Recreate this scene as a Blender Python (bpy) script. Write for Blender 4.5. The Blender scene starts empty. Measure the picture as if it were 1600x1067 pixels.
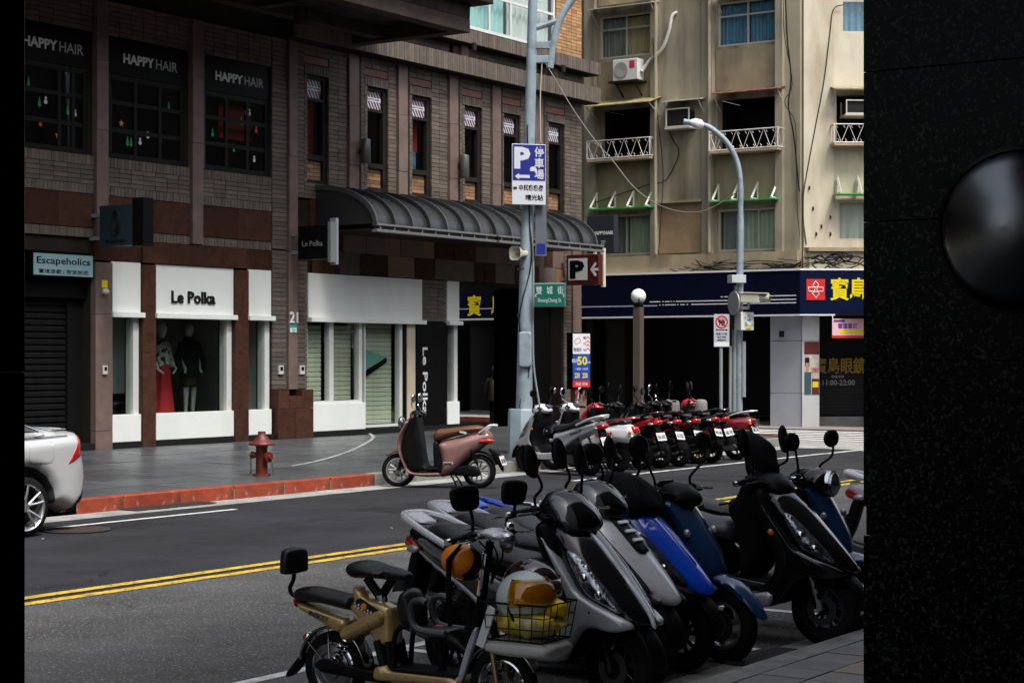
import bpy, bmesh, math, random
from mathutils import Vector, Matrix, geometry as mgeo
rnd = random.Random(7)
SC = bpy.context.scene
COL = SC.collection
R = math.radians
# ------------------------------------------------------------------ camera
CAM_H, FPX, TH = 1.9, 2850.0, R(33.7)
CT, ST = math.cos(TH), math.sin(TH)
HOR = 555.0
cd = bpy.data.cameras.new('camera'); cam = bpy.data.objects.new('camera', cd); COL.objects.link(cam)
cam.location = (0, 0, CAM_H); cam.rotation_euler = (R(90), 0, TH - R(90))
cd.sensor_width = 36; cd.lens = FPX / 1600 * 36; cd.shift_y = (HOR - 533.5) / 1600
cd.clip_start = 0.05; cd.clip_end = 1500
SC.camera = cam
# ------------------------------------------------------------------ sky, sun, exposure
SUN_EL, SUN_AZ = 60.0, 252.0          # degrees; azimuth of the direction towards the sun in the xy plane
w = bpy.data.worlds.new('World'); SC.world = w; w.use_nodes = True
nt = w.node_tree; bg = nt.nodes['Background']
sky = nt.nodes.new('ShaderNodeTexSky'); sky.sky_type = 'NISHITA'; sky.sun_disc = False
sky.sun_elevation = R(SUN_EL); sky.sun_rotation = R(90 - SUN_AZ)
sky.air_density = 1.0; sky.dust_density = 4.0; sky.ozone_density = 1.0
hs = nt.nodes.new('ShaderNodeHueSaturation'); hs.inputs['Saturation'].default_value = 0.42
nt.links.new(sky.outputs[0], hs.inputs['Color']); nt.links.new(hs.outputs[0], bg.inputs[0])
bg.inputs[1].default_value = 0.115
sl = bpy.data.lights.new('sun', 'SUN'); so = bpy.data.objects.new('sun', sl); COL.objects.link(so)
sl.energy = 1.5; sl.angle = R(14); sl.color = (1.0, 0.97, 0.92)
sdir = Vector((math.cos(R(SUN_AZ)) * math.cos(R(SUN_EL)), math.sin(R(SUN_AZ)) * math.cos(R(SUN_EL)), math.sin(R(SUN_EL))))
so.rotation_euler = (-sdir).to_track_quat('-Z', 'Y').to_euler(); so.location = (0, 0, 60)
SC.view_settings.view_transform = 'Standard'; SC.view_settings.look = 'None'
SC.view_settings.exposure = 1.2; SC.view_settings.gamma = 1.0
try:
    SC.cycles.use_denoising = True; SC.cycles.max_bounces = 6; SC.cycles.transparent_max_bounces = 12
    SC.cycles.sample_clamp_indirect = 4.0
    SC.cycles.caustics_reflective = False; SC.cycles.caustics_refractive = False
except Exception: pass
# ------------------------------------------------------------------ where a sight line of the photograph meets the ground or a wall
def ray(px):
    r = (px - 800) / FPX
    return CT + r * ST, ST - r * CT          # dx, dy per metre of depth
def ground(px, py, z=0.0):
    d = (CAM_H - z) * FPX / (py - HOR); a, b = ray(px)
    return Vector((a * d, b * d, z))
def on_y(px, Y):
    a, b = ray(px); d = Y / b; return a * d, d
def on_x(px, X):
    a, b = ray(px); d = X / a; return b * d, d
def zat(py, d): return CAM_H + (HOR - py) * d / FPX
# ------------------------------------------------------------------ materials
MATS = {}
def M(name, col, rough=0.6, metal=0.0, var=0.0, vscale=3.0, bump=0.0, bscale=60.0, coat=0.0, rand=0.0, spec=0.5, emit=0.0,
      stain=None, crack=0.0, sscale=1.0, sstretch=(1, 1, 1), samt=0.5, speck=None, kscale=200.0, kthr=0.6, alpha=None, trans=0.0):
    if name in MATS: return MATS[name]
    m = bpy.data.materials.new(name); m.use_nodes = True; MATS[name] = m
    n = m.node_tree.nodes; l = m.node_tree.links; p = n['Principled BSDF']
    if spec == 0.5 and max(col) < 0.06 and not coat: spec = 0.09
    p.inputs['Roughness'].default_value = rough; p.inputs['Metallic'].default_value = metal
    p.inputs['Specular IOR Level'].default_value = spec
    if coat: p.inputs['Coat Weight'].default_value = coat; p.inputs['Coat Roughness'].default_value = 0.06
    if trans: p.inputs['Transmission Weight'].default_value = trans
    c4 = (*col, 1.0); p.inputs['Base Color'].default_value = c4
    tc = n.new('ShaderNodeTexCoord'); src = None
    def rgb(c):
        q = n.new('ShaderNodeRGB'); q.outputs[0].default_value = (*c, 1); return q.outputs[0]
    def mix(f, a, b, mode='MIX'):
        q = n.new('ShaderNodeMix'); q.data_type = 'RGBA'; q.blend_type = mode
        if isinstance(f, float): q.inputs[0].default_value = f
        else: l.new(f, q.inputs[0])
        l.new(a, q.inputs[6]); l.new(b, q.inputs[7]); return q.outputs[2]
    def noise(scale, detail=4.0, stretch=None, rough_=0.55):
        q = n.new('ShaderNodeTexNoise'); q.inputs['Scale'].default_value = scale; q.inputs['Detail'].default_value = detail
        q.inputs['Roughness'].default_value = rough_
        if stretch:
            mp = n.new('ShaderNodeMapping'); mp.inputs['Scale'].default_value = stretch
            l.new(tc.outputs['Object'], mp.inputs[0]); l.new(mp.outputs[0], q.inputs['Vector'])
        else: l.new(tc.outputs['Object'], q.inputs['Vector'])
        return q.outputs['Fac']
    def ramp(f, a, b):
        q = n.new('ShaderNodeMapRange'); q.inputs[1].default_value = a; q.inputs[2].default_value = b; q.clamp = True
        l.new(f, q.inputs[0]); return q.outputs[0]
    src = rgb(col)
    if var:
        f = ramp(noise(vscale), 0.3, 0.7)
        src = mix(f, rgb([max(0, c * (1 - var)) for c in col]), rgb([min(1, c * (1 + var)) for c in col]))
    if stain:
        f = noise(sscale, 5.0, sstretch, 0.6); f = ramp(f, 0.48, 0.72)
        mm = n.new('ShaderNodeMath'); mm.operation = 'MULTIPLY'; mm.inputs[1].default_value = samt; l.new(f, mm.inputs[0])
        src = mix(mm.outputs[0], src, rgb(stain))
    if crack:
        nz = n.new('ShaderNodeTexNoise'); nz.inputs['Scale'].default_value = 2.2; nz.inputs['Detail'].default_value = 5; l.new(tc.outputs['Object'], nz.inputs['Vector'])
        ma = n.new('ShaderNodeVectorMath'); ma.operation = 'MULTIPLY_ADD'; ma.inputs[1].default_value = (0.9, 0.9, 0.9); l.new(nz.outputs['Color'], ma.inputs[0]); l.new(tc.outputs['Object'], ma.inputs[2])
        vo = n.new('ShaderNodeTexVoronoi'); vo.feature = 'DISTANCE_TO_EDGE'; vo.inputs['Scale'].default_value = crack; l.new(ma.outputs[0], vo.inputs['Vector'])
        e_ = ramp(vo.outputs['Distance'], 0.006, 0.0015); pt = ramp(noise(0.35, 3.0), 0.47, 0.56)
        mm2 = n.new('ShaderNodeMath'); mm2.operation = 'MULTIPLY'; l.new(e_, mm2.inputs[0]); l.new(pt, mm2.inputs[1])
        src = mix(mm2.outputs[0], src, rgb([q * 0.3 for q in col]))
    if speck:
        q = n.new('ShaderNodeTexVoronoi'); q.inputs['Scale'].default_value = kscale; l.new(tc.outputs['Object'], q.inputs['Vector'])
        f = ramp(noise(kscale * 0.6, 2.0), kthr, kthr + 0.08)
        src = mix(f, src, rgb(speck))
    if rand:
        oi = n.new('ShaderNodeObjectInfo'); ge = n.new('ShaderNodeNewGeometry')
        ad = n.new('ShaderNodeMath'); ad.operation = 'ADD'; l.new(oi.outputs['Random'], ad.inputs[0]); l.new(ge.outputs['Random Per Island'], ad.inputs[1])
        fr = n.new('ShaderNodeMath'); fr.operation = 'FRACT'; l.new(ad.outputs[0], fr.inputs[0])
        mr = n.new('ShaderNodeMapRange'); mr.inputs[3].default_value = 1 - rand; mr.inputs[4].default_value = 1 + rand; l.new(fr.outputs[0], mr.inputs[0])
        cb = n.new('ShaderNodeCombineColor'); [l.new(mr.outputs[0], cb.inputs[i]) for i in range(3)]
        src = mix(1.0, src, cb.outputs[0], 'MULTIPLY')
    l.new(src, p.inputs['Base Color'])
    if var or bump:
        f = ramp(noise(vscale * 2.3 + 1), 0.25, 0.75)
        mr = n.new('ShaderNodeMapRange'); mr.inputs[3].default_value = max(0.02, rough * 0.8); mr.inputs[4].default_value = min(1, rough * 1.2)
        l.new(f, mr.inputs[0]); l.new(mr.outputs[0], p.inputs['Roughness'])
    if bump:
        b = n.new('ShaderNodeBump'); b.inputs['Strength'].default_value = bump; b.inputs['Distance'].default_value = 0.01
        l.new(noise(bscale, 3.0), b.inputs['Height']); l.new(b.outputs[0], p.inputs['Normal'])
    if emit:
        l.new(src, p.inputs['Emission Color']); p.inputs['Emission Strength'].default_value = emit
    return m
def M_glass(name, tint=(0.75, 0.8, 0.8), refl=1.0):
    if name in MATS: return MATS[name]
    m = bpy.data.materials.new(name); m.use_nodes = True; MATS[name] = m
    n = m.node_tree.nodes; l = m.node_tree.links; n.remove(n['Principled BSDF']); out = n['Material Output']
    t = n.new('ShaderNodeBsdfTransparent'); t.inputs[0].default_value = (*tint, 1)
    g = n.new('ShaderNodeBsdfGlossy'); g.inputs['Roughness'].default_value = 0.02
    ge = n.new('ShaderNodeNewGeometry'); dt = n.new('ShaderNodeVectorMath'); dt.operation = 'DOT_PRODUCT'
    l.new(ge.outputs['Normal'], dt.inputs[0]); l.new(ge.outputs['Incoming'], dt.inputs[1])
    ab = n.new('ShaderNodeMath'); ab.operation = 'ABSOLUTE'; l.new(dt.outputs['Value'], ab.inputs[0])
    om = n.new('ShaderNodeMath'); om.operation = 'SUBTRACT'; om.inputs[0].default_value = 1.0; l.new(ab.outputs[0], om.inputs[1])
    pw = n.new('ShaderNodeMath'); pw.operation = 'POWER'; pw.inputs[1].default_value = 5.0; l.new(om.outputs[0], pw.inputs[0])
    mu = n.new('ShaderNodeMath'); mu.operation = 'MULTIPLY_ADD'; mu.inputs[1].default_value = 0.9; mu.inputs[2].default_value = 0.045 * refl; mu.use_clamp = True
    l.new(pw.outputs[0], mu.inputs[0])
    mx = n.new('ShaderNodeMixShader'); l.new(mu.outputs[0], mx.inputs[0]); l.new(t.outputs[0], mx.inputs[1]); l.new(g.outputs[0], mx.inputs[2])
    l.new(mx.outputs[0], out.inputs[0])
    return m
# ------------------------------------------------------------------ objects
WL = {}
def thing(name, label, cat, loc=(0, 0, 0), rot=(0, 0, 0), group=None, local=False, kind=None):
    o = bpy.data.objects.new(name, None); COL.objects.link(o); o.location = loc; o.rotation_euler = rot
    o.empty_display_size = 0.2
    if label: o['label'] = label
    if cat: o['category'] = cat
    if group: o['group'] = group
    if kind: o['kind'] = kind
    WL[o.name] = Vector((0, 0, 0)) if local else Vector(loc)
    return o
def tag(o, label=None, cat=None, group=None, kind=None):
    if label: o['label'] = label
    if cat: o['category'] = cat
    if group: o['group'] = group
    if kind: o['kind'] = kind
    return o
def link(name, me, parent=None, at=(0, 0, 0), rot=None):
    o = bpy.data.objects.new(name, me); COL.objects.link(o)
    at = Vector(at)
    if parent is not None:
        o.parent = parent; o.location = at - WL.get(parent.name, Vector((0, 0, 0)))
        WL[o.name] = at
    else:
        o.location = at; WL[o.name] = at
    if rot: o.rotation_euler = rot
    return o
def kids(o): return [c for c in bpy.data.objects if c.parent == o]
def copy_tree(o, parent=None, cm=None):
    if cm is None:
        cm = {}
        for c in bpy.data.objects:
            if c.parent: cm.setdefault(c.parent.name, []).append(c)
    c = o.copy(); COL.objects.link(c)
    if parent is not None: c.parent = parent
    for k in cm.get(o.name, []): copy_tree(k, c, cm)
    return c
# ------------------------------------------------------------------ mesh builder
class MB:
    def __init__(s): s.v = []; s.f = []
    def add(s, v, f):
        k = len(s.v); s.v += [tuple(p) for p in v]; s.f += [tuple(i + k for i in q) for q in f]; return s
    def box(s, x0, x1, y0, y1, z0, z1):
        return s.add([(x0, y0, z0), (x1, y0, z0), (x1, y1, z0), (x0, y1, z0), (x0, y0, z1), (x1, y0, z1), (x1, y1, z1), (x0, y1, z1)],
                     [(3, 2, 1, 0), (4, 5, 6, 7), (0, 1, 5, 4), (1, 2, 6, 5), (2, 3, 7, 6), (3, 0, 4, 7)])
    def obox(s, c, size, mat=None):
        a, b, d = (q / 2 for q in size); m = mat or Matrix.Identity(3); c = Vector(c)
        v = [c + m @ Vector(p) for p in [(-a, -b, -d), (a, -b, -d), (a, b, -d), (-a, b, -d), (-a, -b, d), (a, -b, d), (a, b, d), (-a, b, d)]]
        return s.add(v, [(3, 2, 1, 0), (4, 5, 6, 7), (0, 1, 5, 4), (1, 2, 6, 5), (2, 3, 7, 6), (3, 0, 4, 7)])
    def quad(s, a, b, c, d): return s.add([a, b, c, d], [(0, 1, 2, 3)])
    def tube(s, pts, rad, n=8, caps=True, squash=None):
        pts = [Vector(p) for p in pts]; N = len(pts)
        rr = rad if isinstance(rad, (list, tuple)) else [rad] * N
        rings = []; up = Vector((0, 0, 1)); prev = None
        for i, p in enumerate(pts):
            t = (pts[min(i + 1, N - 1)] - pts[max(i - 1, 0)]).normalized()
            if prev is None:
                a = t.cross(up)
                if a.length < 0.05: a = t.cross(Vector((1, 0, 0)))
            else: a = prev - t * prev.dot(t)
            a.normalize(); b = t.cross(a); prev = a
            rings.append([p + (a * math.cos(2 * math.pi * k / n) + b * math.sin(2 * math.pi * k / n)) * rr[i] for k in range(n)])
        return s.loft(rings, caps)
    def loft(s, rings, caps=True, closed=False):
        n = len(rings[0]); v = [p for r_ in rings for p in r_]; f = []
        m = len(rings)
        for i in range(m if closed else m - 1):
            j = (i + 1) % m
            for k in range(n):
                f.append((i * n + k, i * n + (k + 1) % n, j * n + (k + 1) % n, j * n + k))
        if caps and not closed:
            f.append(tuple(range(n - 1, -1, -1))); f.append(tuple((m - 1) * n + k for k in range(n)))
        return s.add(v, f)
    def cyl(s, p0, p1, r0, r1=None, n=16): return s.tube([p0, p1], [r0, r0 if r1 is None else r1], n)
    def lathe(s, prof, c=(0, 0, 0), axis='z', n=24, caps=True):
        c = Vector(c); rings = []
        for r_, h in prof:
            ring = []
            for k in range(n):
                a = 2 * math.pi * k / n; u, v_ = r_ * math.cos(a), r_ * math.sin(a)
                ring.append(c + (Vector((u, v_, h)) if axis == 'z' else Vector((v_, h, u)) if axis == 'y' else Vector((h, u, v_))))
            rings.append(ring)
        return s.loft(rings, caps)
    def ball(s, c, r, n=14, m=9, sc=(1, 1, 1)):
        rings = []
        c = Vector(c)
        for i in range(m + 1):
            t = math.pi * i / m; t = min(max(t, 0.02), math.pi - 0.02)
            rings.append([c + Vector((sc[0] * r * math.sin(t) * math.cos(2 * math.pi * k / n), sc[1] * r * math.sin(t) * math.sin(2 * math.pi * k / n), -sc[2] * r * math.cos(t))) for k in range(n)])
        return s.loft(rings)
    def prism(s, poly, fn, t0, t1):
        """poly of 2D points; fn(u, v, t) -> 3D"""
        n = len(poly)
        v = [fn(u, w_, t0) for u, w_ in poly] + [fn(u, w_, t1) for u, w_ in poly]
        f = [tuple(range(n)), tuple(range(2 * n - 1, n - 1, -1))] + [(i, n + i, n + (i + 1) % n, (i + 1) % n) for i in range(n)]
        return s.add(v, f)
    def mesh(s, name, mat, smooth=False, angle=35):
        me = bpy.data.meshes.new(name); me.from_pydata(s.v, [], s.f)
        bm = bmesh.new(); bm.from_mesh(me); bmesh.ops.recalc_face_normals(bm, faces=bm.faces); bm.to_mesh(me); bm.free()
        if mat: me.materials.append(mat)
        if smooth:
            me.polygons.foreach_set('use_smooth', [True] * len(me.polygons)); me.set_sharp_from_angle(angle=R(angle))
        return me
    def build(s, name, mat, parent=None, smooth=False, bevel=0.0, angle=35, at=(0, 0, 0), seg=2):
        me = s.mesh(name, mat, smooth or bevel > 0, angle)
        o = link(name, me, parent, at)
        if bevel:
            b = o.modifiers.new('bevel', 'BEVEL'); b.width = bevel; b.segments = seg; b.limit_method = 'ANGLE'; b.angle_limit = R(40); b.harden_normals = True
        return o
def part(name, mat, parent, *boxes, bevel=0.0, smooth=False):
    m = MB()
    for b in boxes: m.box(*b)
    return m.build(name, mat, parent, bevel=bevel, smooth=smooth)
# ------------------------------------------------------------------ text
TXT = {}
def text_mesh(s, bold=0.0, extrude=0.02, font=None):
    k = (s, bold, extrude)
    if k in TXT: return TXT[k]
    cu = bpy.data.curves.new('t', 'FONT'); cu.body = s; cu.size = 1.0; cu.extrude = extrude; cu.offset = bold; cu.resolution_u = 2
    o = bpy.data.objects.new('t', cu); COL.objects.link(o); dg = bpy.context.evaluated_depsgraph_get()
    ev = o.evaluated_get(dg); me = bpy.data.meshes.new_from_object(ev)
    vs = [tuple(v.co) for v in me.vertices]; fs = [tuple(p.vertices) for p in me.polygons]
    bpy.data.objects.remove(o); bpy.data.meshes.remove(me)
    if vs:
        x0 = min(v[0] for v in vs); x1 = max(v[0] for v in vs); y0 = min(v[1] for v in vs); y1 = max(v[1] for v in vs)
    else: x0 = x1 = y0 = y1 = 0
    TXT[k] = (vs, fs, x0, x1, y0, y1)
    return TXT[k]
def text_mb(mb, s, org, xd, yd, width=None, height=None, bold=0.0, thick=0.004):
    """fit the string's ink box into width x height, centre at org, lying along xd, yd"""
    vs, fs, x0, x1, y0, y1 = text_mesh(s, bold)
    if not vs: return mb
    xd = Vector(xd); yd = Vector(yd); nd = xd.cross(yd); org = Vector(org)
    sx = width / (x1 - x0) if width else height / (y1 - y0)
    sy = height / (y1 - y0) if height else sx
    mb.add([org + xd * ((v[0] - (x0 + x1) / 2) * sx) + yd * ((v[1] - (y0 + y1) / 2) * sy) + nd * (v[2] / 0.02 * thick) for v in vs], fs)
    return mb
def text(s, org, xd, yd, mat, parent, width=None, height=None, bold=0.0, thick=0.003, name='lettering'):
    return text_mb(MB(), s, org, xd, yd, width, height, bold, thick).build(name, mat, parent)
EX, EY, EZ = Vector((1, 0, 0)), Vector((0, 1, 0)), Vector((0, 0, 1))
# ------------------------------------------------------------------ pillow bodies: a side outline swelling to a half width
def spline(pts, per=4, closed=True):
    n = len(pts); out = []
    for i in range(n if closed else n - 1):
        p0, p1, p2, p3 = (Vector(pts[(i + k - 1) % n] if closed else pts[min(max(i + k - 1, 0), n - 1)]) for k in range(4))
        for j in range(per):
            t = j / per
            out.append(tuple(0.5 * ((2 * p1) + (p2 - p0) * t + (2 * p0 - 5 * p1 + 4 * p2 - p3) * t * t + (3 * p1 - p0 - 3 * p2 + p3) * t ** 3)))
    if not closed: out.append(tuple(pts[-1]))
    return out
def resample(pts, s):
    out = []; n = len(pts)
    for i in range(n):
        a = Vector(pts[i]); b = Vector(pts[(i + 1) % n]); k = max(1, int(round((b - a).length / s)))
        for j in range(k): out.append(tuple(a.lerp(b, j / k)))
    return out
class Pillow:
    def __init__(s, outline, W, r=0.06, e0=0.0, smooth=True, step=0.03, grid=0.05, per=4, power=2.0):
        s.out = spline(outline, per) if smooth else list(outline)
        s.out = resample(s.out, step)
        if sum(s.out[i][0] * s.out[(i + 1) % len(s.out)][1] - s.out[(i + 1) % len(s.out)][0] * s.out[i][1] for i in range(len(s.out))) < 0: s.out.reverse()
        s.W = W if callable(W) else (lambda x, z, W=W: W); s.r = r; s.e0 = e0; s.grid = grid; s.pw = power
    def dist(s, x, z):
        best = 9e9; o = s.out; n = len(o)
        for i in range(n):
            ax, az = o[i]; bx, bz = o[(i + 1) % n]; dx, dz = bx - ax, bz - az; L = dx * dx + dz * dz
            t = 0 if L == 0 else max(0, min(1, ((x - ax) * dx + (z - az) * dz) / L))
            d = (x - ax - t * dx) ** 2 + (z - az - t * dz) ** 2
            if d < best: best = d
        return math.sqrt(best)
    def inside(s, x, z):
        c = False; o = s.out; j = len(o) - 1
        for i in range(len(o)):
            if (o[i][1] > z) != (o[j][1] > z) and x < (o[j][0] - o[i][0]) * (z - o[i][1]) / (o[j][1] - o[i][1]) + o[i][0]: c = not c
            j = i
        return c
    def y(s, x, z):
        t = min(1.0, s.dist(x, z) / s.r) if s.inside(x, z) else 0.0
        e = s.e0 + (1 - s.e0) * (1 - (1 - t) ** s.pw) ** (1 / s.pw)
        return s.W(x, z) * e
    def points(s):
        o = s.out; n = len(o); P = list(o); 
        for t in (0.12, 0.38, 0.72, 1.0):
            k = t * s.r
            for i in range(n):
                a = Vector(o[i - 1]); b = Vector(o[(i + 1) % n]); d = (b - a)
                if d.length == 0: continue
                d.normalize(); q = (o[i][0] - d.y * k, o[i][1] + d.x * k)
                if s.inside(*q) and s.dist(*q) > 0.93 * k: P.append(q)
        xs = [p[0] for p in o]; zs = [p[1] for p in o]; g = s.grid
        i0 = int(min(xs) / g) - 1; i1 = int(max(xs) / g) + 2; j0 = int(min(zs) / g) - 1; j1 = int(max(zs) / g) + 2
        for i in range(i0, i1):
            for j in range(j0, j1):
                q = (i * g + (0.5 * g if j % 2 else 0), j * g)
                if s.inside(*q) and s.dist(*q) > s.r + 0.35 * g: P.append(q)
        return P, n
    def tri(s):
        P, n = s.points()
        r_ = mgeo.delaunay_2d_cdt([Vector(p) for p in P], [(i, (i + 1) % n) for i in range(n)], [], 1, 1e-5)
        return [tuple(v) for v in r_[0]], r_[2]
    def add(s, mb, off=0.0, yc=None, axis='y'):
        V, T = s.tri(); n = len(V); L = []; Rr = []; edge = {}
        o = s.out
        for x, z in V:
            d = s.dist(x, z); t = min(1.0, d / s.r)
            e = s.e0 + (1 - s.e0) * (1 - (1 - t) ** s.pw) ** (1 / s.pw)
            yy = s.W(x, z) * e + off; c = yc(x, z) if yc else 0
            L.append((x, c + yy, z)); Rr.append((x, c - yy, z))
        f = [tuple(t) for t in T] + [tuple(n + i for i in reversed(t)) for t in T]
        cnt = {}
        for t in T:
            for a, b in zip(t, t[1:] + t[:1]): cnt[(a, b)] = 1
        for (a, b) in list(cnt):
            if (b, a) not in cnt: f.append((b, a, n + a, n + b))
        mb.add(L + Rr, f); return mb
    def patch(s, mb, outline, off=0.004, sides=(1, -1), smooth=True, step=0.03, th=0.012):
        """a piece lying on this body's flanks"""
        q = Pillow(outline, 1, 0.012, smooth=smooth, step=step, grid=0.035)
        V, T = q.tri(); n = len(V)
        cnt = {}
        for t in T:
            for a, b in zip(t, t[1:] + t[:1]): cnt[(a, b)] = 1
        for sd in sides:
            A = []; B = []
            for x, z in V:
                yy = s.y(x, z); e = min(1, q.dist(x, z) / 0.012)
                A.append((x, sd * (yy + off * (0.4 + 0.6 * e)), z)); B.append((x, sd * max(0.0, yy - th), z))
            f = [tuple(t) for t in T] + [tuple(n + i for i in reversed(t)) for t in T]
            for (a, b) in cnt:
                if (b, a) not in cnt: f.append((b, a, n + a, n + b))
            mb.add(A + B, f)
        return mb
def patches(p, name, mat, root, outline, off=0.008, th=0.012, **k):
    out = []
    for sd in (1, -1):
        mb = MB(); p.patch(mb, outline, off=off, sides=(sd,), th=th, **k); out.append(mb.build(name, mat, root, smooth=True, angle=60))
    return out
def pil(name, mat, parent, outline, W, r=0.06, e0=0.0, smooth=True, step=0.03, grid=0.05, yc=None, per=4, power=2.0):
    p = Pillow(outline, W, r, e0, smooth, step, grid, per, power); mb = MB(); p.add(mb, yc=yc)
    o = mb.build(name, mat, parent, smooth=True, angle=50); return p, o
# ================================================================== facades
class Facade:
    def __init__(s, O, u, n):
        s.O = Vector(O); s.du = Vector(u).normalized(); s.n = Vector(n).normalized()
    def u(s, px, out=0.0):
        r = (px - 800) / FPX; O = s.O + s.n * out
        rt = lambda v: v.x * ST - v.y * CT
        fw = lambda v: v.x * CT + v.y * ST
        return (r * fw(O) - rt(O)) / (rt(s.du) - r * fw(s.du))
    def d(s, px, out=0.0):
        p = s.O + s.n * out + s.du * s.u(px, out); return p.x * CT + p.y * ST
    def z(s, px, py, out=0.0): return zat(py, s.d(px, out))
    def rect(s, px0, py0, px1, py1, out=0.0):
        m = (px0 + px1) / 2
        return s.u(px0, out), s.u(px1, out), s.z(m, py1, out), s.z(m, py0, out)
    def P(s, u, z, o=0.0):
        p = s.O + s.du * u + s.n * o; return Vector((p.x, p.y, z))
    def box(s, mb, u0, u1, z0, z1, o0, o1):
        c = [s.P(u, z, o) for z in (z0, z1) for (u, o) in ((u0, o0), (u1, o0), (u1, o1), (u0, o1))]
        return mb.add(c, [(3, 2, 1, 0), (4, 5, 6, 7), (0, 1, 5, 4), (1, 2, 6, 5), (2, 3, 7, 6), (3, 0, 4, 7)])
    def part(s, name, mat, parent, u0, u1, z0, z1, o0, o1, bevel=0.0):
        return s.box(MB(), u0, u1, z0, z1, o0, o1).build(name, mat, parent, bevel=bevel)
    def wall(s, mb, u0, u1, z0, z1, holes, o0, o1):
        us = sorted({u0, u1, *[h for q in holes for h in q[:2] if u0 < h < u1]})
        zs = sorted({z0, z1, *[h for q in holes for h in q[2:4] if z0 < h < z1]})
        for a, b in zip(us, us[1:]):
            run = None
            for c, d in zip(zs, zs[1:]):
                um, zm = (a + b) / 2, (c + d) / 2
                if any(h[0] < um < h[1] and h[2] < zm < h[3] for h in holes):
                    if run: s.box(mb, a, b, run[0], run[1], o0, o1); run = None
                else: run = (run[0], d) if run else (c, d)
            if run: s.box(mb, a, b, run[0], run[1], o0, o1)
        return mb
    def text(s, t, u, z, o, mat, parent, width=None, height=None, bold=0.0, thick=0.003, name='lettering'):
        return text(t, s.P(u, z, o), s.du, EZ, mat, parent, width, height, bold, thick, name)
def curtain(F, parent, u0, u1, z0, z1, o, mat, folds=9, amp=0.03, seed=0):
    rr = random.Random(seed); n = folds * 6; mb = MB(); ph = rr.random() * 6
    f = lambda i: amp * (math.sin(i * 2 * math.pi / 6 + ph) + 0.5 * math.sin(i * 0.61 + ph * 2))
    rows = [[F.P(u0 + (u1 - u0) * i / n, z, o + f(i)) for i in range(n + 1)] for z in (z0, z1)]
    v = rows[0] + rows[1]; mb.add(v, [(i, i + 1, n + 2 + i, n + 1 + i) for i in range(n)])
    return mb.build('curtain', mat, parent, smooth=True, angle=80)
def window(F, parent, u0, u1, z0, z1, fm, gm, cols=(), rows=(), fw=0.05, o=-0.08, depth=0.06, cur=None, cur_h=None, room=True, seed=0, folds=7, splits=None):
    """frame + panes; cols / rows are fractions where mullions stand"""
    mb = MB()
    F.box(mb, u0, u0 + fw, z0, z1, o - depth, o); F.box(mb, u1 - fw, u1, z0, z1, o - depth, o)
    F.box(mb, u0 + fw, u1 - fw, z0, z0 + fw, o - depth, o); F.box(mb, u0 + fw, u1 - fw, z1 - fw, z1, o - depth, o)
    us = [u0 + fw] + [u0 + (u1 - u0) * c for c in cols] + [u1 - fw]; zs = [z0 + fw] + [z0 + (z1 - z0) * c for c in rows] + [z1 - fw]
    h = fw * 0.4
    for c in us[1:-1]: F.box(mb, c - h, c + h, z0 + fw, z1 - fw, o - depth + 0.004, o - 0.004)
    for c in zs[1:-1]: F.box(mb, u0 + fw, u1 - fw, c - h, c + h, o - depth + 0.008, o - 0.008)
    w_ = mb.build('window', fm, parent)
    for i in range(len(us) - 1):
        for j in range(len(zs) - 1):
            F.part('pane', gm, w_, us[i] + (h if i else 0), us[i + 1] - (h if i < len(us) - 2 else 0),
                   zs[j] + (h if j else 0), zs[j + 1] - (h if j < len(zs) - 2 else 0), o - depth * 0.6, o - depth * 0.45)
    if cur:
        for k, (a, b, mt) in enumerate(cur):
            curtain(F, w_, u0 + fw + (u1 - u0 - 2 * fw) * a, u0 + fw + (u1 - u0 - 2 * fw) * b, z0 + fw, z0 + (z1 - z0) * (cur_h or 1) - fw, o - depth - 0.12, mt, folds, seed=seed + k)
    if room:
        mb = MB(); D = 1.2; dark = M('room_dark', (0.012, 0.012, 0.013), 0.8)
        F.box(mb, u0 - 0.02, u1 + 0.02, z0 - 0.02, z1 + 0.02, o - depth - D - 0.04, o - depth - D)
        F.box(mb, u0 - 0.04, u0 - 0.004, z0 - 0.02, z1 + 0.02, o - depth - D, o - depth)
        F.box(mb, u1 + 0.004, u1 + 0.04, z0 - 0.02, z1 + 0.02, o - depth - D, o - depth)
        F.box(mb, u0 - 0.04, u1 + 0.04, z0 - 0.06, z0 - 0.021, o - depth - D, o - depth); F.box(mb, u0 - 0.04, u1 + 0.04, z1 + 0.021, z1 + 0.06, o - depth - D, o - depth)
        mb.build('room_lining', dark, w_)
    return w_
# ================================================================== ground, roads, kerbs
m_asph = M('asphalt_new', (0.03, 0.031, 0.035), 0.8, crack=0.42, var=0.22, vscale=0.9, bump=0.35, bscale=130, speck=(0.13, 0.13, 0.13), kscale=260, kthr=0.66, stain=(0.02, 0.02, 0.022), sscale=0.5, sstretch=(0.35, 2.2, 1), samt=0.65)
m_asph2 = M('asphalt_old', (0.066, 0.065, 0.066), 0.85, crack=0.55, var=0.25, vscale=1.3, bump=0.8, bscale=90, speck=(0.26, 0.255, 0.25), kscale=75, kthr=0.6, stain=(0.036, 0.035, 0.035), sscale=0.8, samt=0.7)
m_conc = M('concrete', (0.29, 0.29, 0.28), 0.8, var=0.25, vscale=2.5, bump=0.3, bscale=80, stain=(0.09, 0.085, 0.08), sscale=1.6, samt=0.6)
m_white = M('paint_white_road', (0.66, 0.66, 0.64), 0.7, var=0.12, vscale=8, stain=(0.1, 0.1, 0.1), sscale=5, samt=0.75, bump=0.3, bscale=120)
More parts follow.
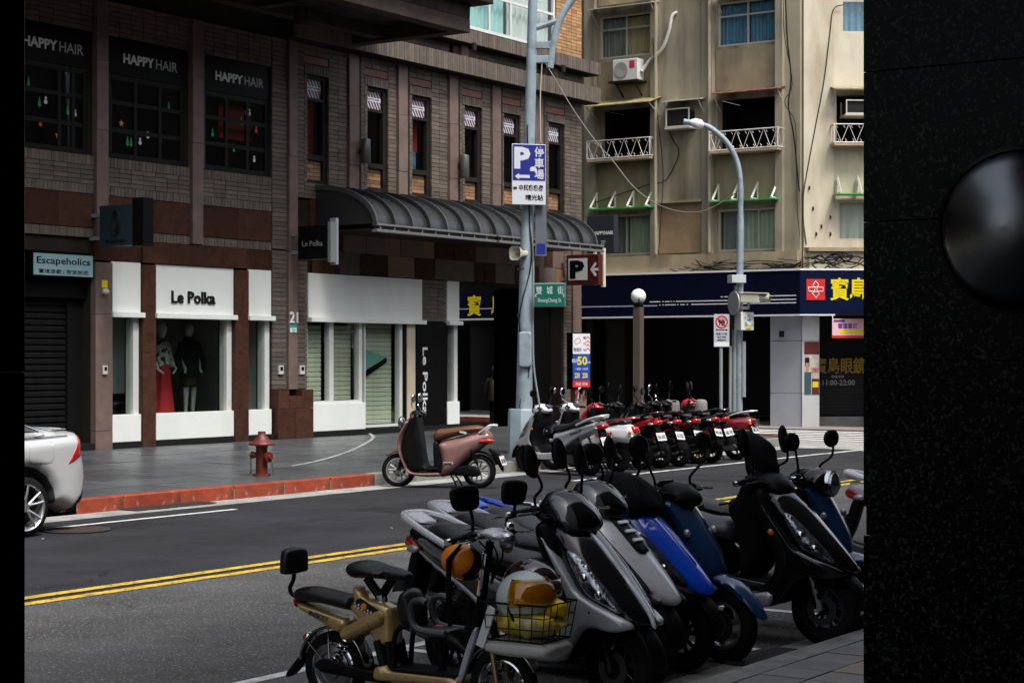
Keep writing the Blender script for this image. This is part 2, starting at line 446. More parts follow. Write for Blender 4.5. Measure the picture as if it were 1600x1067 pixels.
m_yellow = M('paint_yellow_road', (0.62, 0.4, 0.035), 0.7, var=0.2, vscale=4, stain=(0.09, 0.075, 0.05), sscale=5, samt=0.85, speck=(0.075, 0.07, 0.062), kscale=38, kthr=0.56, bump=0.3, bscale=120)
m_red = M('kerb_red', (0.27, 0.043, 0.016), 0.65, var=0.35, vscale=5, stain=(0.05, 0.03, 0.025), sscale=3.5, samt=0.8, speck=(0.2, 0.18, 0.16), kscale=16, kthr=0.63, bump=0.5, bscale=40, rand=0.15)
m_kerb = M('kerb_grey', (0.2, 0.195, 0.18), 0.8, var=0.3, vscale=5, stain=(0.07, 0.065, 0.06), sscale=3.5, samt=0.6, bump=0.3, bscale=60, rand=0.12)
m_slab = M('paving_dark', (0.062, 0.067, 0.073), 0.33, spec=0.4001, var=0.3, vscale=1.4, rand=0.3, bump=0.06, bscale=40, stain=(0.035, 0.037, 0.04), sscale=1.1, samt=0.6)
m_joint = M('paving_bed', (0.04, 0.04, 0.04), 0.8, var=0.2)
def sheet(name, mat, x0, x1, y0, y1, z, parent=None, kind='structure'):
    o = MB().quad((x0, y0, z), (x1, y0, z), (x1, y1, z), (x0, y1, z)).build(name, mat, parent)
    if parent is None: o['kind'] = kind
    return o
KY, NY, YF = 16.4, 4.7, 23.0           # far kerb, near kerb, brick facade
sheet('ground', m_asph, -400, 400, -400, 400, 0)
sheet('road_lane', m_asph2, -80, 120, 5.15, 10.72, 0.004)
for a, b in ((10.73, 10.86), (11.0, 11.13)): sheet('road_marking', m_yellow, -80, 33.5, a, b, 0.008)
sheet('gutter', m_conc, -80, 36.2, 15.88, KY, 0.004)
sheet('gutter', m_conc, -80, 80, NY, 5.14, 0.004)
m_patch = M('asphalt_patch', (0.024, 0.0245, 0.027), 0.85, var=0.25, vscale=2, bump=0.5, bscale=110)
for k_, (x_, y_, lx_, ly_) in enumerate(((17.5, 13.4, 3.4, 0.7), (24.5, 12.2, 1.4, 1.6))):
    P_ = [(x_ + lx_ * a_ + rnd.uniform(-.05, .05), y_ + ly_ * b_ + rnd.uniform(-.04, .04), 0.0062 if y_ < 10.7 else 0.003) for a_, b_ in ((0, 0), (.3, 0), (.65, .02), (1, 0), (1, .5), (1, 1), (.6, 1), (.3, .97), (0, 1), (0, .5))]
    tag(MB().add(P_, [tuple(range(10))]).build('road_patch', m_patch), kind='structure')
# parking bay lines
sheet('road_marking', m_white, 23.4, 32.6, 14.45, 14.55, 0.008)
sheet('road_marking', m_white, 12.4, 16.8, 15.25, 15.34, 0.008)
sheet('road_marking', m_white, 32.6, 34.6, 14.4, 14.52, 0.008)
sheet('road_marking', m_white, 4.4, 20, 7.1, 7.2, 0.008)
for x in (6.6, 9.35, 10.6, 12.3, 14): sheet('road_marking', m_white, x, x + 0.1, 5.2, 7.09, 0.0085)
# crossings
for i in range(6):
    x = 37.6 + i * 0.86
    sheet('road_marking', m_white, x, x + 0.42, 14.2 - 0.5 * i, 21.6, 0.008)
for i in range(7):
    y = 14.3 - i * 1.25
    sheet('road_marking', m_white, 33.9 + 0.2 * i, 37.2, y - 0.55, y, 0.006)
sheet('road_marking', m_yellow, 40.5, 44, 12.2, 12.35, 0.012)
# ---- far pavement, rising slightly to the shops
SX0, SX1 = -60.0, 36.4
ZK, ZS = 0.165, 0.31
def zs(y): return ZK + (ZS - ZK) * (y - KY) / (YF - KY)
pav = MB()
arc = [(SX1 - 1.6 + 1.6 * math.sin(R(a)), KY + 1.8 - 1.6 * math.cos(R(a))) for a in range(0, 91, 10)]
poly = [(SX0, KY + 0.2)] + arc + [(37.4, YF - 3), (37.4, YF + 20), (SX0, YF + 20)]
n = len(poly)
top = [(x, y, min(zs(y), ZS) - 0.012) for x, y in poly]; bot = [(x, y, -0.05) for x, y in poly]
pav.add(top + bot, [tuple(range(n))] + [(i, (i + 1) % n, n + (i + 1) % n, n + i) for i in range(n)])
PAV = tag(pav.build('pavement', m_joint), kind='structure'); WL[PAV.name] = Vector((0, 0, 0))
slab_me = {}
rows = 8; rh = (YF - 0.15 - KY - 0.22) / rows
ang = math.atan2(ZS - ZK, YF - KY)
for j in range(rows):
    yc = KY + 0.22 + rh * (j + 0.5); off = 0.55 if j % 2 else 0
    for i in range(25):
        x0 = 12.4 + off + i * 1.0
        if x0 + 0.95 > 36.2 or (x0 > 34.4 and j < 2): continue
        k = 'slab'
        if k not in slab_me: slab_me[k] = MB().box(-0.492, 0.492, -rh / 2 + 0.009, rh / 2 - 0.009, -0.02, 0.0).mesh('paving_slab', m_slab)
        link('paving_slab', slab_me[k], PAV, (x0 + 0.5, yc, zs(yc) + rnd.uniform(-0.003, 0.002)), (ang, 0, 0))
kerb = tag(MB().box(SX0, SX1 - 1.6, KY + 0.01, KY + 0.19, -0.05, 0.14).build('kerb', m_kerb), kind='structure'); WL[kerb.name] = Vector((0, 0, 0))
ks = {c: MB().box(-0.493, 0.493, 0.0, 0.2, -0.02, 0.18).build('kerb_stone', mt, kerb, bevel=0.018, at=(11.5 if c == 'r' else 21.5, KY, 0)) for c, mt in (('r', m_red), ('g', m_kerb))}
for i in range(4, 35):
    x = 0.5 + i
    if x in (11.5, 21.5) or x > 34.6: continue
    o = ks['r' if x < 21 else 'g'].copy(); COL.objects.link(o); o.location = (x, KY + rnd.uniform(-0.008, 0.008), rnd.uniform(-0.006, 0.004)); o.rotation_euler = (0, 0, rnd.uniform(-0.006, 0.006))
# curved kerb at the corner
ca = MB(); prev = None
pts = [(SX1 - 1.6 + (1.62) * math.sin(R(a)), KY + 1.8 - 1.78 * math.cos(R(a))) for a in range(0, 91, 10)]
inner = [(SX1 - 1.6 + (1.42) * math.sin(R(a)), KY + 1.8 - 1.58 * math.cos(R(a))) for a in range(0, 91, 10)]
for i in range(len(pts) - 1):
    a, b, c, d = pts[i], pts[i + 1], inner[i + 1], inner[i]
    ca.add([(*a, -.02), (*b, -.02), (*c, -.02), (*d, -.02), (*a, .18), (*b, .18), (*c, .18), (*d, .18)], [(4, 5, 6, 7), (0, 1, 5, 4), (3, 2, 6, 7), (1, 2, 6, 5), (0, 3, 7, 4)])
ca.build('kerb_stone', m_red, kerb)
inl = MB(); ip = spline([(g_.x, g_.y, zs(g_.y) + 0.006) for g_ in (ground(px, py, 0.2) for px, py in ((455, 729), (500, 721), (545, 709), (574, 697), (583, 690), (572, 683)))], 5, False)
for a_, b_ in zip(ip, ip[1:]):
    a_, b_ = Vector(a_), Vector(b_); s_ = EZ.cross(b_ - a_).normalized() * 0.035; inl.add([a_ - s_, a_ + s_, b_ + s_, b_ - s_], [(0, 1, 2, 3)])
tag(inl.build('paving_inlay', m_conc), kind='structure')
# concrete ramp apron at the corner
ap = MB(); r1 = [(34.2, 14.56)] + [(36.3 + 1.0 * math.sin(R(a)), 15.56 - 1.0 * math.cos(R(a))) for a in range(0, 91, 15)] + [(37.5, 22), (36.45, 22)] + [(36.45, 18.2)] + [(35.9, 17.0), (34.9, 16.4), (34.2, 16.38)]
ap.add([(x, y, 0.0105) for x, y in r1], [tuple(range(len(r1)))]); tag(ap.build('pavement_apron', m_conc), kind='structure')
# far side of the side street
MB().box(42.7, 42.9, 23.2, 60, -0.05, 0.14).build('kerb', m_red)['kind'] = 'structure'
sheet('side_pavement', m_conc, 42.9, 60, 23.2, 60, 0.13)
sheet('side_pavement', M('paving_light', (0.25, 0.22, 0.19), 0.7, var=0.25, vscale=2, stain=(0.1, 0.09, 0.08), sscale=1, samt=0.6), 43.2, 80, -10, 23.19, 0.006)
# ---- near pavement and arcade
m_ntile = M('tile_near', (0.17, 0.16, 0.15), 0.6, var=0.2, vscale=4, rand=0.22, bump=0.2, bscale=70, stain=(0.07, 0.065, 0.06), sscale=3, samt=0.5)
m_ntile2 = M('tile_near_tan', (0.24, 0.17, 0.12), 0.6, var=0.2, vscale=4, rand=0.15, bump=0.2, bscale=70, stain=(0.08, 0.065, 0.06), sscale=3, samt=0.5)
NP = tag(MB().box(-40, 60, -8, NY - 0.18, -0.05, 0.108).build('near_pavement', m_joint), kind='structure'); WL[NP.name] = Vector((0, 0, 0))
tag(MB().box(-40, 60, NY - 0.178, NY, -0.05, 0.118).build('near_kerb', m_kerb), kind='structure')
tm = {}
for i in range(30):
    for j in range(8):
        x = 6.7 + i * 0.3; y = NY - 0.34 - j * 0.3
        k = 1 if (j % 3 == 1 and (i // 2) % 3 != 1) else 0
        if k not in tm: tm[k] = MB().box(-0.145, 0.145, -0.145, 0.145, 0, 0.014).mesh('paving_tile', (m_ntile, m_ntile2)[k])
        link('paving_tile', tm[k], NP, (x, y, 0.106 + rnd.uniform(-0.002, 0.002)))
# ================================================================== brick building on the left
BF = Facade((0, YF, 0), (1, 0, 0), (0, -1, 0))
m_brick = M('brick_brown', (0.102, 0.08, 0.064), 0.75, var=0.18, vscale=6, rand=0.25, bump=0.3, bscale=50)
m_mortar = M('mortar_dark', (0.022, 0.018, 0.016), 0.9, var=0.2)
m_stone = M('stone_pinkbrown', (0.14, 0.094, 0.08), 0.6, var=0.18, vscale=5, rand=0.08, bump=0.15, bscale=120, stain=(0.1, 0.07, 0.06), sscale=1.5, sstretch=(1, 1, 0.3), samt=0.5)
m_gran = M('granite_brown', (0.058, 0.026, 0.018), 0.28, var=0.3, vscale=6, rand=0.2, stain=(0.045, 0.02, 0.016), sscale=3, samt=0.6, speck=(0.13, 0.07, 0.05), kscale=160, kthr=0.62)
m_wpan = M('panel_white', (0.74, 0.77, 0.74), 0.35, var=0.04, vscale=0.8, stain=(0.6, 0.62, 0.58), sscale=0.9, sstretch=(1, 1, 0.3), samt=0.5)
m_alu = M('aluminium_white', (0.6, 0.62, 0.6), 0.4, var=0.08, stain=(0.35, 0.34, 0.3), sscale=3, samt=0.4)
m_black = M('black_panel', (0.004, 0.004, 0.0045), 0.4, var=0.2)
m_dframe = M('frame_dark', (0.02, 0.017, 0.016), 0.45, var=0.2, vscale=6)
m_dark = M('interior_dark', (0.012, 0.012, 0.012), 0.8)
g_shop = M_glass('shop_glass', (0.9, 0.94, 0.92), 1.6); g_dark = M_glass('window_glass', (0.8, 0.84, 0.85)); g_thin = M_glass('pane_glass', (0.95, 0.97, 0.96), 0.8)
bld = thing('brick_building', 'dark brown brick building with white fronted boutique and a black barrel awning', 'building', loc=(24, YF, ZS))
U, Z = BF.u, BF.z
xl, xr = -30.0, 37.5
HH = [(U(30), U(140), 5.28, 7.35), (U(172), U(291), 5.28, 7.35), (U(320), U(423), 5.28, 7.35)]
NW = [BF.rect(480, 122, 512, 288), BF.rect(574, 139, 605, 302), BF.rect(644, 154, 673, 309), BF.rect(726, 172, 752, 318), BF.rect(787, 184, 812, 322), BF.rect(857, 197, 881, 333)]
NW = [(a, b, 5.27, 7.36) for a, b, c, d in NW]
W3 = [(U(724), U(866), 9.06, 11.4), (U(560), U(690), 9.06, 11.4), (U(400), U(530), 9.06, 11.4), (U(724), U(866), 12.6, 14.9), (U(560), U(690), 12.6, 14.9), (U(400), U(530), 12.6, 14.9)]
GH = [(U(-20), U(144.5), 0, 3.62), (U(172), U(218), 0, 3.5), (U(240), U(363), 0, 3.5), (U(385), U(422), 0, 3.5), (U(480), U(648), 0, 3.5), (U(648.3), U(697), 0, 2.6), (U(697.2), U(716), 0, 3.5), (U(716.2), U(880), 0, 3.45)]
wm = MB(); BF.wall(wm, xl, xr, ZS - 0.1, 22, HH + NW + W3 + GH, -0.35, -0.05)
wm.box(xl, xr, YF + 0.36, YF + 14, 21.9, 22.1)
wm.box(xl, xl + 0.3, YF + 0.36, YF + 14, 0.2, 21.9); wm.box(xl + 0.3, xr, YF + 13.7, YF + 14, 0.2, 21.9)
wm.box(xr - 0.3, xr, YF + 0.36, YF + 13.7, 3.5, 21.9); wm.box(xr - 0.3, xr, YF + 0.36, 25.35, 0.2, 3.5); wm.box(xr - 0.3, xr, 28.6, YF + 13.7, 0.2, 3.5)
wm.build('wall', m_mortar, bld)
# bricks ---------------------------------------------------------------
bricks = []
def brick_field(u0, u1, z0, z1, bw=0.285, bh=0.078, j=0.01, skip=(), out=0.0, soldier=False):
    if soldier: bw, bh = 0.075, z1 - z0 - j
    nx = max(1, round((u1 - u0) / (bw + j))); nz = max(1, round((z1 - z0) / (bh + j)))
    dx, dz = (u1 - u0) / nx, (z1 - z0) / nz
    for a in range(nx):
        for b in range(nz):
            x0, x1, c0, c1 = u0 + a * dx + j / 2, u0 + (a + 1) * dx - j / 2, z0 + b * dz + j / 2, z0 + (b + 1) * dz - j / 2
            if any(x1 > s[0] and x0 < s[1] and c1 > s[2] and c0 < s[3] for s in skip): continue
            bricks.append((x0, x1, c0, c1, out + rnd.uniform(-0.004, 0.004)))
PIL = [(147, 165, 3.9), (297, 313, 3.9), (448, 461, 3.9), (542, 557, 5.0), (619, 633, 5.0), (699, 712, 5.0), (766, 779, 5.0), (833, 845, 5.0)]
PU = [(U(a), U(b), z0) for a, b, z0 in PIL]
for a, b, z0 in PU:
    zz = z0
    for k, t in enumerate((5.72, 6.9, 7.94)):
        if t <= zz: continue
        BF.part('stone_block', m_stone, bld, a, b, zz, t - 0.008, -0.05, 0.07 + (0.006 if k % 2 else 0)); zz = t
    if z0 > 4.5:      # rain pipe beside the strip
        BF.part('drain_pipe', m_dframe, bld, b + 0.03, b + 0.12, z0, 7.94, -0.05, 0.04, bevel=0.02)
# storey with the narrow windows
edges = [U(424.5)] + [e for a, b, z in PU[2:] for e in (a - 0.01, b + (0.13 if z > 4.5 else 0.01))] + [xr - 0.005]
for i in range(0, len(edges), 2):
    u0, u1 = edges[i], edges[i + 1]
    wins = [q for q in NW if q[0] > u0 - 0.2 and q[1] < u1 + 0.2]
    zb = 3.92 if i == 0 else 4.95
    if not wins: brick_field(u0, u1, zb, 7.94); continue
    q = wins[0]; m_ = 0.1
    brick_field(u0, q[0] - m_, zb, 7.94) if q[0] - m_ - u0 > 0.08 else None
    if q[0] - m_ - u0 <= 0.08: m_ = max(0.01, q[0] - u0 - 0.01)
    brick_field(q[1] + 0.02, u1, zb, 7.94, bw=min(0.285, u1 - q[1] - 0.03))
    a = q[0] - m_
    brick_field(a, q[0] - 0.005, q[2], q[3], bw=m_) if m_ > 0.04 else None
    brick_field(a, q[1] + 0.01, q[3] + 0.01, q[3] + 0.2, soldier=True, out=0.01)
    BF.part('lintel_panel', M('panel_redbrown', (0.16, 0.06, 0.04), 0.6, var=0.2, rand=0.2), bld, a, q[1] + 0.01, q[3] + 0.22, 7.72, -0.05, 0.0)
    brick_field(a, q[1] + 0.01, 7.73, 7.94)
    brick_field(a, q[1] + 0.01, zb, q[2] - 0.01)
# parapets under the big windows, stone bands
seg = [(U(-30), U(146)), (U(166), U(296)), (U(314), U(423.5))]
for u0, u1 in seg:
    brick_field(u0, u1, 5.1, 5.27, soldier=True); brick_field(u0, u1, 4.78, 5.1); brick_field(u0, u1, 4.62, 4.78, soldier=True)
    brick_field(u0, u1, 3.88, 4.04, soldier=True)
    k = max(2, round((u1 - u0) / 0.85)); dw = (u1 - u0) / k
    for i in range(k): BF.part('stone_panel', m_gran, bld, u0 + i * dw + 0.004, u0 + (i + 1) * dw - 0.004, 4.05, 4.61, -0.05, 0.012)
    brick_field(u0, u1, 7.36, 7.94)
# side cheeks next to the large windows
for q, (u0, u1) in zip(HH, seg):
    if q[0] - u0 > 0.1: brick_field(u0, q[0] - 0.01, 5.28, 7.36)
    if u1 - q[1] > 0.1: brick_field(q[1] + 0.01, u1, 5.28, 7.36)
# ground floor brick piers
brick_field(U(424.5), U(447), 1.25, 3.9); brick_field(U(462), U(479.5), 1.25, 3.9)
brick_field(U(659), U(696), 2.62, 3.5); brick_field(U(881), U(892), ZS, 4.5); brick_field(U(905), xr - 0.005, ZS, 4.5)
BF.part('stone_block', m_stone, bld, U(892.3), U(904.7), ZS, 4.4, -0.05, 0.06)
BF.part('stone_block', m_stone, bld, U(447.5), U(461.5), 1.25, 3.88, -0.05, 0.06)
# cornice: two projecting soldier courses with stack bond between
cx0 = U(440)
BF.part('cornice', m_mortar, bld, cx0, xr + 0.3, 7.95, 8.34, -0.05, 0.3); BF.part('cornice', m_mortar, bld, cx0, xr + 0.3, 8.63, 8.94, -0.05, 0.3)
brick_field(cx0, xr + 0.3, 7.96, 8.34, soldier=True, out=0.35); brick_field(cx0, xr + 0.3, 8.64, 8.94, soldier=True, out=0.35)
for a, b in ((cx0, U(700)), (U(735), U(840)), (U(872), xr)): brick_field(a, b, 8.345, 8.625, out=0.03)
for a in (702, 842):
    for k, (c, mt) in enumerate(((0, m_gran), (11, m_stone), (22, m_gran))):
        BF.part('stone_block', mt, bld, U(a + c), U(a + c + 10.6), 8.345, 8.625, -0.05, 0.1 + 0.05 * (k == 1))
    BF.part('flood_lamp', m_dframe, bld, U(a + 14), U(a + 18), 8.5, 8.66, 0.36, 0.42)
# upper storeys: yellow brick between the windows
m_ybrick = M('brick_yellow', (0.36, 0.2, 0.09), 0.7, var=0.2, vscale=5, rand=0.25, bump=0.3, bscale=60)
ys = len(bricks)
brick_field(U(868.5), xr - 0.005, 8.96, 12.0, bw=0.24, bh=0.07)
ybr = bricks[ys:]; del bricks[ys:]
def lay(lst, mat, cap, name='brick'):
    lst = sorted(lst, key=lambda b: ((b[0] if b[0] > 12 else 99) ** 2 + YF ** 2))
    cache = {}
    for x0, x1, z0, z1, o in lst[:cap]:
        k = (round(x1 - x0, 2), round(z1 - z0, 2))
        if k not in cache: cache[k] = BF.box(MB(), -k[0] / 2, k[0] / 2, -k[1] / 2, k[1] / 2, -0.04, 0.012).mesh(name, mat); cache[k].transform(Matrix.Translation((0, -YF, 0)))
        link(name, cache[k], bld, ((x0 + x1) / 2, YF - o, (z0 + z1) / 2))
    mb = MB()
    for x0, x1, z0, z1, o in lst[cap:]: BF.box(mb, x0, x1, z0, z1, -0.03 + min(o, 0.3), 0.012 + o)
    if lst[cap:]: tag(mb.build(name + '_courses', mat, bld), kind='stuff')
lay(bricks, m_brick, 270); lay(ybr, m_ybrick, 30, 'yellow_brick')
# concrete canopy over the left part
cm = M('canopy_dark', (0.02, 0.017, 0.015), 0.7, var=0.3, vscale=2, stain=(0.09, 0.08, 0.07), sscale=1.2, samt=0.5)
cx1 = 28.55
mb = MB(); mb.box(xl, cx1 + 0.35, 19.7, YF - 0.06, 8.62, 8.8); mb.box(xl, cx1, 20.0, YF - 0.06, 8.32, 8.618)
mb.build('canopy_slab', cm, bld, bevel=0.01)
mb = MB(); mb.box(xl, cx1, 20.0, 20.3, 8.05, 8.318); mb.box(cx1 - 0.3, cx1, 20.302, YF - 0.06, 8.05, 8.318); mb.box(xl, cx1 - 0.302, 21.9, 22.15, 8.1, 8.318)
for x in (24.6, 20.5, 16.5): mb.box(x, x + 0.25, 20.302, 21.9, 8.12, 8.318)
mb.build('canopy_beam', M('canopy_beam', (0.045, 0.035, 0.03), 0.7, var=0.25, vscale=3), bld, bevel=0.01)
MB().lathe([(0.14, 7.72), (0.15, 7.75), (0.15, 8.04)], (24.8, 21.0, 0), n=16).build('ceiling_lamp', cm, bld, smooth=True)
# ---- HAPPYHAIR windows
m_lett = M('lettering_grey', (0.42, 0.42, 0.42), 0.5); m_redcloth = M('cloth_red', (0.35, 0.02, 0.015), 0.8)
m_grn = M('sticker_green', (0.02, 0.3, 0.1), 0.6); m_stw = M('sticker_white', (0.6, 0.6, 0.6), 0.6); m_str = M('sticker_red', (0.5, 0.03, 0.03), 0.6); m_sto = M('sticker_orange', (0.6, 0.25, 0.03), 0.6)
def sticker(F, par, kind, u, z, o, s=0.11):
    mb = MB(); q = lambda pts: mb.prism(pts, lambda a, b, t: F.P(u + a * s, z + b * s, o + t), 0, 0.002)
    if kind == 'tree':
        for k in range(3): q([(-0.5 + 0.12 * k, -0.6 + 0.5 * k), (0.5 - 0.12 * k, -0.6 + 0.5 * k), (0, 0.2 + 0.5 * k)])
        q([(-0.1, -0.9), (0.1, -0.9), (0.1, -0.6), (-0.1, -0.6)]); mt = m_grn
    elif kind == 'star':
        q([(math.sin(i * math.pi / 5) * (0.8 if i % 2 == 0 else 0.32), math.cos(i * math.pi / 5) * (0.8 if i % 2 == 0 else 0.32)) for i in range(10)]); mt = m_sto
    else:
        q([(math.sin(a) * 0.45, math.cos(a) * 0.45 - 0.4) for a in [i * math.pi / 5 for i in range(10)]]); q([(math.sin(a) * 0.3, math.cos(a) * 0.3 + 0.35) for a in [i * math.pi / 4 for i in range(8)]])
        mt = m_stw if kind == 'snow' else m_str
    mb.build('sticker', mt, par)
for k, (a, b, c, d) in enumerate(HH):
    zt = 6.72
    wd = window(BF, bld, a, b, c, zt, M('frame_black', (0.012, 0.012, 0.012), 0.4), g_dark, cols=(0.36, 0.68) if k else (0.6, 0.8), rows=(0.34, 0.67), fw=0.09, o=-0.06, seed=k, cur=None)
    BF.part('sign_panel', m_black, bld, a, b, zt + 0.005, d, -0.12, -0.04)
    cu = (a + b) / 2 + (0.05, 0.05, 0.05)[k] if k else U(84); tw = 1.32
    t1 = BF.text('HAPPY', cu - 0.26, 7.02, -0.036, M('lettering_light', (0.65, 0.65, 0.65), 0.5), bld, width=tw * 0.56, height=0.17, bold=0.03)
    t2 = BF.text('HAIR', cu + 0.42, 7.02, -0.036, m_lett, bld, width=tw * 0.4, height=0.17)
    rr = random.Random(k + 3)
    for i in range(7):
        sticker(BF, wd, ('tree', 'snow', 'star', 'tree', 'dot', 'snow', 'tree')[i], a + 0.25 + (b - a - 0.5) * rr.random(), c + 0.2 + (zt - c - 0.4) * rr.random(), -0.078, 0.085)
    if k == 2: BF.part('red_blind', m_redcloth, wd, a + 0.8, b - 0.1, 5.95, zt - 0.15, -0.42, -0.4)
    if k: BF.part('blind', M('blind_grey', (0.14, 0.14, 0.14), 0.8), wd, a + 0.1, a + 0.62, 5.4, zt - 0.1, -0.62, -0.6)
# ---- six narrow windows
m_obr = M('brick_orange', (0.25, 0.13, 0.065), 0.75, var=0.2, vscale=8, rand=0.35, bump=0.3, bscale=80)
ms_b, ms_r, ms_w = M('stripe_blue', (0.02, 0.06, 0.2), 0.5), M('stripe_red', (0.28, 0.03, 0.03), 0.5), M('stripe_white', (0.75, 0.78, 0.8), 0.5)
for k, (a, b, c, d) in enumerate(NW):
    zt = 6.9; zb = 5.72
    mb = MB(); fw = 0.06; o1, o0 = -0.05, -0.16
    for q in ((a, a + fw, c, d), (b - fw * 1.3, b, c, d)): BF.box(mb, *q, o0, o1)
    for z in (c, zb, zt - 0.03, d - fw): BF.box(mb, a + fw, b - fw * 1.3, z, z + (fw if z != zb else 0.1), o0 + 0.003, o1 - 0.003)
    wd = mb.build('window', m_dframe, bld)
    ia, ib = a + fw, b - fw * 1.3
    # barber stripe panel
    BF.part('striped_panel', ms_w, wd, ia, ib, zt + 0.03, d - fw, -0.13, -0.115)
    for s_, mt in ((0, ms_b), (1, ms_r)):
        mb = MB(); H_ = d - fw - zt - 0.03; Wd = ib - ia
        for i in range(-4, 6):
            x0 = (i * 2 + s_) * 0.095; w0 = 0.06; x_ = []
            pts = [(x0, 0), (x0 + w0, 0), (x0 + w0 - 0.24, H_), (x0 - 0.24, H_)]
            # clip horizontally to the panel
            def clip(P, lim, sg):
                out = []
                for m in range(len(P)):
                    p, q = P[m], P[(m + 1) % len(P)]; pi, qi = sg * (p[0] - lim) <= 0, sg * (q[0] - lim) <= 0
                    if pi: out.append(p)
                    if pi != qi: t = (lim - p[0]) / (q[0] - p[0]); out.append((lim, p[1] + t * (q[1] - p[1])))
                return out
            P = clip(clip(pts, Wd, 1), 0, -1) if True else pts
            if len(P) > 2: mb.prism(P, lambda u_, z_, t: BF.P(ia + u_, zt + 0.03 + z_, t), -0.115, -0.112)
        mb.build('stripe', mt, wd)
    BF.part('striped_panel', ms_w, wd, ia, ib, zt + 0.19, zt + 0.27, -0.1118, -0.109)
    BF.text('HAPPYHAIR', (ia + ib) / 2, zt + 0.23, -0.1085, m_dframe, wd, width=(ib - ia) * 0.8, height=0.04)
    BF.part('pane', g_dark, wd, ia, ib, zb + 0.1, zt - 0.03, -0.13, -0.125)
    if k in (0, 2): BF.part('blind', m_redcloth, wd, ia, ib, zb + (0.5 if k == 2 else 0.1), zt, -0.32, -0.3)
    if k == 2: BF.part('poster', M('poster_blue', (0.1, 0.25, 0.3), 0.6, var=0.6, vscale=12), wd, ia, ib - 0.05, zb + 0.12, zb + 0.5, -0.32, -0.3)
    bb = MB()
    rm = MB(); BF.box(rm, a - 0.02, b + 0.02, c, d, -1.2, -1.16); BF.box(rm, a - 0.04, a - 0.004, c, d, -1.16, -0.16); BF.box(rm, b + 0.004, b + 0.04, c, d, -1.16, -0.16)
    rm.build('room_lining', m_dark, wd)
    nb = 5
    for r_ in range(nb):
        z0 = c + fw + (zb - c - fw) * r_ / nb; z1 = c + fw + (zb - c - fw) * (r_ + 1) / nb - 0.008
        cut = [ia, ia + (ib - ia) * (0.55 if r_ % 2 else 0.3), ib]
        for u0, u1 in zip(cut, cut[1:]): BF.box(bb, u0 + 0.004, u1 - 0.004, z0, z1, -0.15, -0.12 + rnd.uniform(0, 0.006))
    tag(bb.build('brick_infill', m_obr, wd), kind='stuff')
# ---- large upper windows
m_teal = M('curtain_teal', (0.28, 0.52, 0.5), 0.8, var=0.1); m_lace = M('curtain_lace', (0.5, 0.55, 0.52), 0.8, var=0.1)
for k, q in enumerate(W3):
    window(BF, bld, *q, m_alu, g_thin, cols=(0.27, 0.5, 0.77), rows=(0.36,), fw=0.07, o=0.02, cur=[(0, 0.5, m_teal), (0.5, 1, m_lace)], seed=k, folds=9)
# ---- shops
BF.part('plinth', M('plinth_black', (0.015, 0.015, 0.015), 0.5), bld, xl, U(716), ZS - 0.12, ZS + 0.1, -0.3, 0.06)
room = M('shop_wall', (0.42, 0.41, 0.38), 0.8, var=0.1)
mb = MB()
mb.box(U(172), U(424), 25.85, 25.95, 0.2, 3.6); mb.box(U(172) - 0.1, U(172), YF + 0.36, 25.85, 0.2, 3.6); mb.box(U(424), U(424) + 0.1, YF + 0.36, 25.85, 0.2, 3.6)
mb.box(U(172), U(424), YF + 0.36, 25.85, 3.5, 3.6); mb.box(U(172), U(424), YF + 0.36, 25.85, 0.3, 0.75)
mb.build('shop_interior', room, bld)
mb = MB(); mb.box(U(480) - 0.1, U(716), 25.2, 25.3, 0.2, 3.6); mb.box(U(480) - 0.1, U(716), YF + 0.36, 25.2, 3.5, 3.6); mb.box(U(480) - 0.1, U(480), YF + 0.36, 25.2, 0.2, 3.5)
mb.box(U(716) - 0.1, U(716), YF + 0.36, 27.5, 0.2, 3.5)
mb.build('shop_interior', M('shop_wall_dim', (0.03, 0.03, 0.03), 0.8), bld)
def shopfront(a, b, zt, zs_, zg, zb, name='shop_window'):
    """white fascia panel, ledge, glass, white stall riser"""
    BF.part('fascia_panel', m_wpan, bld, a, b, zs_, zt, -0.1, 0.03, bevel=0.006)
    BF.part('ledge', m_wpan, bld, a - 0.03, b + 0.03, zs_ - 0.09, zs_ - 0.002, -0.1, 0.12, bevel=0.006)
    w_ = MB(); fw = 0.05
    BF.box(w_, a, a + 0.02, zg, zs_ - 0.091, -0.12, -0.02); BF.box(w_, b - 0.13, b, zg, zs_ - 0.091, -0.2, -0.02)
    o = w_.build('shop_window', m_alu, bld)
    BF.part('pane', g_shop, o, a + 0.02, b - 0.13, zg, zs_ - 0.091, -0.1, -0.09)
    if zb is not None: BF.part('stall_riser', m_wpan, bld, a, b, zb, zg - 0.002, -0.12, 0.04, bevel=0.006)
    return o
shopfront(U(172), U(218), 3.5, 2.64, 0.88, ZS + 0.1); shopfront(U(240), U(363), 3.5, 2.64, 0.88, ZS + 0.1); shopfront(U(385), U(422), 3.5, 2.64, 0.88, ZS + 0.1)
m_back = M('display_backing', (0.5, 0.52, 0.5), 0.6, var=0.15, vscale=1.5, stain=(0.3, 0.31, 0.3), sscale=1.2, sstretch=(1, 1, 0.3), samt=0.5)
BF.part('display_backing', m_back, bld, U(172), U(218) + 0.25, 0.76, 3.4, -0.66, -0.63); BF.part('display_backing', m_back, bld, U(385), U(422), 0.76, 3.4, -0.66, -0.63)
BF.text('Le Polka', U(300), Z(300, 465, 0.03), 0.034, M('letter_black', (0.012, 0.012, 0.012), 0.4), bld, width=U(334) - U(266), height=0.22, bold=0.018, thick=0.02)
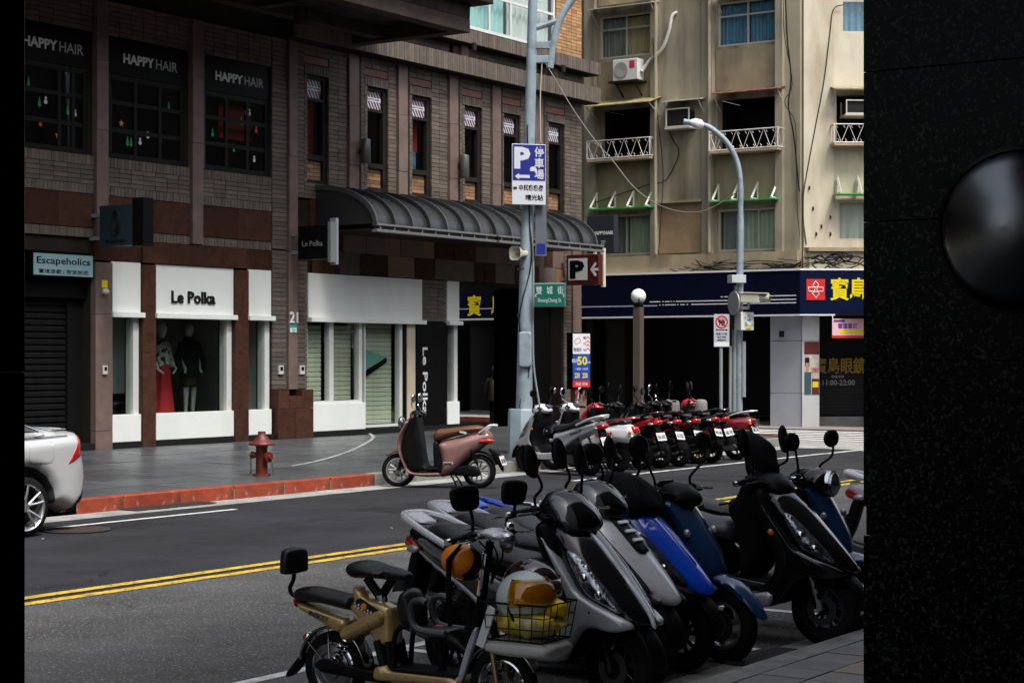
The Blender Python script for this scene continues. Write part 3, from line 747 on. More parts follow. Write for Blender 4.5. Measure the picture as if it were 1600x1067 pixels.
# brown granite piers and lintel
for a, b in ((145, 171.5), (218.5, 239.5), (363.5, 384.5)):
    zz = ZS - 0.05
    for t in ((1.95, 3.48) if a != 145 else (0.62, 2.6, 3.48)):
        BF.part('stone_panel', m_gran if a != 145 else m_stone, bld, U(a), U(b), zz, t - 0.006, -0.3, 0.07, bevel=0.004); zz = t
us = [U(218.5), U(262), U(345), U(384.5)]
for a, b in zip(us, us[1:]): BF.part('stone_panel', m_gran, bld, a + 0.003, b - 0.003, 3.51, 3.87, -0.05, 0.07, bevel=0.004)
BF.part('stone_panel', m_gran, bld, U(385), U(423.5), 3.51, 3.87, -0.05, 0.03); BF.part('stone_panel', m_gran, bld, U(146), U(218), 3.51, 3.87, -0.05, 0.03)
for a, b, c, d in ((425, 452, ZS, 0.88), (452.2, 480, ZS, 0.88), (425, 442, 0.885, 1.24), (442.2, 462, 0.885, 1.12), (462.2, 480, 0.885, 1.24)):
    BF.part('stone_panel', m_gran, bld, U(a), U(b), c, d, -0.05, 0.16, bevel=0.006)
# Escapeholics shutter
sh = BF.part('roller_shutter', m_black, bld, U(-20), U(144), ZS, 3.6, -0.34, -0.3)
sl_me = None
for i in range(24):
    z = ZS + 0.03 + i * 0.108
    if z > 2.8: break
    if sl_me is None:
        sl_me = MB().prism([(0, 0), (0.03, 0.02), (0.03, 0.075), (0, 0.1)], lambda a, b, t: Vector((t, -a, b)), U(-20) + 0.02, U(144) - 0.35).mesh('slat', M('shutter_black', (0.009, 0.009, 0.0095), 0.38, var=0.2))
    link('slat', sl_me, sh, (0, YF + 0.3, z))
BF.part('door', M('door_black', (0.007, 0.007, 0.007), 0.5), bld, U(144) - 0.33, U(144), ZS, 2.8, -0.3, -0.24)
BF.part('sign_panel', m_black, bld, U(-20), U(144), 2.86, 3.6, -0.3, -0.12)
# second shop: glass with closed blinds behind
BF.part('fascia_panel', m_wpan, bld, U(480), U(658), 2.64, 3.5, -0.1, 0.03, bevel=0.006)
BF.part('ledge', m_wpan, bld, U(480), U(660), 2.55, 2.638, -0.1, 0.12, bevel=0.006)
m_bl = M('blind_green', (0.62, 0.63, 0.5), 0.6, var=0.12, vscale=3, stain=(0.25, 0.2, 0.12), sscale=1.2, samt=0.4)
for (a, b, zg) in ((480, 521, 0.95), (521, 567, 0.95), (571, 630, ZS + 0.12)):
    w_ = MB(); BF.box(w_, U(b) - 0.1, U(b), zg, 2.549, -0.14, -0.02); BF.box(w_, U(a), U(a) + 0.03, zg, 2.549, -0.14, -0.02); BF.box(w_, U(a) + 0.03, U(b) - 0.1, zg, zg + 0.05, -0.14, -0.02)
    o = w_.build('shop_window', m_alu, bld)
    BF.part('pane', g_shop, o, U(a) + 0.03, U(b) - 0.1, zg + 0.05, 2.549, -0.09, -0.08)
    me = None; z = zg + 0.05
    while z < 2.5:
        if me is None: me = MB().prism([(0, 0), (0.022, 0.012), (0.022, 0.075), (0, 0.092)], lambda p, q, t: Vector((t, -p, q)), U(a) + 0.03, U(b) - 0.1).mesh('slat', m_bl)
        link('slat', me, o, (0, YF + 0.26, z)); z += 0.094
BF.part('stall_riser', m_wpan, bld, U(483), U(569), ZS + 0.1, 0.948, -0.12, 0.04, bevel=0.006)
mb = MB(); mb.prism([(0, 1.35), (1.05, 1.75), (1.05, 1.86), (0, 1.5)], lambda a, b, t: BF.P(U(572) + a * 0.9, b, t), -0.22, -0.2); mb.build('fallen_board', m_black, bld)
mb = MB(); mb.prism([(0, 1.5), (1.05, 1.86), (0.1, 2.05), (0, 2.05)], lambda a, b, t: BF.P(U(572) + a * 0.9, b, t), -0.22, -0.2); mb.build('teal_sheet', M('teal_sheet', (0.2, 0.42, 0.38), 0.5), bld)
BF.part('jamb', m_black, bld, U(630), U(635), ZS, 2.548, -0.3, 0.0); BF.part('jamb', M('cream_post', (0.5, 0.42, 0.32), 0.5, var=0.1), bld, U(635.2), U(648), ZS, 2.548, -0.3, 0.02, bevel=0.005)
BF.part('stone_panel', m_black, bld, U(648.3), U(684), ZS, 2.6, -0.3, 0.05, bevel=0.004); BF.part('stone_panel', m_black, bld, U(684.2), U(697), ZS, 2.6, -0.3, 0.02)
text('Le Polka', BF.P(U(661), Z(661, 595), 0.054), -EZ, EX, M('lettering_light', (0.65, 0.65, 0.65), 0.5), bld, width=1.42, height=0.17, bold=0.012)
shopfront(U(697.2), U(716), 3.5, 2.64, 0.9, ZS + 0.1)
# door numbers
BF.text('21', U(454.5), Z(455, 496), 0.075, m_wpan, bld, height=0.21, bold=0.01, thick=0.012)
pl = BF.part('number_plate', M('plate_teal', (0.02, 0.28, 0.25), 0.4), bld, U(448), U(460), Z(455, 520), Z(455, 507), 0.062, 0.07)
BF.part('number_plate_face', m_wpan, pl, U(449), U(459), Z(455, 519.5), Z(455, 512), 0.07, 0.073); BF.text('21', U(454), Z(455, 516), 0.0735, m_black, pl, height=0.07)
for px, py in ((158, 578), (437, 578), (470, 578)):
    o = BF.part('intercom', M('plastic_white', (0.55, 0.55, 0.52), 0.4), bld, U(px - 3.5), U(px + 3.5), Z(px, py + 7), Z(px, py - 7), 0.0 if px > 430 else 0.07, 0.05 if px > 430 else 0.11, bevel=0.008)
    BF.part('screen', m_black, o, U(px - 2), U(px + 2), Z(px, py + 1), Z(px, py - 5), 0.11 if px < 430 else 0.05, 0.113 if px < 430 else 0.053)
# passage at the corner
pm = MB(); pm.box(U(716.2), xr - 0.3, YF + 0.36, 30, 3.46, 3.6); pm.box(U(716.2), xr - 0.3, 30, 30.1, 0.2, 3.6)
pm.build('passage_ceiling', m_dark, bld)
BF.part('pillar', M('pillar_black', (0.005, 0.005, 0.005), 0.35), bld, BF.u(779, -1.3), U(880), ZS - 0.2, 3.44, -1.3, -0.35)
# mosaic band above the second shop
rr = random.Random(5); u = U(481); k = 0
mos = [m_gran, m_brick, m_stone, M('stone_ochre', (0.2, 0.11, 0.06), 0.5, var=0.2), m_gran]
zz = ((3.52, 3.95), (3.955, 4.4), (4.405, 4.94))
for z0, z1 in zz:
    u = U(481) + rr.uniform(0, 0.2); 
    while u < U(878):
        w_ = rr.uniform(0.35, 1.0); w_ = min(w_, U(880) - u)
        BF.part('stone_panel', mos[rr.randrange(5)], bld, u, u + w_ - 0.008, z0, z1, -0.05, rr.uniform(0.0, 0.02)); u += w_
# ================================================================== tiled apartment block across the side street
XB = 44.5
TF = Facade((XB, 0, 0), (0, -1, 0), (-1, 0, 0))
uc = TF.u(1253); yc_ = -uc                         # corner
HFc = Facade((XB, yc_, 0), (0.6, -0.8, 0), (-0.8, -0.6, 0))
m_tile = M('tile_beige', (0.32, 0.282, 0.2), 0.6, var=0.22, vscale=0.7, stain=(0.08, 0.058, 0.03), sscale=0.9, sstretch=(1.5, 1.5, 0.16), samt=1.0, bump=0.5, bscale=22)
m_tile_lit = M('tile_beige_lit', (0.58, 0.52, 0.4), 0.6, var=0.08, vscale=1.2, stain=(0.26, 0.19, 0.1), sscale=0.9, sstretch=(1, 1, 0.25), samt=0.75, bump=0.5, bscale=22)  # same tiling, colour lightened where more light reaches the cut corner
m_plas = M('plaster_brown', (0.32, 0.26, 0.165), 0.75, var=0.15, vscale=2, stain=(0.11, 0.085, 0.05), sscale=1.3, sstretch=(1, 1, 0.3), samt=0.6, bump=0.3, bscale=40)
m_frame = M('frame_cream', (0.5, 0.48, 0.42), 0.45, var=0.1, stain=(0.25, 0.2, 0.15), sscale=3, samt=0.4)
m_rail = M('railing_white', (0.62, 0.6, 0.56), 0.5, var=0.1, stain=(0.3, 0.16, 0.08), sscale=9, samt=0.6)
m_rust = M('awning_rusty', (0.3, 0.26, 0.12), 0.7, var=0.4, vscale=6, stain=(0.12, 0.05, 0.025), sscale=4, samt=0.7)
m_green = M('awning_green', (0.03, 0.3, 0.06), 0.5, var=0.15)
m_navy = M('sign_navy', (0.004, 0.005, 0.016), 0.3, var=0.1)
m_cyel = M('curtain_tan', (0.5, 0.4, 0.22), 0.85, var=0.1); m_cblue = M('curtain_blue', (0.12, 0.27, 0.4), 0.85, var=0.15); m_cgrey = M('curtain_grey', (0.3, 0.31, 0.28), 0.85, var=0.1); m_cgr = M('curtain_green', (0.5, 0.58, 0.45), 0.85, var=0.1); m_cl = M('curtain_white', (0.7, 0.72, 0.66), 0.85, var=0.1)
fp0 = lambda F, px, py, o=0.03: F.P(F.u(px, o), F.z(px, py, o), o)
apt = thing('apartment_building', 'stained beige tiled apartment block above a navy shop fascia', 'building', loc=(XB + 3, 24, 0))
ub = -34.0
A0, A1, B0, B1 = TF.u(937), TF.u(1018), TF.u(1121), TF.u(1214)
floors = [4.72, 7.42, 10.3, 13.5, 16.7]
hA = [(A0, A1, 4.72, 5.86), (A0, A1, 7.35, 8.86), (A0, A1, 10.29, 11.5)]; hB = [(B0, B1, 4.72, 5.86), (B0, B1, 7.35, 8.86), (B0, B1, 10.29, 11.5)]
hS = [(TF.u(1054), TF.u(1082), 8.15, 8.75), (TF.u(1054), TF.u(1085), 10.95, 11.55)]
for z in (13.5, 16.7):
    for q in (A0, A1), (B0, B1): (hA if q[0] == A0 else hB).append((*q, z, z + 1.3))
mb = MB(); TF.wall(mb, ub, uc, 3.0, 20, hA + hB + hS, -0.3, 0)
mb.box(XB + 0.31, 62, 14.0, 34, 19.9, 20.1); mb.box(XB + 0.31, 62, 33.7, 34, 3.0, 19.9)
mb.build('wall', m_tile, apt)
cw = 4.2
hC = [(HFc.u(1310), HFc.u(1310) + 1.5, 4.95, 6.0), (HFc.u(1307), HFc.u(1307) + 1.5, 7.5, 8.8), (HFc.u(1315), HFc.u(1315) + 1.5, 10.45, 11.6), (HFc.u(1315), HFc.u(1315) + 1.5, 13.6, 14.9)]
mb = MB(); HFc.wall(mb, 0.03, cw, 3.0, 20, hC, -0.3, 0.0)
e = HFc.P(cw, 0, 0); mb.box(e.x + 0.01, e.x + 20, e.y - 0.02, e.y + 0.3, 3.0, 20)
mb.build('wall', m_tile_lit, apt)
# corner pier, pilasters and recessed bay infill
for a, b, z0, z1, o in ((1217.5, 1252.6, 4.45, 20, 0.1), (1217, 1228, 4.45, 20, 0.24), (1100, 1118, 4.45, 20, 0.14), (1112, 1118.5, 4.45, 20, 0.22), (1020, 1030, 4.45, 20, 0.16), (917, 933, 4.45, 20, 0.16), (1030.5, 1099.5, 6.15, 20, 0.06)):
    TF.part('pilaster', m_tile, apt, TF.u(a), TF.u(b), z0, z1, -0.02, o)
for (a, b) in ((A0, A1), (B0, B1)):
    for z0, z1 in ((5.95, 7.3), (9.05, 10.2), (11.8, 13.4)): TF.part('spandrel_panel', m_plas, apt, a - 0.02, b + 0.02, z0, z1, -0.02, 0.035)
TF.part('spandrel_panel', M('tile_tan', (0.3, 0.21, 0.12), 0.6, var=0.15, rand=0.1, bump=0.6, bscale=26), apt, TF.u(1030.5), TF.u(1099.5), 4.72, 6.1, -0.02, 0.03)
TF.part('ledge', m_plas, apt, TF.u(1030), TF.u(1101), 6.1, 6.16, 0.031, 0.2)
TF.part('belt_course', m_plas, apt, ub, uc, 4.15, 4.66, -0.05, 0.3); HFc.part('belt_course', m_tile_lit, apt, 0.16, cw, 4.15, 4.62, -0.05, 0.22)
HFc.part('ledge', m_plas, apt, 0.1, cw, 4.64, 4.74, 0.001, 0.36); HFc.part('pilaster', m_tile_lit, apt, 0.04, HFc.u(1302), 4.75, 20, -0.02, 0.06)
# stains and plaster patches
# windows
G2 = g_thin
def win(F, q, cols, rows, cur, seed, o=-0.06): return window(F, apt, *q, m_frame, G2, cols=cols, rows=rows, fw=0.055, o=o, cur=cur, seed=seed, folds=8)
win(TF, hA[0], (0.5,), (), [(0, 0.5, m_cgrey), (0.5, 1, m_cgr)], 1); win(TF, hB[0], (0.36, 0.68), (), [(0, 0.36, m_cgrey), (0.36, 1, m_cgr)], 2)
win(TF, hA[2], (0.5,), (0.68,), [(0, 0.5, m_cgrey), (0.5, 1, m_cyel)], 3); win(TF, hB[2], (0.5,), (0.68,), [(0, 0.5, m_cblue), (0.5, 1, m_cblue)], 4)
win(HFc, hC[0], (0.6,), (), [(0, 1, m_cl)], 5); win(HFc, hC[2], (0.5,), (0.75,), [(0, 1, m_cblue)], 6); win(HFc, hC[3], (0.5,), (), [(0, 1, m_cl)], 7)
for q in hA[3:] + hB[3:]: win(TF, q, (0.5,), (0.68,), [(0, 1, m_cgrey)], 8)
win(TF, hS[1], (), (), [(0, 1, m_cl)], 9, o=-0.12)
# dark open balconies on the third storey
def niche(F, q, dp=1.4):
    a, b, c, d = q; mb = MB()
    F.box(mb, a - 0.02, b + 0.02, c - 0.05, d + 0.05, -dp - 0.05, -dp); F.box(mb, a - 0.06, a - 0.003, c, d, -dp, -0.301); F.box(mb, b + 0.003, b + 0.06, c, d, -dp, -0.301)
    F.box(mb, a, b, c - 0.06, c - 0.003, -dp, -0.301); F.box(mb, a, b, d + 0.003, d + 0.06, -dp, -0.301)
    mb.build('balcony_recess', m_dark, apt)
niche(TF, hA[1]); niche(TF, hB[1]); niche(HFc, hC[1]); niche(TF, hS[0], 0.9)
def railing(F, u0, u1, z0, z1, o):
    """white wrought railing with crossed bars, ends returned to the wall"""
    mb = MB(); t = 0.018
    seg = [(F.P(u0, 0, 0.02), F.P(u0, 0, o)), (F.P(u0, 0, o), F.P(u1, 0, o)), (F.P(u1, 0, o), F.P(u1, 0, 0.02))]
    for a, b in seg:
        for z in (z0, z1): mb.tube([a + EZ * z, b + EZ * z], t, 6)
        L = (b - a).length; k = max(2, round(L / 0.2))
        for i in range(k):
            p = a + (b - a) * (i / k); q = a + (b - a) * ((i + 1) / k); m_ = (p + q) / 2
            if i % 2: mb.tube([p + EZ * z0, m_ + EZ * (z0 + 0.03), m_ + EZ * (z1 - 0.03), q + EZ * z1], 0.008, 4) if False else mb.tube([p + EZ * z0, q + EZ * z1], 0.009, 4)
            else: mb.tube([p + EZ * z1, q + EZ * z0], 0.009, 4)
            mb.tube([m_ + EZ * (z0 + 0.1), m_ + EZ * (z0 + 0.05) + (q - p) * 0.2, m_ + EZ * (z0 + 0.012)], 0.008, 4); mb.tube([m_ + EZ * (z1 - 0.1), m_ + EZ * (z1 - 0.05) - (q - p) * 0.2, m_ + EZ * (z1 - 0.012)], 0.008, 4)
    for c in (seg[0][1], seg[1][1]): mb.tube([c + EZ * z0, c + EZ * z1], 0.02, 6)
    r_ = mb.build('railing', m_rail, apt)
    F.part('balcony_floor', M('floor_rusty', (0.4, 0.3, 0.2), 0.7, var=0.3, stain=(0.25, 0.1, 0.04), sscale=6, samt=0.8), apt, u0, u1, z0 - 0.08, z0 - 0.025, 0.02, o + 0.02)
railing(TF, TF.u(917, .5), TF.u(1015, .5), 7.42, 7.92, 0.5); railing(TF, TF.u(1108, .5), TF.u(1215, .5), 7.42, 7.92, 0.5); railing(HFc, HFc.u(1303, .4), HFc.u(1303) + 1.9, 7.5, 7.98, 0.4)
def awning(F, u0, u1, z, o, drop, mat, n=0, name='awning'):
    mb = MB(); k = n or 1
    c = [F.P(u0, z, 0.03), F.P(u1, z, 0.03), F.P(u1, z - drop, o), F.P(u0, z - drop, o)]
    mb.add(c + [p - EZ * 0.025 for p in c], [(0, 1, 2, 3), (7, 6, 5, 4), (0, 4, 5, 1), (1, 5, 6, 2), (2, 6, 7, 3), (3, 7, 4, 0)])
    a_ = mb.build(name, mat, apt)
    br = MB()
    for u in (u0 + 0.06, u1 - 0.06): br.tube([F.P(u, z - 0.55, 0.02), F.P(u, z - drop - 0.03, o - 0.05)], 0.014, 5)
    br.build('bracket', m_frame, a_)
    return a_
awning(TF, TF.u(916, .6), TF.u(1019, .6), 9.1, 0.75, 0.22, m_rust); awning(TF, TF.u(1110, .5), TF.u(1217, .5), 9.08, 0.5, 0.12, M('awning_red', (0.12, 0.03, 0.025), 0.7, var=0.3, stain=(0.35, 0.25, 0.1), sscale=7, samt=0.6))
awning(TF, TF.u(918, .5), TF.u(1018, .5), 11.75, 0.5, 0.1, m_frame); awning(TF, TF.u(1112, .5), TF.u(1212, .5), 11.75, 0.5, 0.1, m_frame)
awning(TF, TF.u(1030, .6), TF.u(1090, .6), 8.95, 0.5, 0.08, m_frame); awning(HFc, HFc.u(1302, .4), HFc.u(1302) + 1.9, 9.02, 0.45, 0.1, m_rust)
for F, u0, u1, zf in ((TF, TF.u(918, .4), TF.u(1016, .4), 6.02), (TF, TF.u(1108, .4), TF.u(1213, .4), 6.06), (HFc, HFc.u(1305, .35), HFc.u(1305) + 1.8, 6.15)):
    a_ = F.part('green_awning', m_green, apt, u0, u1, zf - 0.03, zf, 0.05, 0.5)
    k = 4
    for i in range(k):
        u = u0 + 0.12 + (u1 - u0 - 0.24) * i / (k - 1)
        mb = MB(); mb.prism([(0.08, 0.0), (0.5, 0.0), (0.08, 0.48)], lambda o_, z_, t: F.P(u + t, zf + z_ + 0.002, o_), -0.02, 0.02)
        mb = MB()
        mb.tube([F.P(u, zf + 0.02, 0.08), F.P(u, zf + 0.02, 0.48)], 0.034, 4); mb.tube([F.P(u, zf + 0.04, 0.09), F.P(u, zf + 0.5, 0.09)], 0.034, 4); mb.tube([F.P(u, zf + 0.03, 0.46), F.P(u, zf + 0.45, 0.1)], 0.036, 4)
        mb.build('bracket', m_frame, a_)
m_mark = M('anchor_dark', (0.05, 0.04, 0.03), 0.8, var=0.3)
am = MB().lathe([(.001, -.012), (.05, -.012), (.06, 0), (.06, .01), (.001, .01)], n=8).mesh('anchor_mark', m_mark)
for px, py in ((1283, 354), (1297, 340), (1297, 366), (1270, 326), (1264, 294), (1275, 366)):
    link('anchor_mark', am, apt, fp0(HFc, px, py, 0.066), (R(90), 0, R(53.1)))
for px, z0, z1 in ((1108, 4.7, 19.5), (1024, 4.7, 19.5)): 
    a_ = TF.P(TF.u(px, .3), 0, .3); MB().tube([(a_.x, a_.y, z0), (a_.x, a_.y, z1)], .045, 8).build('drain_pipe', m_tile, apt, smooth=True)
# navy fascia
fz0, fz1 = 2.98, 4.13
us = uc + 0.145
TF.part('shop_fascia', m_navy, apt, ub, us, fz0, fz1, -0.05, 0.45)
HFc.part('shop_fascia', M('sign_navy_lit', (0.005, 0.009, 0.03), 0.3), apt, -0.142, cw, fz0, fz1, -0.05, 0.44)  # same fascia, navy lightened for the brighter lit corner face
m_wt = M('line_white', (0.7, 0.7, 0.72), 0.5); m_lt = M('line_lilac', (0.4, 0.4, 0.55), 0.5)
TF.part('fascia_trim', m_wt, apt, ub, us + 0.01, fz1 + 0.002, fz1 + 0.05, -0.05, 0.47); TF.part('fascia_trim', m_wt, apt, ub, us + 0.01, fz0 - 0.04, fz0 - 0.002, -0.05, 0.47)
HFc.part('fascia_trim', m_wt, apt, -0.15, cw, fz1 + 0.002, fz1 + 0.05, -0.05, 0.46); HFc.part('fascia_trim', m_wt, apt, -0.15, cw, fz0 - 0.04, fz0 - 0.002, -0.05, 0.46)
TF.part('stripe', m_lt, apt, ub, TF.u(1027, .45), 3.25, 3.28, 0.45, 0.454)
def dash(a, b, z): TF.part('stripe', m_wt, apt, TF.u(a, .45), TF.u(b, .45), z, z + 0.025, 0.45, 0.454)
for a, b in ((1015, 1032), (1035, 1037), (1039, 1046), (1048, 1050), (1052, 1054), (1056, 1244)): dash(a, b, 3.36)
for a, b in ((1030, 1032), (1035, 1037), (1039, 1056), (1058, 1060), (1063, 1070), (1073, 1075), (1080, 1244)): dash(a, b, 3.27)
dash(1126, 1130, 3.46); dash(1132, 1137, 3.46); dash(1160, 1244, 3.46)
m_syel = M('sign_yellow', (0.75, 0.58, 0.0), 0.5); m_sred = M('sign_red', (0.55, 0.02, 0.02), 0.45)
q0, q1 = HFc.u(1260, .45), HFc.u(1289, .45)
lg = HFc.part('logo_panel', m_sred, apt, q0, q1, 3.35, 3.9, 0.44, 0.46)
mb = MB(); cu = (q0 + q1) / 2
def outline(F, pts, o, w=0.012):
    mb = MB(); P = [F.P(u, z, o) for u, z in pts]; mb.tube(P + [P[0]], w, 5, caps=False); return mb
s_ = 0.26
for pts in ([(0, 0.85), (0.3, 0.45), (0.12, 0.22), (-0.12, 0.22), (-0.3, 0.45)], [(-0.78, 0.2), (-0.2, 0.24), (-0.08, 0.0), (-0.22, -0.2), (-0.72, -0.18)], [(0.78, 0.2), (0.2, 0.24), (0.08, 0.0), (0.22, -0.2), (0.72, -0.18)], [(-0.15, -0.22), (0.15, -0.22), (0.36, -0.4), (0.02, -0.85), (-0.36, -0.4)]):
    outline(HFc, [(cu + u * s_, 3.625 + z * s_) for u, z in pts], 0.462).build('logo_mark', m_wt, lg)
HFc.text('寶', HFc.u(1312, .45), 3.64, 0.445, m_syel, apt, height=0.6, width=0.5, bold=0.018)
HFc.text('島', HFc.u(1343, .45), 3.64, 0.445, m_syel, apt, height=0.6, width=0.5, bold=0.018); HFc.text('眼鏡', HFc.u(1343, .45) + 1.1, 3.64, 0.445, m_syel, apt, height=0.6, width=1.1, bold=0.018)
TF.text('寶', TF.u(741, .45), 3.36, 0.455, m_syel, apt, height=0.62, width=0.5, bold=0.018); TF.text('島', TF.u(779, .45), 3.36, 0.455, m_syel, apt, height=0.62, width=0.5, bold=0.018); TF.text('眼鏡', TF.u(823, .45), 3.36, 0.455, m_syel, apt, height=0.62, width=1.2, bold=0.018)
# arcade beneath: pillars, soffit and dark back wall
m_pg = M('pillar_grey', (0.36, 0.38, 0.42), 0.35, var=0.06, rand=0.04, stain=(0.25, 0.26, 0.28), sscale=1.5, samt=0.5)
m_pl = M('pillar_light', (0.5, 0.51, 0.52), 0.4, var=0.06, rand=0.04)
pu = TF.u(1203)
for z0, z1 in ((0.0, 0.88), (0.89, 2.28), (2.29, 2.93)):
    TF.part('pillar_panel', m_pg, apt, pu, uc - 0.02, z0, z1, -0.6, -0.02, bevel=0.006)
    HFc.part('pillar_panel', m_pl, apt, 0.0, HFc.u(1280), z0, z1, -0.5, 0.02, bevel=0.006)
TF.part('corner_trim', M('trim_navy', (0.01, 0.03, 0.08), 0.4), apt, uc - 0.018, uc + 0.03, 0.0, 2.93, -0.3, -0.016)
lm = TF.part('wall_lamp', m_pg, apt, TF.u(1219), TF.u(1229), 2.35, 2.58, -0.02, 0.1); TF.part('lamp_grille', m_dframe, lm, TF.u(1220), TF.u(1228), 2.38, 2.55, 0.1, 0.11)
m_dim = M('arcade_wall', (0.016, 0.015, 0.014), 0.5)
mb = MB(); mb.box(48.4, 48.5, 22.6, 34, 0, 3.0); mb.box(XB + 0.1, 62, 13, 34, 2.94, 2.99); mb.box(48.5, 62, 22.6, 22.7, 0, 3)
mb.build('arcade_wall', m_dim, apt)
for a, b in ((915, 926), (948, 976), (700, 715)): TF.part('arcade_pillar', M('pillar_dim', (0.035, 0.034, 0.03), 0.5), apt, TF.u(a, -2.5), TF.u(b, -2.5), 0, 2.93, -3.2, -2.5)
# shutter with shop name on the cut corner
sh = HFc.part('roller_shutter', M('shutter_dark', (0.012, 0.013, 0.015), 0.5), apt, HFc.u(1280) + 0.01, cw + 1.5, 0.25, 2.93, -1.2, -1.1)
me = None
for i in range(16):
    if me is None:
        me = MB(); a, b = HFc.u(1281, -1.1), cw + 1.4; HFc.box(me, a, b, 0.0, 0.075, -1.099, -1.08); me = me.mesh('slat', M('slat_dark', (0.03, 0.031, 0.033), 0.4))
    link('slat', me, sh, (0, 0, 0.3 + i * 0.09))
HFc.part('step', m_conc, apt, HFc.u(1280) + 0.01, cw + 1.5, 0.0, 0.24, -1.2, -0.9)
HFc.text('寶島眼鏡', HFc.u(1312, -1.1) , 1.62, -1.05, M('sign_gold', (0.4, 0.26, 0.02), 0.5), apt, width=HFc.u(1350, -1.1) - HFc.u(1276, -1.1) + 0.1, height=0.44, bold=0.012)
HFc.text('營業時間', HFc.u(1308, -1.1), 1.32, -1.05, m_lett, apt, height=0.08)
HFc.text('11:00-22:00', HFc.u(1310, -1.1), 1.16, -1.05, m_lett, apt, height=0.14, bold=0.01)
# poster on the pillar
ps = HFc.part('poster', M('poster_paper', (0.5, 0.47, 0.42), 0.5, var=0.2, vscale=7), apt, 0.06, HFc.u(1279.5), 0.86, 2.26, 0.02, 0.028)
pu0, pu1 = 0.06, HFc.u(1279.5)
def pbit(c, a, b, z0, z1, nm='poster_print', o=0.03): HFc.part(nm, c, ps, pu0 + (pu1 - pu0) * a, pu0 + (pu1 - pu0) * b, z0, z1, 0.028, o)
pbit(M('print_maroon', (0.1, 0.012, 0.012), 0.5), 0, 1, 1.92, 2.26); pbit(M('print_hair', (0.015, 0.012, 0.01), 0.6), 0.04, 0.34, 1.6, 1.84); pbit(M('print_skin', (0.4, 0.22, 0.15), 0.6), 0.08, 0.3, 1.46, 1.7, o=0.032)
pbit(M('print_denim', (0.03, 0.07, 0.09), 0.6), 0, 0.46, 0.86, 1.45); pbit(M('print_maroon', (0.1, 0.012, 0.012), 0.5), 0.5, 1, 0.86, 1.28); pbit(m_syel, 0.55, 0.95, 1.05, 1.2, o=0.034)
HFc.text('2980', pu0 + (pu1 - pu0) * 0.7, 1.5, 0.03, m_sred, ps, width=0.2, height=0.15, bold=0.02)
# hanging banner
hb = thing('hanging_banner', 'pink and white advertising banner hanging below the navy fascia near the pillar', 'banner', loc=HFc.P(HFc.u(1323, .5), 2.4, 0.5))
b0, b1 = HFc.u(1300, .5), HFc.u(1350, .5) + 0.3
HFc.part('panel', M('banner_pink', (0.75, 0.45, 0.5), 0.5), hb, b0, b1, 2.35, 2.86, 0.5, 0.53)
HFc.part('red_strip', m_sred, hb, b0, b1, 2.35, 2.42, 0.53, 0.533); HFc.part('yellow_strip', m_syel, hb, b0 + 0.18, b1, 2.47, 2.57, 0.53, 0.533); HFc.part('tab', M('print_purple', (0.12, 0.03, 0.25), 0.5), hb, b0 + 0.04, b0 + 0.34, 2.77, 2.83, 0.53, 0.533)
HFc.text('看遠看近', (b0 + HFc.u(1343, .5)) / 2 + 0.04, 2.67, 0.533, M('print_purple', (0.12, 0.03, 0.25), 0.5), hb, width=0.52, height=0.14, bold=0.02)
mb = MB(); mb.tube([HFc.P(b0 + 0.02, 2.86, 0.515), HFc.P(b0 + 0.02, fz0 - 0.02, 0.42)], 0.012, 5); mb.tube([HFc.P(b1 - 0.1, 2.86, 0.515), HFc.P(b1 - 0.1, fz0 - 0.02, 0.42)], 0.012, 5); mb.build('hanger', m_wt, hb)
# ---- air conditioners
def cond(label, F, px, z, w_=0.8, h=0.6, o=0.1):
    u = F.u(px, .3); t = thing('air_conditioner', label, 'air conditioner', loc=F.P(u, z, o))
    F.part('body', M('ac_white', (0.62, 0.62, 0.58), 0.45, var=0.08, stain=(0.4, 0.36, 0.28), sscale=3, samt=0.4), t, u - w_ / 2, u + w_ / 2, z, z + h, o, o + 0.36, bevel=0.02)
    mb = MB(); c = F.P(u - w_ * 0.16, z + h / 2, o + 0.365)
    ring = lambda r, dz: [c + F.n * dz + F.du * (r * math.cos(a)) + EZ * (r * math.sin(a)) for a in [i * math.pi / 12 for i in range(24)]]
    mb.loft([ring(0.22, 0), ring(0.22, 0.012), ring(0.19, 0.012), ring(0.05, 0.004)], caps=False); mb.loft([ring(0.05, 0.004), ring(0.001, 0.004)], caps=False)
    mb.build('fan_grille', M('ac_grille', (0.3, 0.3, 0.29), 0.5), t)
    F.part('sticker', M('sticker_pink', (0.5, 0.02, 0.1), 0.5), t, u + w_ * 0.18, u + w_ * 0.38, z + h * 0.55, z + h * 0.9, o + 0.36, o + 0.364)
    mb = MB()
    F.box(mb, u - w_ / 2 - 0.1, u + w_ / 2 + 0.05, z - 0.05, z - 0.003, 0.002, o + 0.45)
    for k in (-0.3, 0.3): mb.tube([F.P(u + k, z - 0.4, 0.02), F.P(u + k, z - 0.05, o + 0.4)], 0.025, 5)
    mb.build('bracket', m_dframe, t)
cond('white air conditioner outdoor unit with a pink sticker on a wall bracket', TF, 981, 9.55)
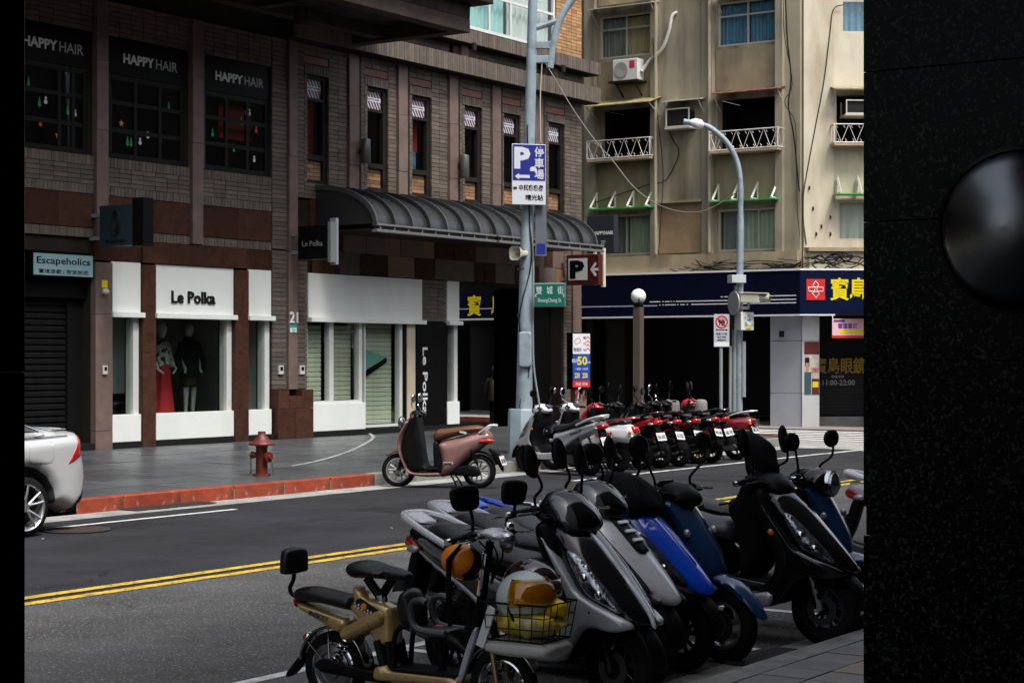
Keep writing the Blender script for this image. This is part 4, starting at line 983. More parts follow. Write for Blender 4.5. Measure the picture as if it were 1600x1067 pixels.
def boxac(label, F, u0, u1, z0, z1):
    t = thing('window_air_conditioner', label, 'air conditioner', loc=F.P((u0 + u1) / 2, z0, 0.2))
    mb = MB(); a, b = 0.02, 0.45
    for u in (u0, u1 - 0.03):
        for o in (-0.2, b - 0.03): F.box(mb, u, u + 0.03, z0, z1, o, o + 0.03)
    for z in (z0, z1 - 0.03): F.box(mb, u0 + 0.031, u1 - 0.031, z, z + 0.03, b - 0.028, b - 0.002)
    F.box(mb, u0 - 0.02, u1 + 0.02, z0 - 0.05, z0 - 0.002, -0.2, b + 0.02)
    mb.build('cage', m_frame, t); F.part('body', M('ac_dark', (0.02, 0.02, 0.02), 0.5), t, u0 + 0.04, u1 - 0.04, z0 + 0.01, z1 - 0.04, -0.2, b - 0.05)
boxac('dark window air conditioner in a pale cage under a small corrugated awning', TF, TF.u(1041, .4), TF.u(1078, .4), 8.15, 8.66); boxac('dark window air conditioner inside the corner balcony opening', HFc, hC[1][0] + 0.15, hC[1][0] + 1.0, 8.25, 8.62)
# duct hose from the small window
pts = [TF.P(TF.u(px, o), TF.z(px, py, o), o) for px, py, o in ((1058, 20, 0.05), (1050, 26, 0.15), (1045, 50, 0.2), (1034, 78, 0.22), (1015, 95, 0.22), (1006, 108, 0.25), (1002, 112, 0.3))]
tag(MB().tube(spline(pts, 5, False), 0.05, 8).build('duct_hose', M('hose_white', (0.55, 0.53, 0.48), 0.6, var=0.1), smooth=True), 'white flexible hose from the small window down to the outdoor unit', 'hose')
# cables
m_cab = M('cable_black', (0.012, 0.012, 0.012), 0.6); m_cabg = M('cable_grey', (0.2, 0.185, 0.15), 0.6)
def cable(label, pts, r=0.012, mat=None, name='cable', n=4): return tag(MB().tube(spline([Vector(p) for p in pts], 5, False), r, 5).build(name, mat or m_cab, smooth=True), label, 'cable')
fp = lambda F, px, py, o=0.03: F.P(F.u(px, o), F.z(px, py, o), o)
cable('thick black cable hanging down the corner pier of the beige block', [fp(TF, x, y, 0.3) for x, y in ((1227, -20), (1230, 60), (1236, 120), (1232, 165), (1240, 210), (1245, 260), (1249, 300))], 0.02)
cable('thin looping black cable beside the corner pier', [fp(TF, x, y, 0.3) for x, y in ((1225, -20), (1225, 50), (1238, 130), (1226, 160), (1242, 190), (1244, 240), (1246, 330), (1250, 370))], 0.01)
cable('long black cable slanting down the pale corner face', [fp(HFc, x, y, 0.08) for x, y in ((1318, 8), (1302, 16), (1296, 60), (1287, 130), (1272, 210), (1256, 300), (1255, 340), (1260, 382))], 0.014)
cable('thin black cable dropping along the pilaster by the outdoor unit', [fp(TF, x, y, 0.25) for x, y in ((1020, 60), (1023, 120), (1027, 180), (1033, 230), (1036, 280), (1032, 350), (1028, 400), (1020, 418))], 0.012)
cable('bent black cable under the caged window air conditioner', [fp(TF, x, y, 0.12) for x, y in ((1046, 205), (1052, 220), (1060, 232), (1058, 250), (1040, 282), (1016, 288), (985, 298), (915, 322))], 0.013)
rr = random.Random(11)
for k in range(22):
    a = rr.uniform(1040, 1230); b = min(1252, a + rr.uniform(40, 160)); z0 = rr.uniform(405, 420)
    sg_ = rr.uniform(-3, 12); P = [fp(TF, a + (b - a) * t, z0 + rr.uniform(-2, 2) + sg_ * math.sin(t * 3.14), 0.34 + .06 * rr.random()) for t in (0, .2, .4, .6, .8, 1)]
    o = MB().tube(spline(P, 4, False), rr.uniform(0.008, 0.018), 5).build('cable', m_cab, smooth=True); tag(o, 'one of the black cables tangled along the ledge over the navy fascia', 'cable', 'cables tangled over the fascia')
for k in range(20):
    a = rr.uniform(1254, 1320); b = a + rr.uniform(20, 60); z0 = rr.uniform(396, 416)
    sg_ = rr.uniform(-6, 14); P = [fp(HFc, a + (b - a) * t, z0 + rr.uniform(-2, 2) + sg_ * math.sin(t * 3.14), 0.38 + .06 * rr.random()) for t in (0, .2, .4, .6, .8, 1)]
    o = MB().tube(spline(P, 4, False), rr.uniform(0.01, 0.022), 5).build('cable', m_cab, smooth=True); tag(o, 'one of the black cables tangled along the ledge over the navy fascia', 'cable', 'cables tangled over the fascia')
# street cable from the brick cornice to the lamp post
# ================================================================== near arcade (the side the photograph is taken from)
m_bgr = M('granite_black', (0.002, 0.0022, 0.0022), 0.2, var=0.4, vscale=9, speck=(0.035, 0.038, 0.028), kscale=140, kthr=0.57, bump=0.04, bscale=200, spec=0.05)
arc = thing('arcade_building', 'black granite faced arcade building framing the view', 'building', loc=(6, 0, 0.1))
mb = MB(); mb.box(-40, 110, -9, 2.25, 4.25, 12.5); mb.box(-40, 110, -9, -8.7, 0.1, 4.25)
mb.build('wall', M('arcade_plaster', (0.06, 0.055, 0.05), 0.8, var=0.1), arc)  # unseen upper wall; height and length set to keep sky out of window reflections
mb = MB(); mb.box(-40, 110, -5.2, -5.0, 0.1, 4.25); mb.build('back_wall', M('arcade_back', (0.03, 0.03, 0.03), 0.4), arc)
def column(x0, x1, y0, y1, label):
    t = thing('arcade_column', label, 'column', loc=((x0 + x1) / 2, (y0 + y1) / 2, 0.1), group='black granite arcade columns')
    zz = 0.1
    for z in (1.36, 1.45, 1.885, 2.3, 2.75, 3.4, 4.25):
        MB().box(x0 + (0.006 if z == 1.45 else 0), x1 - (0.006 if z == 1.45 else 0), y0 + (0.006 if z == 1.45 else 0), y1 - (0.006 if z == 1.45 else 0), zz, z - 0.0015).build('granite_panel', m_bgr, t, bevel=0.002); zz = z
    return t
a, b = ray(1349); ccx = 5.15; ccy = ccx * b / a
column(ccx, ccx + 0.8, ccy - 0.8, ccy, 'speckled black granite arcade column carrying the round mirror')
a, b = ray(40); ly = ccy - 0.8; lx = ly * a / b
column(lx - 0.8, lx, ly, ccy, 'black arcade column at the edge beside the silver car')
# convex mirror on the column
MF = Facade((ccx, 0, 0), (0, -1, 0), (-1, 0, 0))
mu, md = MF.u(1592, .1), MF.d(1592, .1); mz = zat(358, md); mr_ = 122 / FPX * md
mt = thing('convex_mirror', 'round convex mirror with a black rim on the granite column', 'mirror', loc=MF.P(mu, mz, 0.0))
c = MF.P(mu, mz, 0.0)
prof = [(mr_ * math.sin(t) , 0.1 + 0.14 * (math.cos(t) )) for t in [i * math.pi / 24 for i in range(13)]]
mb = MB(); mb.lathe([(r_ + 0.0005, -h) for r_, h in reversed(prof)], c, 'x', 32, caps=False); mb.build('mirror_face', M('mirror_glass', (0.17, 0.18, 0.18), 0.3, metal=1.0, var=0.15, vscale=3), mt, smooth=True, angle=80)
MB().lathe([(mr_ * 1.0, -0.075), (mr_ * 1.05, -0.08), (mr_ * 1.06, -0.12), (mr_ * 1.0, -0.13), (mr_ * 0.985, -0.11)], c, 'x', 32, caps=False).build('rim', m_black, mt, smooth=True)
MB().lathe([(0.001, -0.004), (0.06, -0.004), (0.06, -0.1), (0.001, -0.1)], c, 'x', 12).build('mount', m_black, mt)
# ================================================================== street furniture
m_pole = M('pole_bluegrey', (0.25, 0.31, 0.35), 0.45, var=0.12, vscale=4, stain=(0.1, 0.12, 0.14), sscale=5, samt=0.6, bump=0.1, bscale=90)
m_steel = M('steel_galv', (0.38, 0.41, 0.43), 0.4, metal=0.4, var=0.1, vscale=6, stain=(0.2, 0.2, 0.2), sscale=6, samt=0.4)
m_chrome = M('chrome', (0.75, 0.75, 0.76), 0.08, metal=1.0)
m_plw = M('plastic_cream', (0.55, 0.52, 0.42), 0.5, var=0.08)
CAMR = Vector((ST, -CT, 0)); CAMF = Vector((CT, ST, 0))
class Pole:
    """frame of a sign: px -> world at a set depth, panel facing direction n"""
    pass
def facing(c, n):
    n = Vector(n).normalized(); return n, EZ.cross(n).normalized()     # normal, panel's own right as seen by a viewer in front
def plate(name, mat, parent, c, n, w_, h, t=0.02, off=0.0, bevel=0.0):
    n, xr_ = facing(c, n); c = Vector(c) + n * off
    mt = Matrix((xr_, n, EZ)).transposed()
    return MB().obox(c, (w_, t, h), mt).build(name, mat, parent, bevel=bevel)
def ptext(s, c, n, x, z, mat, parent, width=None, height=None, bold=0.0, off=0.012, name='lettering'):
    n, xr_ = facing(c, n); return text(s, Vector(c) + xr_ * x + EZ * z + n * off, xr_, EZ, mat, parent, width, height, bold, 0.002, name)
def fwd(px, d, z=0.0):
    a, b = ray(px); return Vector((a * d, b * d, z))
# ---- tall lamp pole with parking sign
d1 = 31.8; pb = fwd(819, d1); zb = zs(pb.y)
lp = thing('lamp_pole', 'tall blue grey lamp pole with an octagonal base box beside the silver scooter', 'street lamp', loc=(pb.x, pb.y, zb))
mb = MB(); oc = lambda r, z: [Vector((pb.x + r * math.cos(R(45 * i + 22.5)), pb.y + r * math.sin(R(45 * i + 22.5)), z)) for i in range(8)]
mb.loft([oc(0.31, zb - 0.03), oc(0.285, zb + 0.75), oc(0.27, zb + 0.78)]); mb.build('base_box', m_pole, lp, bevel=0.012)
MB().tube([(pb.x, pb.y, zb + 0.78), tuple(pb + CAMR * 0.05 + EZ * (4.0 - pb.z)), tuple(pb + CAMR * 0.19 + EZ * (9.6 - pb.z))], [0.148, 0.115, 0.068], 16).build('pole', m_pole, lp, smooth=True)
q = pb + CAMR * 0.15; q.z = 0
arm = [q + CAMR * 0.3 + EZ * 6.9, q + CAMR * 0.36 + EZ * 7.35, q + CAMR * 0.5 + EZ * 7.8, q + CAMR * 0.85 + EZ * 8.3, q + CAMR * 1.5 + EZ * 9.0, q + CAMR * 2.6 + EZ * 9.5]
mb = MB(); mb.tube(spline(arm, 4, False), 0.065, 10); mb.tube([q + EZ * 7.58, q + CAMR * 0.42 + EZ * 7.72], 0.05, 8); mb.build('arm', m_pole, lp, smooth=True)
mb = MB()
for z in (7.05, 7.3): mb.obox(q + CAMR * 0.2 + EZ * z, (0.09, 0.34, 0.13), Matrix.Rotation(math.atan2(CAMR.y, CAMR.x) - R(90), 3, 'Z'))
mb.build('clamp', m_pole, lp, bevel=0.01)
MB().ball(arm[-1] + CAMR * 0.3, 0.3, sc=(1.2, 0.8, 0.3)).build('lamp_head', m_plw, lp, smooth=True)
mb = MB()
for z in (3.72, 3.4, 2.6, 1.7): mb.lathe([(0.12, -0.02), (0.148, -0.02), (0.148, 0.02), (0.12, 0.02)], (pb.x + 0.04, pb.y, z), n=14, caps=False)
mb.build('strap', M('strap_dark', (0.08, 0.07, 0.07), 0.5), lp)
n_cam = -CAMF
pc = pb + Vector((0.03, 0, 0)) + n_cam * 0.17; pc.z = 2.0
bx = pil('junction_cover', m_pole, lp, [(-0.09, -0.3), (0.09, -0.3), (0.11, -0.2), (0.11, 0.2), (0.09, 0.3), (-0.09, 0.3), (-0.11, 0.2), (-0.11, -0.2)], 0.05, r=0.03, e0=0.5, step=0.04)[1]
for v in bx.data.vertices: x, y, z = v.co; v.co = pc + CAMR * x + n_cam * y + EZ * z
# wires strapped to the pole
for k, (o1, o2, lab) in enumerate(((0.17, 0.12, 'grey cable strapped down the lamp pole'), (0.13, 0.2, 'thin dark cable strapped down the lamp pole'))):
    P = [pb + CAMR * (o1 * s_) + n_cam * o2 * 0.6 + EZ * z for s_, z in ((0.4, 5.9), (0.7, 4.3), (0.95, 3.5), (0.9 - k * 1.6, 2.5), (1.0 - k * 0.3, 1.7), (1.6 - k * 2.2, 1.0), (1.5, zb + 0.75))]
    cable(lab, P, 0.018 if not k else 0.012, m_steel if not k else m_cab)
# parking sign
sc = fwd(826, d1 - 0.25); sc.z = zat(273, d1 - 0.25); nS = -(CAMF * 0.97 - CAMR * 0.24)
ps_ = thing('parking_sign', 'blue and white parking arrow sign on the tall lamp pole', 'sign', loc=sc)
m_blue = M('sign_blue', (0.012, 0.02, 0.2), 0.4); m_lg = M('sign_lightgrey', (0.55, 0.58, 0.62), 0.4)
hh = 94 / FPX * d1; ww = 54 / FPX * d1
plate('panel', m_lg, ps_, sc, nS, ww, hh, 0.05, bevel=0.008)
plate('blue_field', m_blue, ps_, sc + EZ * hh * 0.195, nS, ww * 0.96, hh * 0.59, 0.004, off=0.027)
ptext('P', sc, nS, -ww * 0.2, hh * 0.27, m_lg, ps_, width=ww * 0.48, height=hh * 0.36, bold=0.05, off=0.03)
for i, c_ in enumerate('停車場'): ptext(c_, sc, nS, ww * 0.3, hh * (0.375 - 0.185 * i), m_lg, ps_, width=ww * 0.28, height=hh * 0.165, bold=0.02, off=0.03)
n_, x_ = facing(sc, nS)
mb = MB(); mb.prism([(-0.42, 0), (-0.3, 0.085), (-0.3, 0.04), (0.02, 0.04), (0.02, -0.04), (-0.3, -0.04), (-0.3, -0.085)], lambda a, b, t: sc + x_ * (a * ww) + EZ * (b * hh * 0.62 - hh * 0.035) + n_ * t, 0.028, 0.031); mb.build('arrow', m_lg, ps_)
mb = MB(); mb.prism([(0.03, 0.0), (0.22, 0.0), (0.22, 0.07), (0.19, 0.12), (0.06, 0.12), (0.03, 0.07)], lambda a, b, t: sc + x_ * (a * ww) + EZ * (b * hh * 0.6 + hh * 0.055) + n_ * t, 0.028, 0.031); mb.build('car_symbol', m_lg, ps_)
ptext('中興嘟嘟房', sc, nS, ww * 0.06, -hh * 0.22, m_black, ps_, width=ww * 0.72, height=hh * 0.1, bold=0.02, off=0.027); ptext('晴光站', sc, nS, ww * 0.16, -hh * 0.38, m_black, ps_, width=ww * 0.52, height=hh * 0.1, bold=0.02, off=0.027)
mb = MB(); mb.tube([sc + x_ * (-ww * 0.46) - EZ * hh * 0.22 + n_ * 0.03, sc + x_ * (-ww * 0.36) - EZ * hh * 0.22 + n_ * 0.03], 0.018, 6); mb.build('plug_symbol', m_black, ps_)
# back of another sign below it
gs = fwd(845, d1 - 0.1); gs.z = zat(361, d1); t = thing('sign_back', 'grey narrow sign seen from behind under the parking sign', 'sign', loc=gs)
plate('panel', M('sign_greydark', (0.1, 0.11, 0.13), 0.5, var=0.1), t, gs, nS, 0.2, 0.88, 0.02); plate('blue_field', m_blue, t, gs - EZ * 0.32, nS, 0.16, 0.18, 0.004, off=0.012)
# horn loudspeaker
hp = fwd(822, d1 - 0.12); hp.z = zat(397, d1); t = thing('horn_loudspeaker', 'small cream horn loudspeaker fixed to the lamp pole', 'loudspeaker', loc=hp)
ax = (-CAMR * 0.75 - CAMF * 0.6).normalized()
mb = MB(); sd = EZ.cross(ax).normalized()
ring = lambda r, k, sq=1.25: [hp + ax * k + sd * (r * sq * math.copysign(abs(math.cos(a)) ** 0.6, math.cos(a))) + EZ * (r * math.copysign(abs(math.sin(a)) ** 0.6, math.sin(a))) for a in [i * math.pi / 12 for i in range(24)]]
mb.loft([ring(0.05, 0.0, 1), ring(0.055, 0.1, 1), ring(0.08, 0.16), ring(0.12, 0.24), ring(0.125, 0.25), ring(0.11, 0.245), ring(0.06, 0.17), ring(0.03, 0.12, 1)]); mb.build('horn', m_plw, t, smooth=True)
MB().tube([hp + ax * 0.1, hp + ax * 0.235], [0.035, 0.02], 10).build('driver', M('cream_dark', (0.3, 0.27, 0.18), 0.5), t, smooth=True)
MB().tube([hp, hp - ax * 0.12], 0.025, 6).build('bracket', m_steel, t)
# street name sign
ns = fwd(859, d1 - 0.25); ns.z = zat(461, d1 - 0.25); t = thing('street_name_sign', 'green bilingual street name sign on the lamp pole', 'sign', loc=ns)
m_sg = M('sign_green', (0.0, 0.11, 0.075), 0.4, var=0.1); nN = -(CAMF * 0.99 + CAMR * 0.1); hh2, ww2 = 0.41, 0.545
plate('panel', m_steel, t, ns, nN, ww2, hh2, 0.02, bevel=0.008); plate('green_field', m_sg, t, ns, nN, ww2 - 0.02, hh2 - 0.02, 0.004, off=0.0115)
for i, c_ in enumerate('雙城街'): ptext(c_, ns, nN, -ww2 * 0.34 + i * ww2 * 0.34, hh2 * 0.2, m_lg, t, height=hh2 * 0.34, width=ww2 * 0.19, bold=0.005, off=0.0136)
ptext('ShuangCheng St.', ns, nN, 0.0, -hh2 * 0.24, m_lg, t, width=ww2 * 0.76, height=hh2 * 0.22, off=0.0136)
n_, x_ = facing(ns, nN)
for s_ in (-1, 1): 
    mb = MB(); mb.prism([(s_ * 0.255, -0.01), (s_ * 0.235, 0.03), (s_ * 0.235, -0.05)], lambda a, b, tt: ns + x_ * a + EZ * b + n_ * tt, 0.0135, 0.015); mb.build('arrow', m_lg, t)
# ---- street lamp with bent arm at the corner
d2 = 39.5; p2 = fwd(1155, d2); t = thing('street_lamp', 'slim grey street lamp with a bent arm at the corner', 'street lamp', loc=(p2.x, p2.y, 0.1))
L = lambda px, py: fwd(1155, d2) + CAMR * ((px - 1155) / FPX * d2) + EZ * zat(py, d2)
MB().tube(spline([p2 + EZ * 0.1, L(1155, 560), L(1156, 440), L(1157, 330), L(1157, 290), L(1152, 255), L(1138, 226), L(1118, 206), L(1100, 196), L(1068, 190)], 5, False), [0.075] * 15 + [0.06] * 31, 12).build('pole', m_pole, t, smooth=True)
MB().tube([L(1100, 197), L(1094, 195), L(1085, 192), L(1078, 191)], [0.05, 0.11, 0.1, 0.05], 10).build('lamp_head', M('lamp_white', (0.7, 0.7, 0.68), 0.4), t, smooth=True)
mb = MB(); mb.tube([p2 - CAMR * 0.1 + EZ * 0.1, p2 - CAMR * 0.1 + EZ * 2.2, p2 - CAMR * 0.06 + EZ * 3.4], 0.05, 10); mb.build('conduit', m_steel, t, smooth=True)
mb = MB(); mb.tube([p2 - CAMR * 0.2 + EZ * 0.1, p2 - CAMR * 0.19 + EZ * 2.1], 0.035, 8); mb.build('conduit', m_steel, t, smooth=True)
mb = MB(); mb.tube([p2 + CAMR * 0.09 - CAMF * 0.05 + EZ * 1.0, p2 + CAMR * 0.09 - CAMF * 0.05 + EZ * 2.2], 0.05, 8); mb.build('conduit', m_steel, t, smooth=True)
def hang(name, label, cat, px, py, wpx, hpx, mat, dd, depth=0.25, nn=None, bev=0.01):
    c = fwd(px, dd); c.z = zat(py, dd); t_ = thing(name, label, cat, loc=c); nn = nn or -(CAMF * 0.95 - CAMR * 0.3)
    plate('box', mat, t_, c, nn, wpx / FPX * dd, hpx / FPX * dd, depth, bevel=bev); return t_, c, nn
t, c, nn = hang('control_box', 'small pale control box high on the street lamp post above the camera', 'box', 1151, 436, 24, 12, M('box_pale', (0.45, 0.5, 0.52), 0.4, var=0.06), d2 - 0.12)
t, c, nn = hang('meter_box', 'white box with stickers on the street lamp post under the camera', 'box', 1164, 502, 22, 28, M('box_white', (0.66, 0.66, 0.62), 0.4, var=0.05), d2 - 0.12)
plate('sticker', M('sticker_mixed', (0.45, 0.6, 0.6), 0.5, var=0.9, vscale=14), t, c + EZ * 0.02 + CAMR * 0.03, nn, 0.18, 0.24, 0.003, off=0.127); plate('sticker', m_syel, t, c - EZ * 0.13 + CAMR * 0.03, nn, 0.12, 0.05, 0.003, off=0.129); plate('sticker', M('sticker_pinkred', (0.6, 0.15, 0.2), 0.5), t, c + EZ * 0.05 - CAMR * 0.01, nn, 0.1, 0.05, 0.003, off=0.13)
t, c, nn = hang('dark_cabinet', 'black cabinet clamped to the street lamp post behind the small signs', 'box', 1149, 520, 14, 60, m_black, d2 + 0.1)
# security camera
c = fwd(1166, d2 - 0.25); c.z = zat(467, d2); t = thing('security_camera', 'cream security camera in a long housing on the street lamp post', 'camera', loc=c)
ax = (CAMR * 0.92 - CAMF * 0.38 - EZ * 0.04).normalized(); sd = EZ.cross(ax).normalized(); mm = Matrix((ax, sd, EZ)).transposed()
MB().obox(c + ax * 0.1, (0.42, 0.2, 0.19), mm).build('housing', m_plw, t, bevel=0.02); MB().obox(c + ax * 0.17 + EZ * 0.12, (0.62, 0.24, 0.025), mm).build('sun_shield', m_plw, t, bevel=0.008)
MB().tube([c + ax * 0.3 + EZ * 0.02, c + ax * 0.52 + EZ * 0.015], [0.075, 0.085], 12).build('lens_hood', M('cream_dark2', (0.4, 0.39, 0.33), 0.5), t, smooth=True); MB().tube([c + ax * 0.5 + EZ * 0.015, c + ax * 0.525 + EZ * 0.015], 0.06, 12).build('lens', m_black, t, smooth=True)
mb = MB(); mb.tube([c + ax * 0.05 - EZ * 0.09, c + ax * 0.05 - EZ * 0.2, c - ax * 0.2 - EZ * 0.2], 0.04, 8); mb.build('bracket', m_steel, t)
# round traffic mirror / sign seen edge-on
c = fwd(1147, d2 - 0.15); c.z = zat(474, d2); t = thing('round_sign', 'round grey sign seen from the side on the street lamp post', 'sign', loc=c)
ax = (-CAMR * 0.93 - CAMF * 0.36).normalized(); sd = EZ.cross(ax).normalized(); ring = lambda r, k: [c + ax * k + sd * r * math.cos(a) + EZ * r * math.sin(a) for a in [i * math.pi / 12 for i in range(24)]]
MB().loft([ring(0.24, -0.02), ring(0.26, 0), ring(0.26, 0.02), ring(0.24, 0.02)]).build('disc', m_steel, t)
MB().tube([c - ax * 0.02, c - ax * 0.12], 0.03, 8).build('bracket', m_steel, t)
# no-parking sign on its own post
d3 = 39.3; c = fwd(1126.5, d3); c.z = zat(516.5, d3); t = thing('no_parking_sign', 'grey no parking sign with a red ring on a thin post', 'sign', loc=(c.x, c.y, 0.1))
MB().tube([(c.x, c.y, 0.1), (c.x, c.y, c.z + 0.3)], 0.038, 10).build('post', m_steel, t, smooth=True)
nn = -(CAMF * 0.98 - CAMR * 0.15); f = c + nn * 0.05; ww3, hh3 = 25 / FPX * d3, 51 / FPX * d3
plate('panel', M('sign_grey', (0.42, 0.44, 0.48), 0.4), t, f, nn, ww3, hh3, 0.015, bevel=0.004)
n_, x_ = facing(f, nn); ring = lambda r, k: [f + EZ * hh3 * 0.26 + n_ * k + x_ * r * math.cos(a) + EZ * r * math.sin(a) for a in [i * math.pi / 14 for i in range(28)]]
MB().loft([ring(0.14, 0.009), ring(0.14, 0.012), ring(0.108, 0.012), ring(0.108, 0.009)], caps=False).build('ring', m_sred, t)
mb = MB(); mb.tube([f + EZ * (hh3 * 0.26 + 0.08) - x_ * 0.08 + n_ * 0.014, f + EZ * (hh3 * 0.26 - 0.08) + x_ * 0.08 + n_ * 0.014], 0.012, 5); mb.build('slash', m_sred, t)
ptext('停', f, nn, 0, hh3 * 0.26, m_black, t, height=0.15, bold=0.02, off=0.009)
mb = MB(); mb.prism([(-0.13, 0), (-0.1, 0.025), (-0.1, 0.008), (0.1, 0.008), (0.1, 0.025), (0.13, 0), (0.1, -0.025), (0.1, -0.008), (-0.1, -0.008), (-0.1, -0.025)], lambda a, b, q: f + x_ * a + EZ * (b + hh3 * 0.02) + n_ * q, 0.008, 0.011); mb.build('arrow', m_black, t)
for i, s_ in enumerate(('騎樓人行道', '禁止停車', '違者拖吊')): ptext(s_, f, nn, 0, -hh3 * (0.1 + 0.095 * i), m_black, t, height=0.045, off=0.009)
plate('strip', m_wt, t, f - EZ * hh3 * 0.42, nn, ww3 * 0.92, hh3 * 0.13, 0.003, off=0.009)
# ---- globe lamp on a square brown column
d4 = 37.0; c = fwd(997.5, d4); zt = zat(463, d4); t = thing('globe_lamp', 'white globe lamp on a square brown column', 'street lamp', loc=(c.x, c.y, zs(c.y)))
gr = 11.8 / FPX * d4; a = 0.085
MB().box(c.x - a, c.x + a, c.y - a, c.y + a, zs(c.y) - 0.02, zat(480, d4)).build('column', M('column_brown', (0.09, 0.065, 0.05), 0.5, var=0.15, stain=(0.04, 0.03, 0.025), sscale=3, samt=0.5), t, bevel=0.012)
MB().ball((c.x, c.y, zt), gr, 24, 16).build('globe', M('globe_white', (0.8, 0.8, 0.78), 0.35), t, smooth=True)
mb = MB(); mb.lathe([(0.03, 0), (0.1, 0.02), (0.12, 0.05), (0.06, 0.1)], (c.x, c.y, zat(480, d4)), n=16)
for k in range(4):
    e = Vector((math.cos(k * math.pi / 2 + .6), math.sin(k * math.pi / 2 + .6), 0)); P = Vector((c.x, c.y, zt))
    mb.tube([P - EZ * (gr + 0.06) + e * 0.04, P - EZ * gr * 0.9 + e * gr * 0.8, P - EZ * gr * 0.3 + e * gr * 1.1], 0.012, 5)
mb.build('cradle', m_black, t)
# ---- bollards
m_bol = M('bollard_stone', (0.22, 0.21, 0.19), 0.85, var=0.3, vscale=20, bump=0.5, bscale=80, stain=(0.1, 0.1, 0.09), sscale=4, samt=0.5)
for k, (px, d) in enumerate(((1052, 41.0), (1095, 41.6))):
    c = fwd(px, d); t = thing('bollard', ('round topped stone bollard behind the black scooters' , 'round topped stone bollard beside the no parking post')[k], 'bollard', loc=(c.x, c.y, 0.1), group='stone bollards at the corner')
    MB().lathe([(0.15, 0), (0.15, 0.68), (0.14, 0.74), (0.11, 0.78), (0.05, 0.795)], (c.x, c.y, 0.1), n=20).build('post', m_bol, t, smooth=True)
# ---- parking price sign and its stand
c = fwd(904, 41.8); zt, zbm = zat(521, 41.8), zat(606, 41.8); t = thing('price_board', 'blue and white parking price board with a yellow 50 at the corner pillar', 'sign', loc=(c.x, c.y, 0.25))
nn = -(CAMF * 0.9 - CAMR * 0.42); wb = 30 / FPX * 41.8; f = Vector((c.x, c.y, (zt + zbm) / 2)); hb_ = zt - zbm
plate('cabinet', m_black, t, f, nn, wb + 0.03, hb_ + 0.04, 0.28, bevel=0.01)
F2 = f + facing(f, nn)[0] * 0.14
plate('white_panel', m_wt, t, F2 + EZ * hb_ * 0.31, nn, wb, hb_ * 0.37, 0.006, off=0.004); plate('blue_panel', M('sign_blue2', (0.015, 0.06, 0.32), 0.4), t, F2 - EZ * hb_ * 0.12, nn, wb, hb_ * 0.48, 0.006, off=0.004); plate('red_panel', m_sred, t, F2 - EZ * hb_ * 0.425, nn, wb, hb_ * 0.12, 0.006, off=0.004)
ptext('50', F2, nn, 0.02, 0.0, m_syel, t, height=0.2, bold=0.03, off=0.008); ptext('臨停', F2, nn, -0.15, 0.0, m_wt, t, height=0.09, off=0.008); ptext('元/時', F2, nn, 0.17, -0.04, m_wt, t, height=0.05, off=0.008)
ptext('220', F2, nn, -0.11, -hb_ * 0.27, m_syel, t, height=0.12, width=0.13, bold=0.03, off=0.008); ptext('250', F2, nn, 0.09, -hb_ * 0.27, m_syel, t, height=0.12, width=0.13, bold=0.03, off=0.008)
ptext('一般車  大型車', F2, nn, 0, -hb_ * 0.15, m_wt, t, width=wb * 0.75, height=0.05, off=0.008); ptext('月租 洽詢', F2, nn, 0, -hb_ * 0.425, m_wt, t, width=wb * 0.7, height=0.07, off=0.008)
ptext('嘟嘟房', F2, nn, -0.1, hb_ * 0.2, M('sign_navytext', (0.02, 0.03, 0.15), 0.5), t, width=0.2, height=0.1, off=0.008)
n_, x_ = facing(F2, nn)
for i, s_ in enumerate('晴光站'): ptext(s_, F2, nn, 0.08, hb_ * (0.42 - 0.11 * i), M('sign_navytext', (0.02, 0.03, 0.15), 0.5), t, height=0.07, off=0.008)
for i in range(4):
    z0 = hb_ * (0.43 - 0.07 * i); mb = MB(); mb.prism([(0.12, -0.05), (0.165, 0.0), (0.21, -0.05), (0.21, -0.025), (0.165, 0.03), (0.12, -0.025)], lambda a, b, q: F2 + x_ * a + EZ * (b + z0) + n_ * q, 0.007, 0.009); mb.build('chevron', m_sred, t)
mb = MB(); P = [F2 - x_ * 0.1 + EZ * hb_ * 0.36 + n_ * 0.009 + x_ * (0.075 * math.cos(a)) + EZ * (0.075 * math.sin(a) * (0.8 + 0.3 * math.sin(2 * a))) for a in [i * math.pi / 9 for i in range(18)]]
mb.tube(P + [P[0]], 0.006, 4, caps=False); mb.build('emblem', m_sred, t)
mb = MB(); mb.obox(Vector((c.x, c.y, (zbm + 0.2) / 2)) + CAMF * 0.02, (0.3, 0.24, zbm - 0.2), Matrix((facing(f, nn)[1], facing(f, nn)[0], EZ)).transposed()); mb.build('stand', M('stand_pink', (0.2, 0.12, 0.1), 0.6, var=0.15), t, bevel=0.01)
for k, (x, col) in enumerate(((-0.14, m_sred), (-0.03, m_sred), (0.12, m_black))):
    c2 = Vector((c.x, c.y, zbm - 0.12)) + x_ * x + n_ * 0.16
    MB().lathe([(0.03, -0.012), (0.055, -0.012), (0.055, 0.012), (0.03, 0.012)], c2, 'y', 14, caps=False).build('hose_coil', col, t)
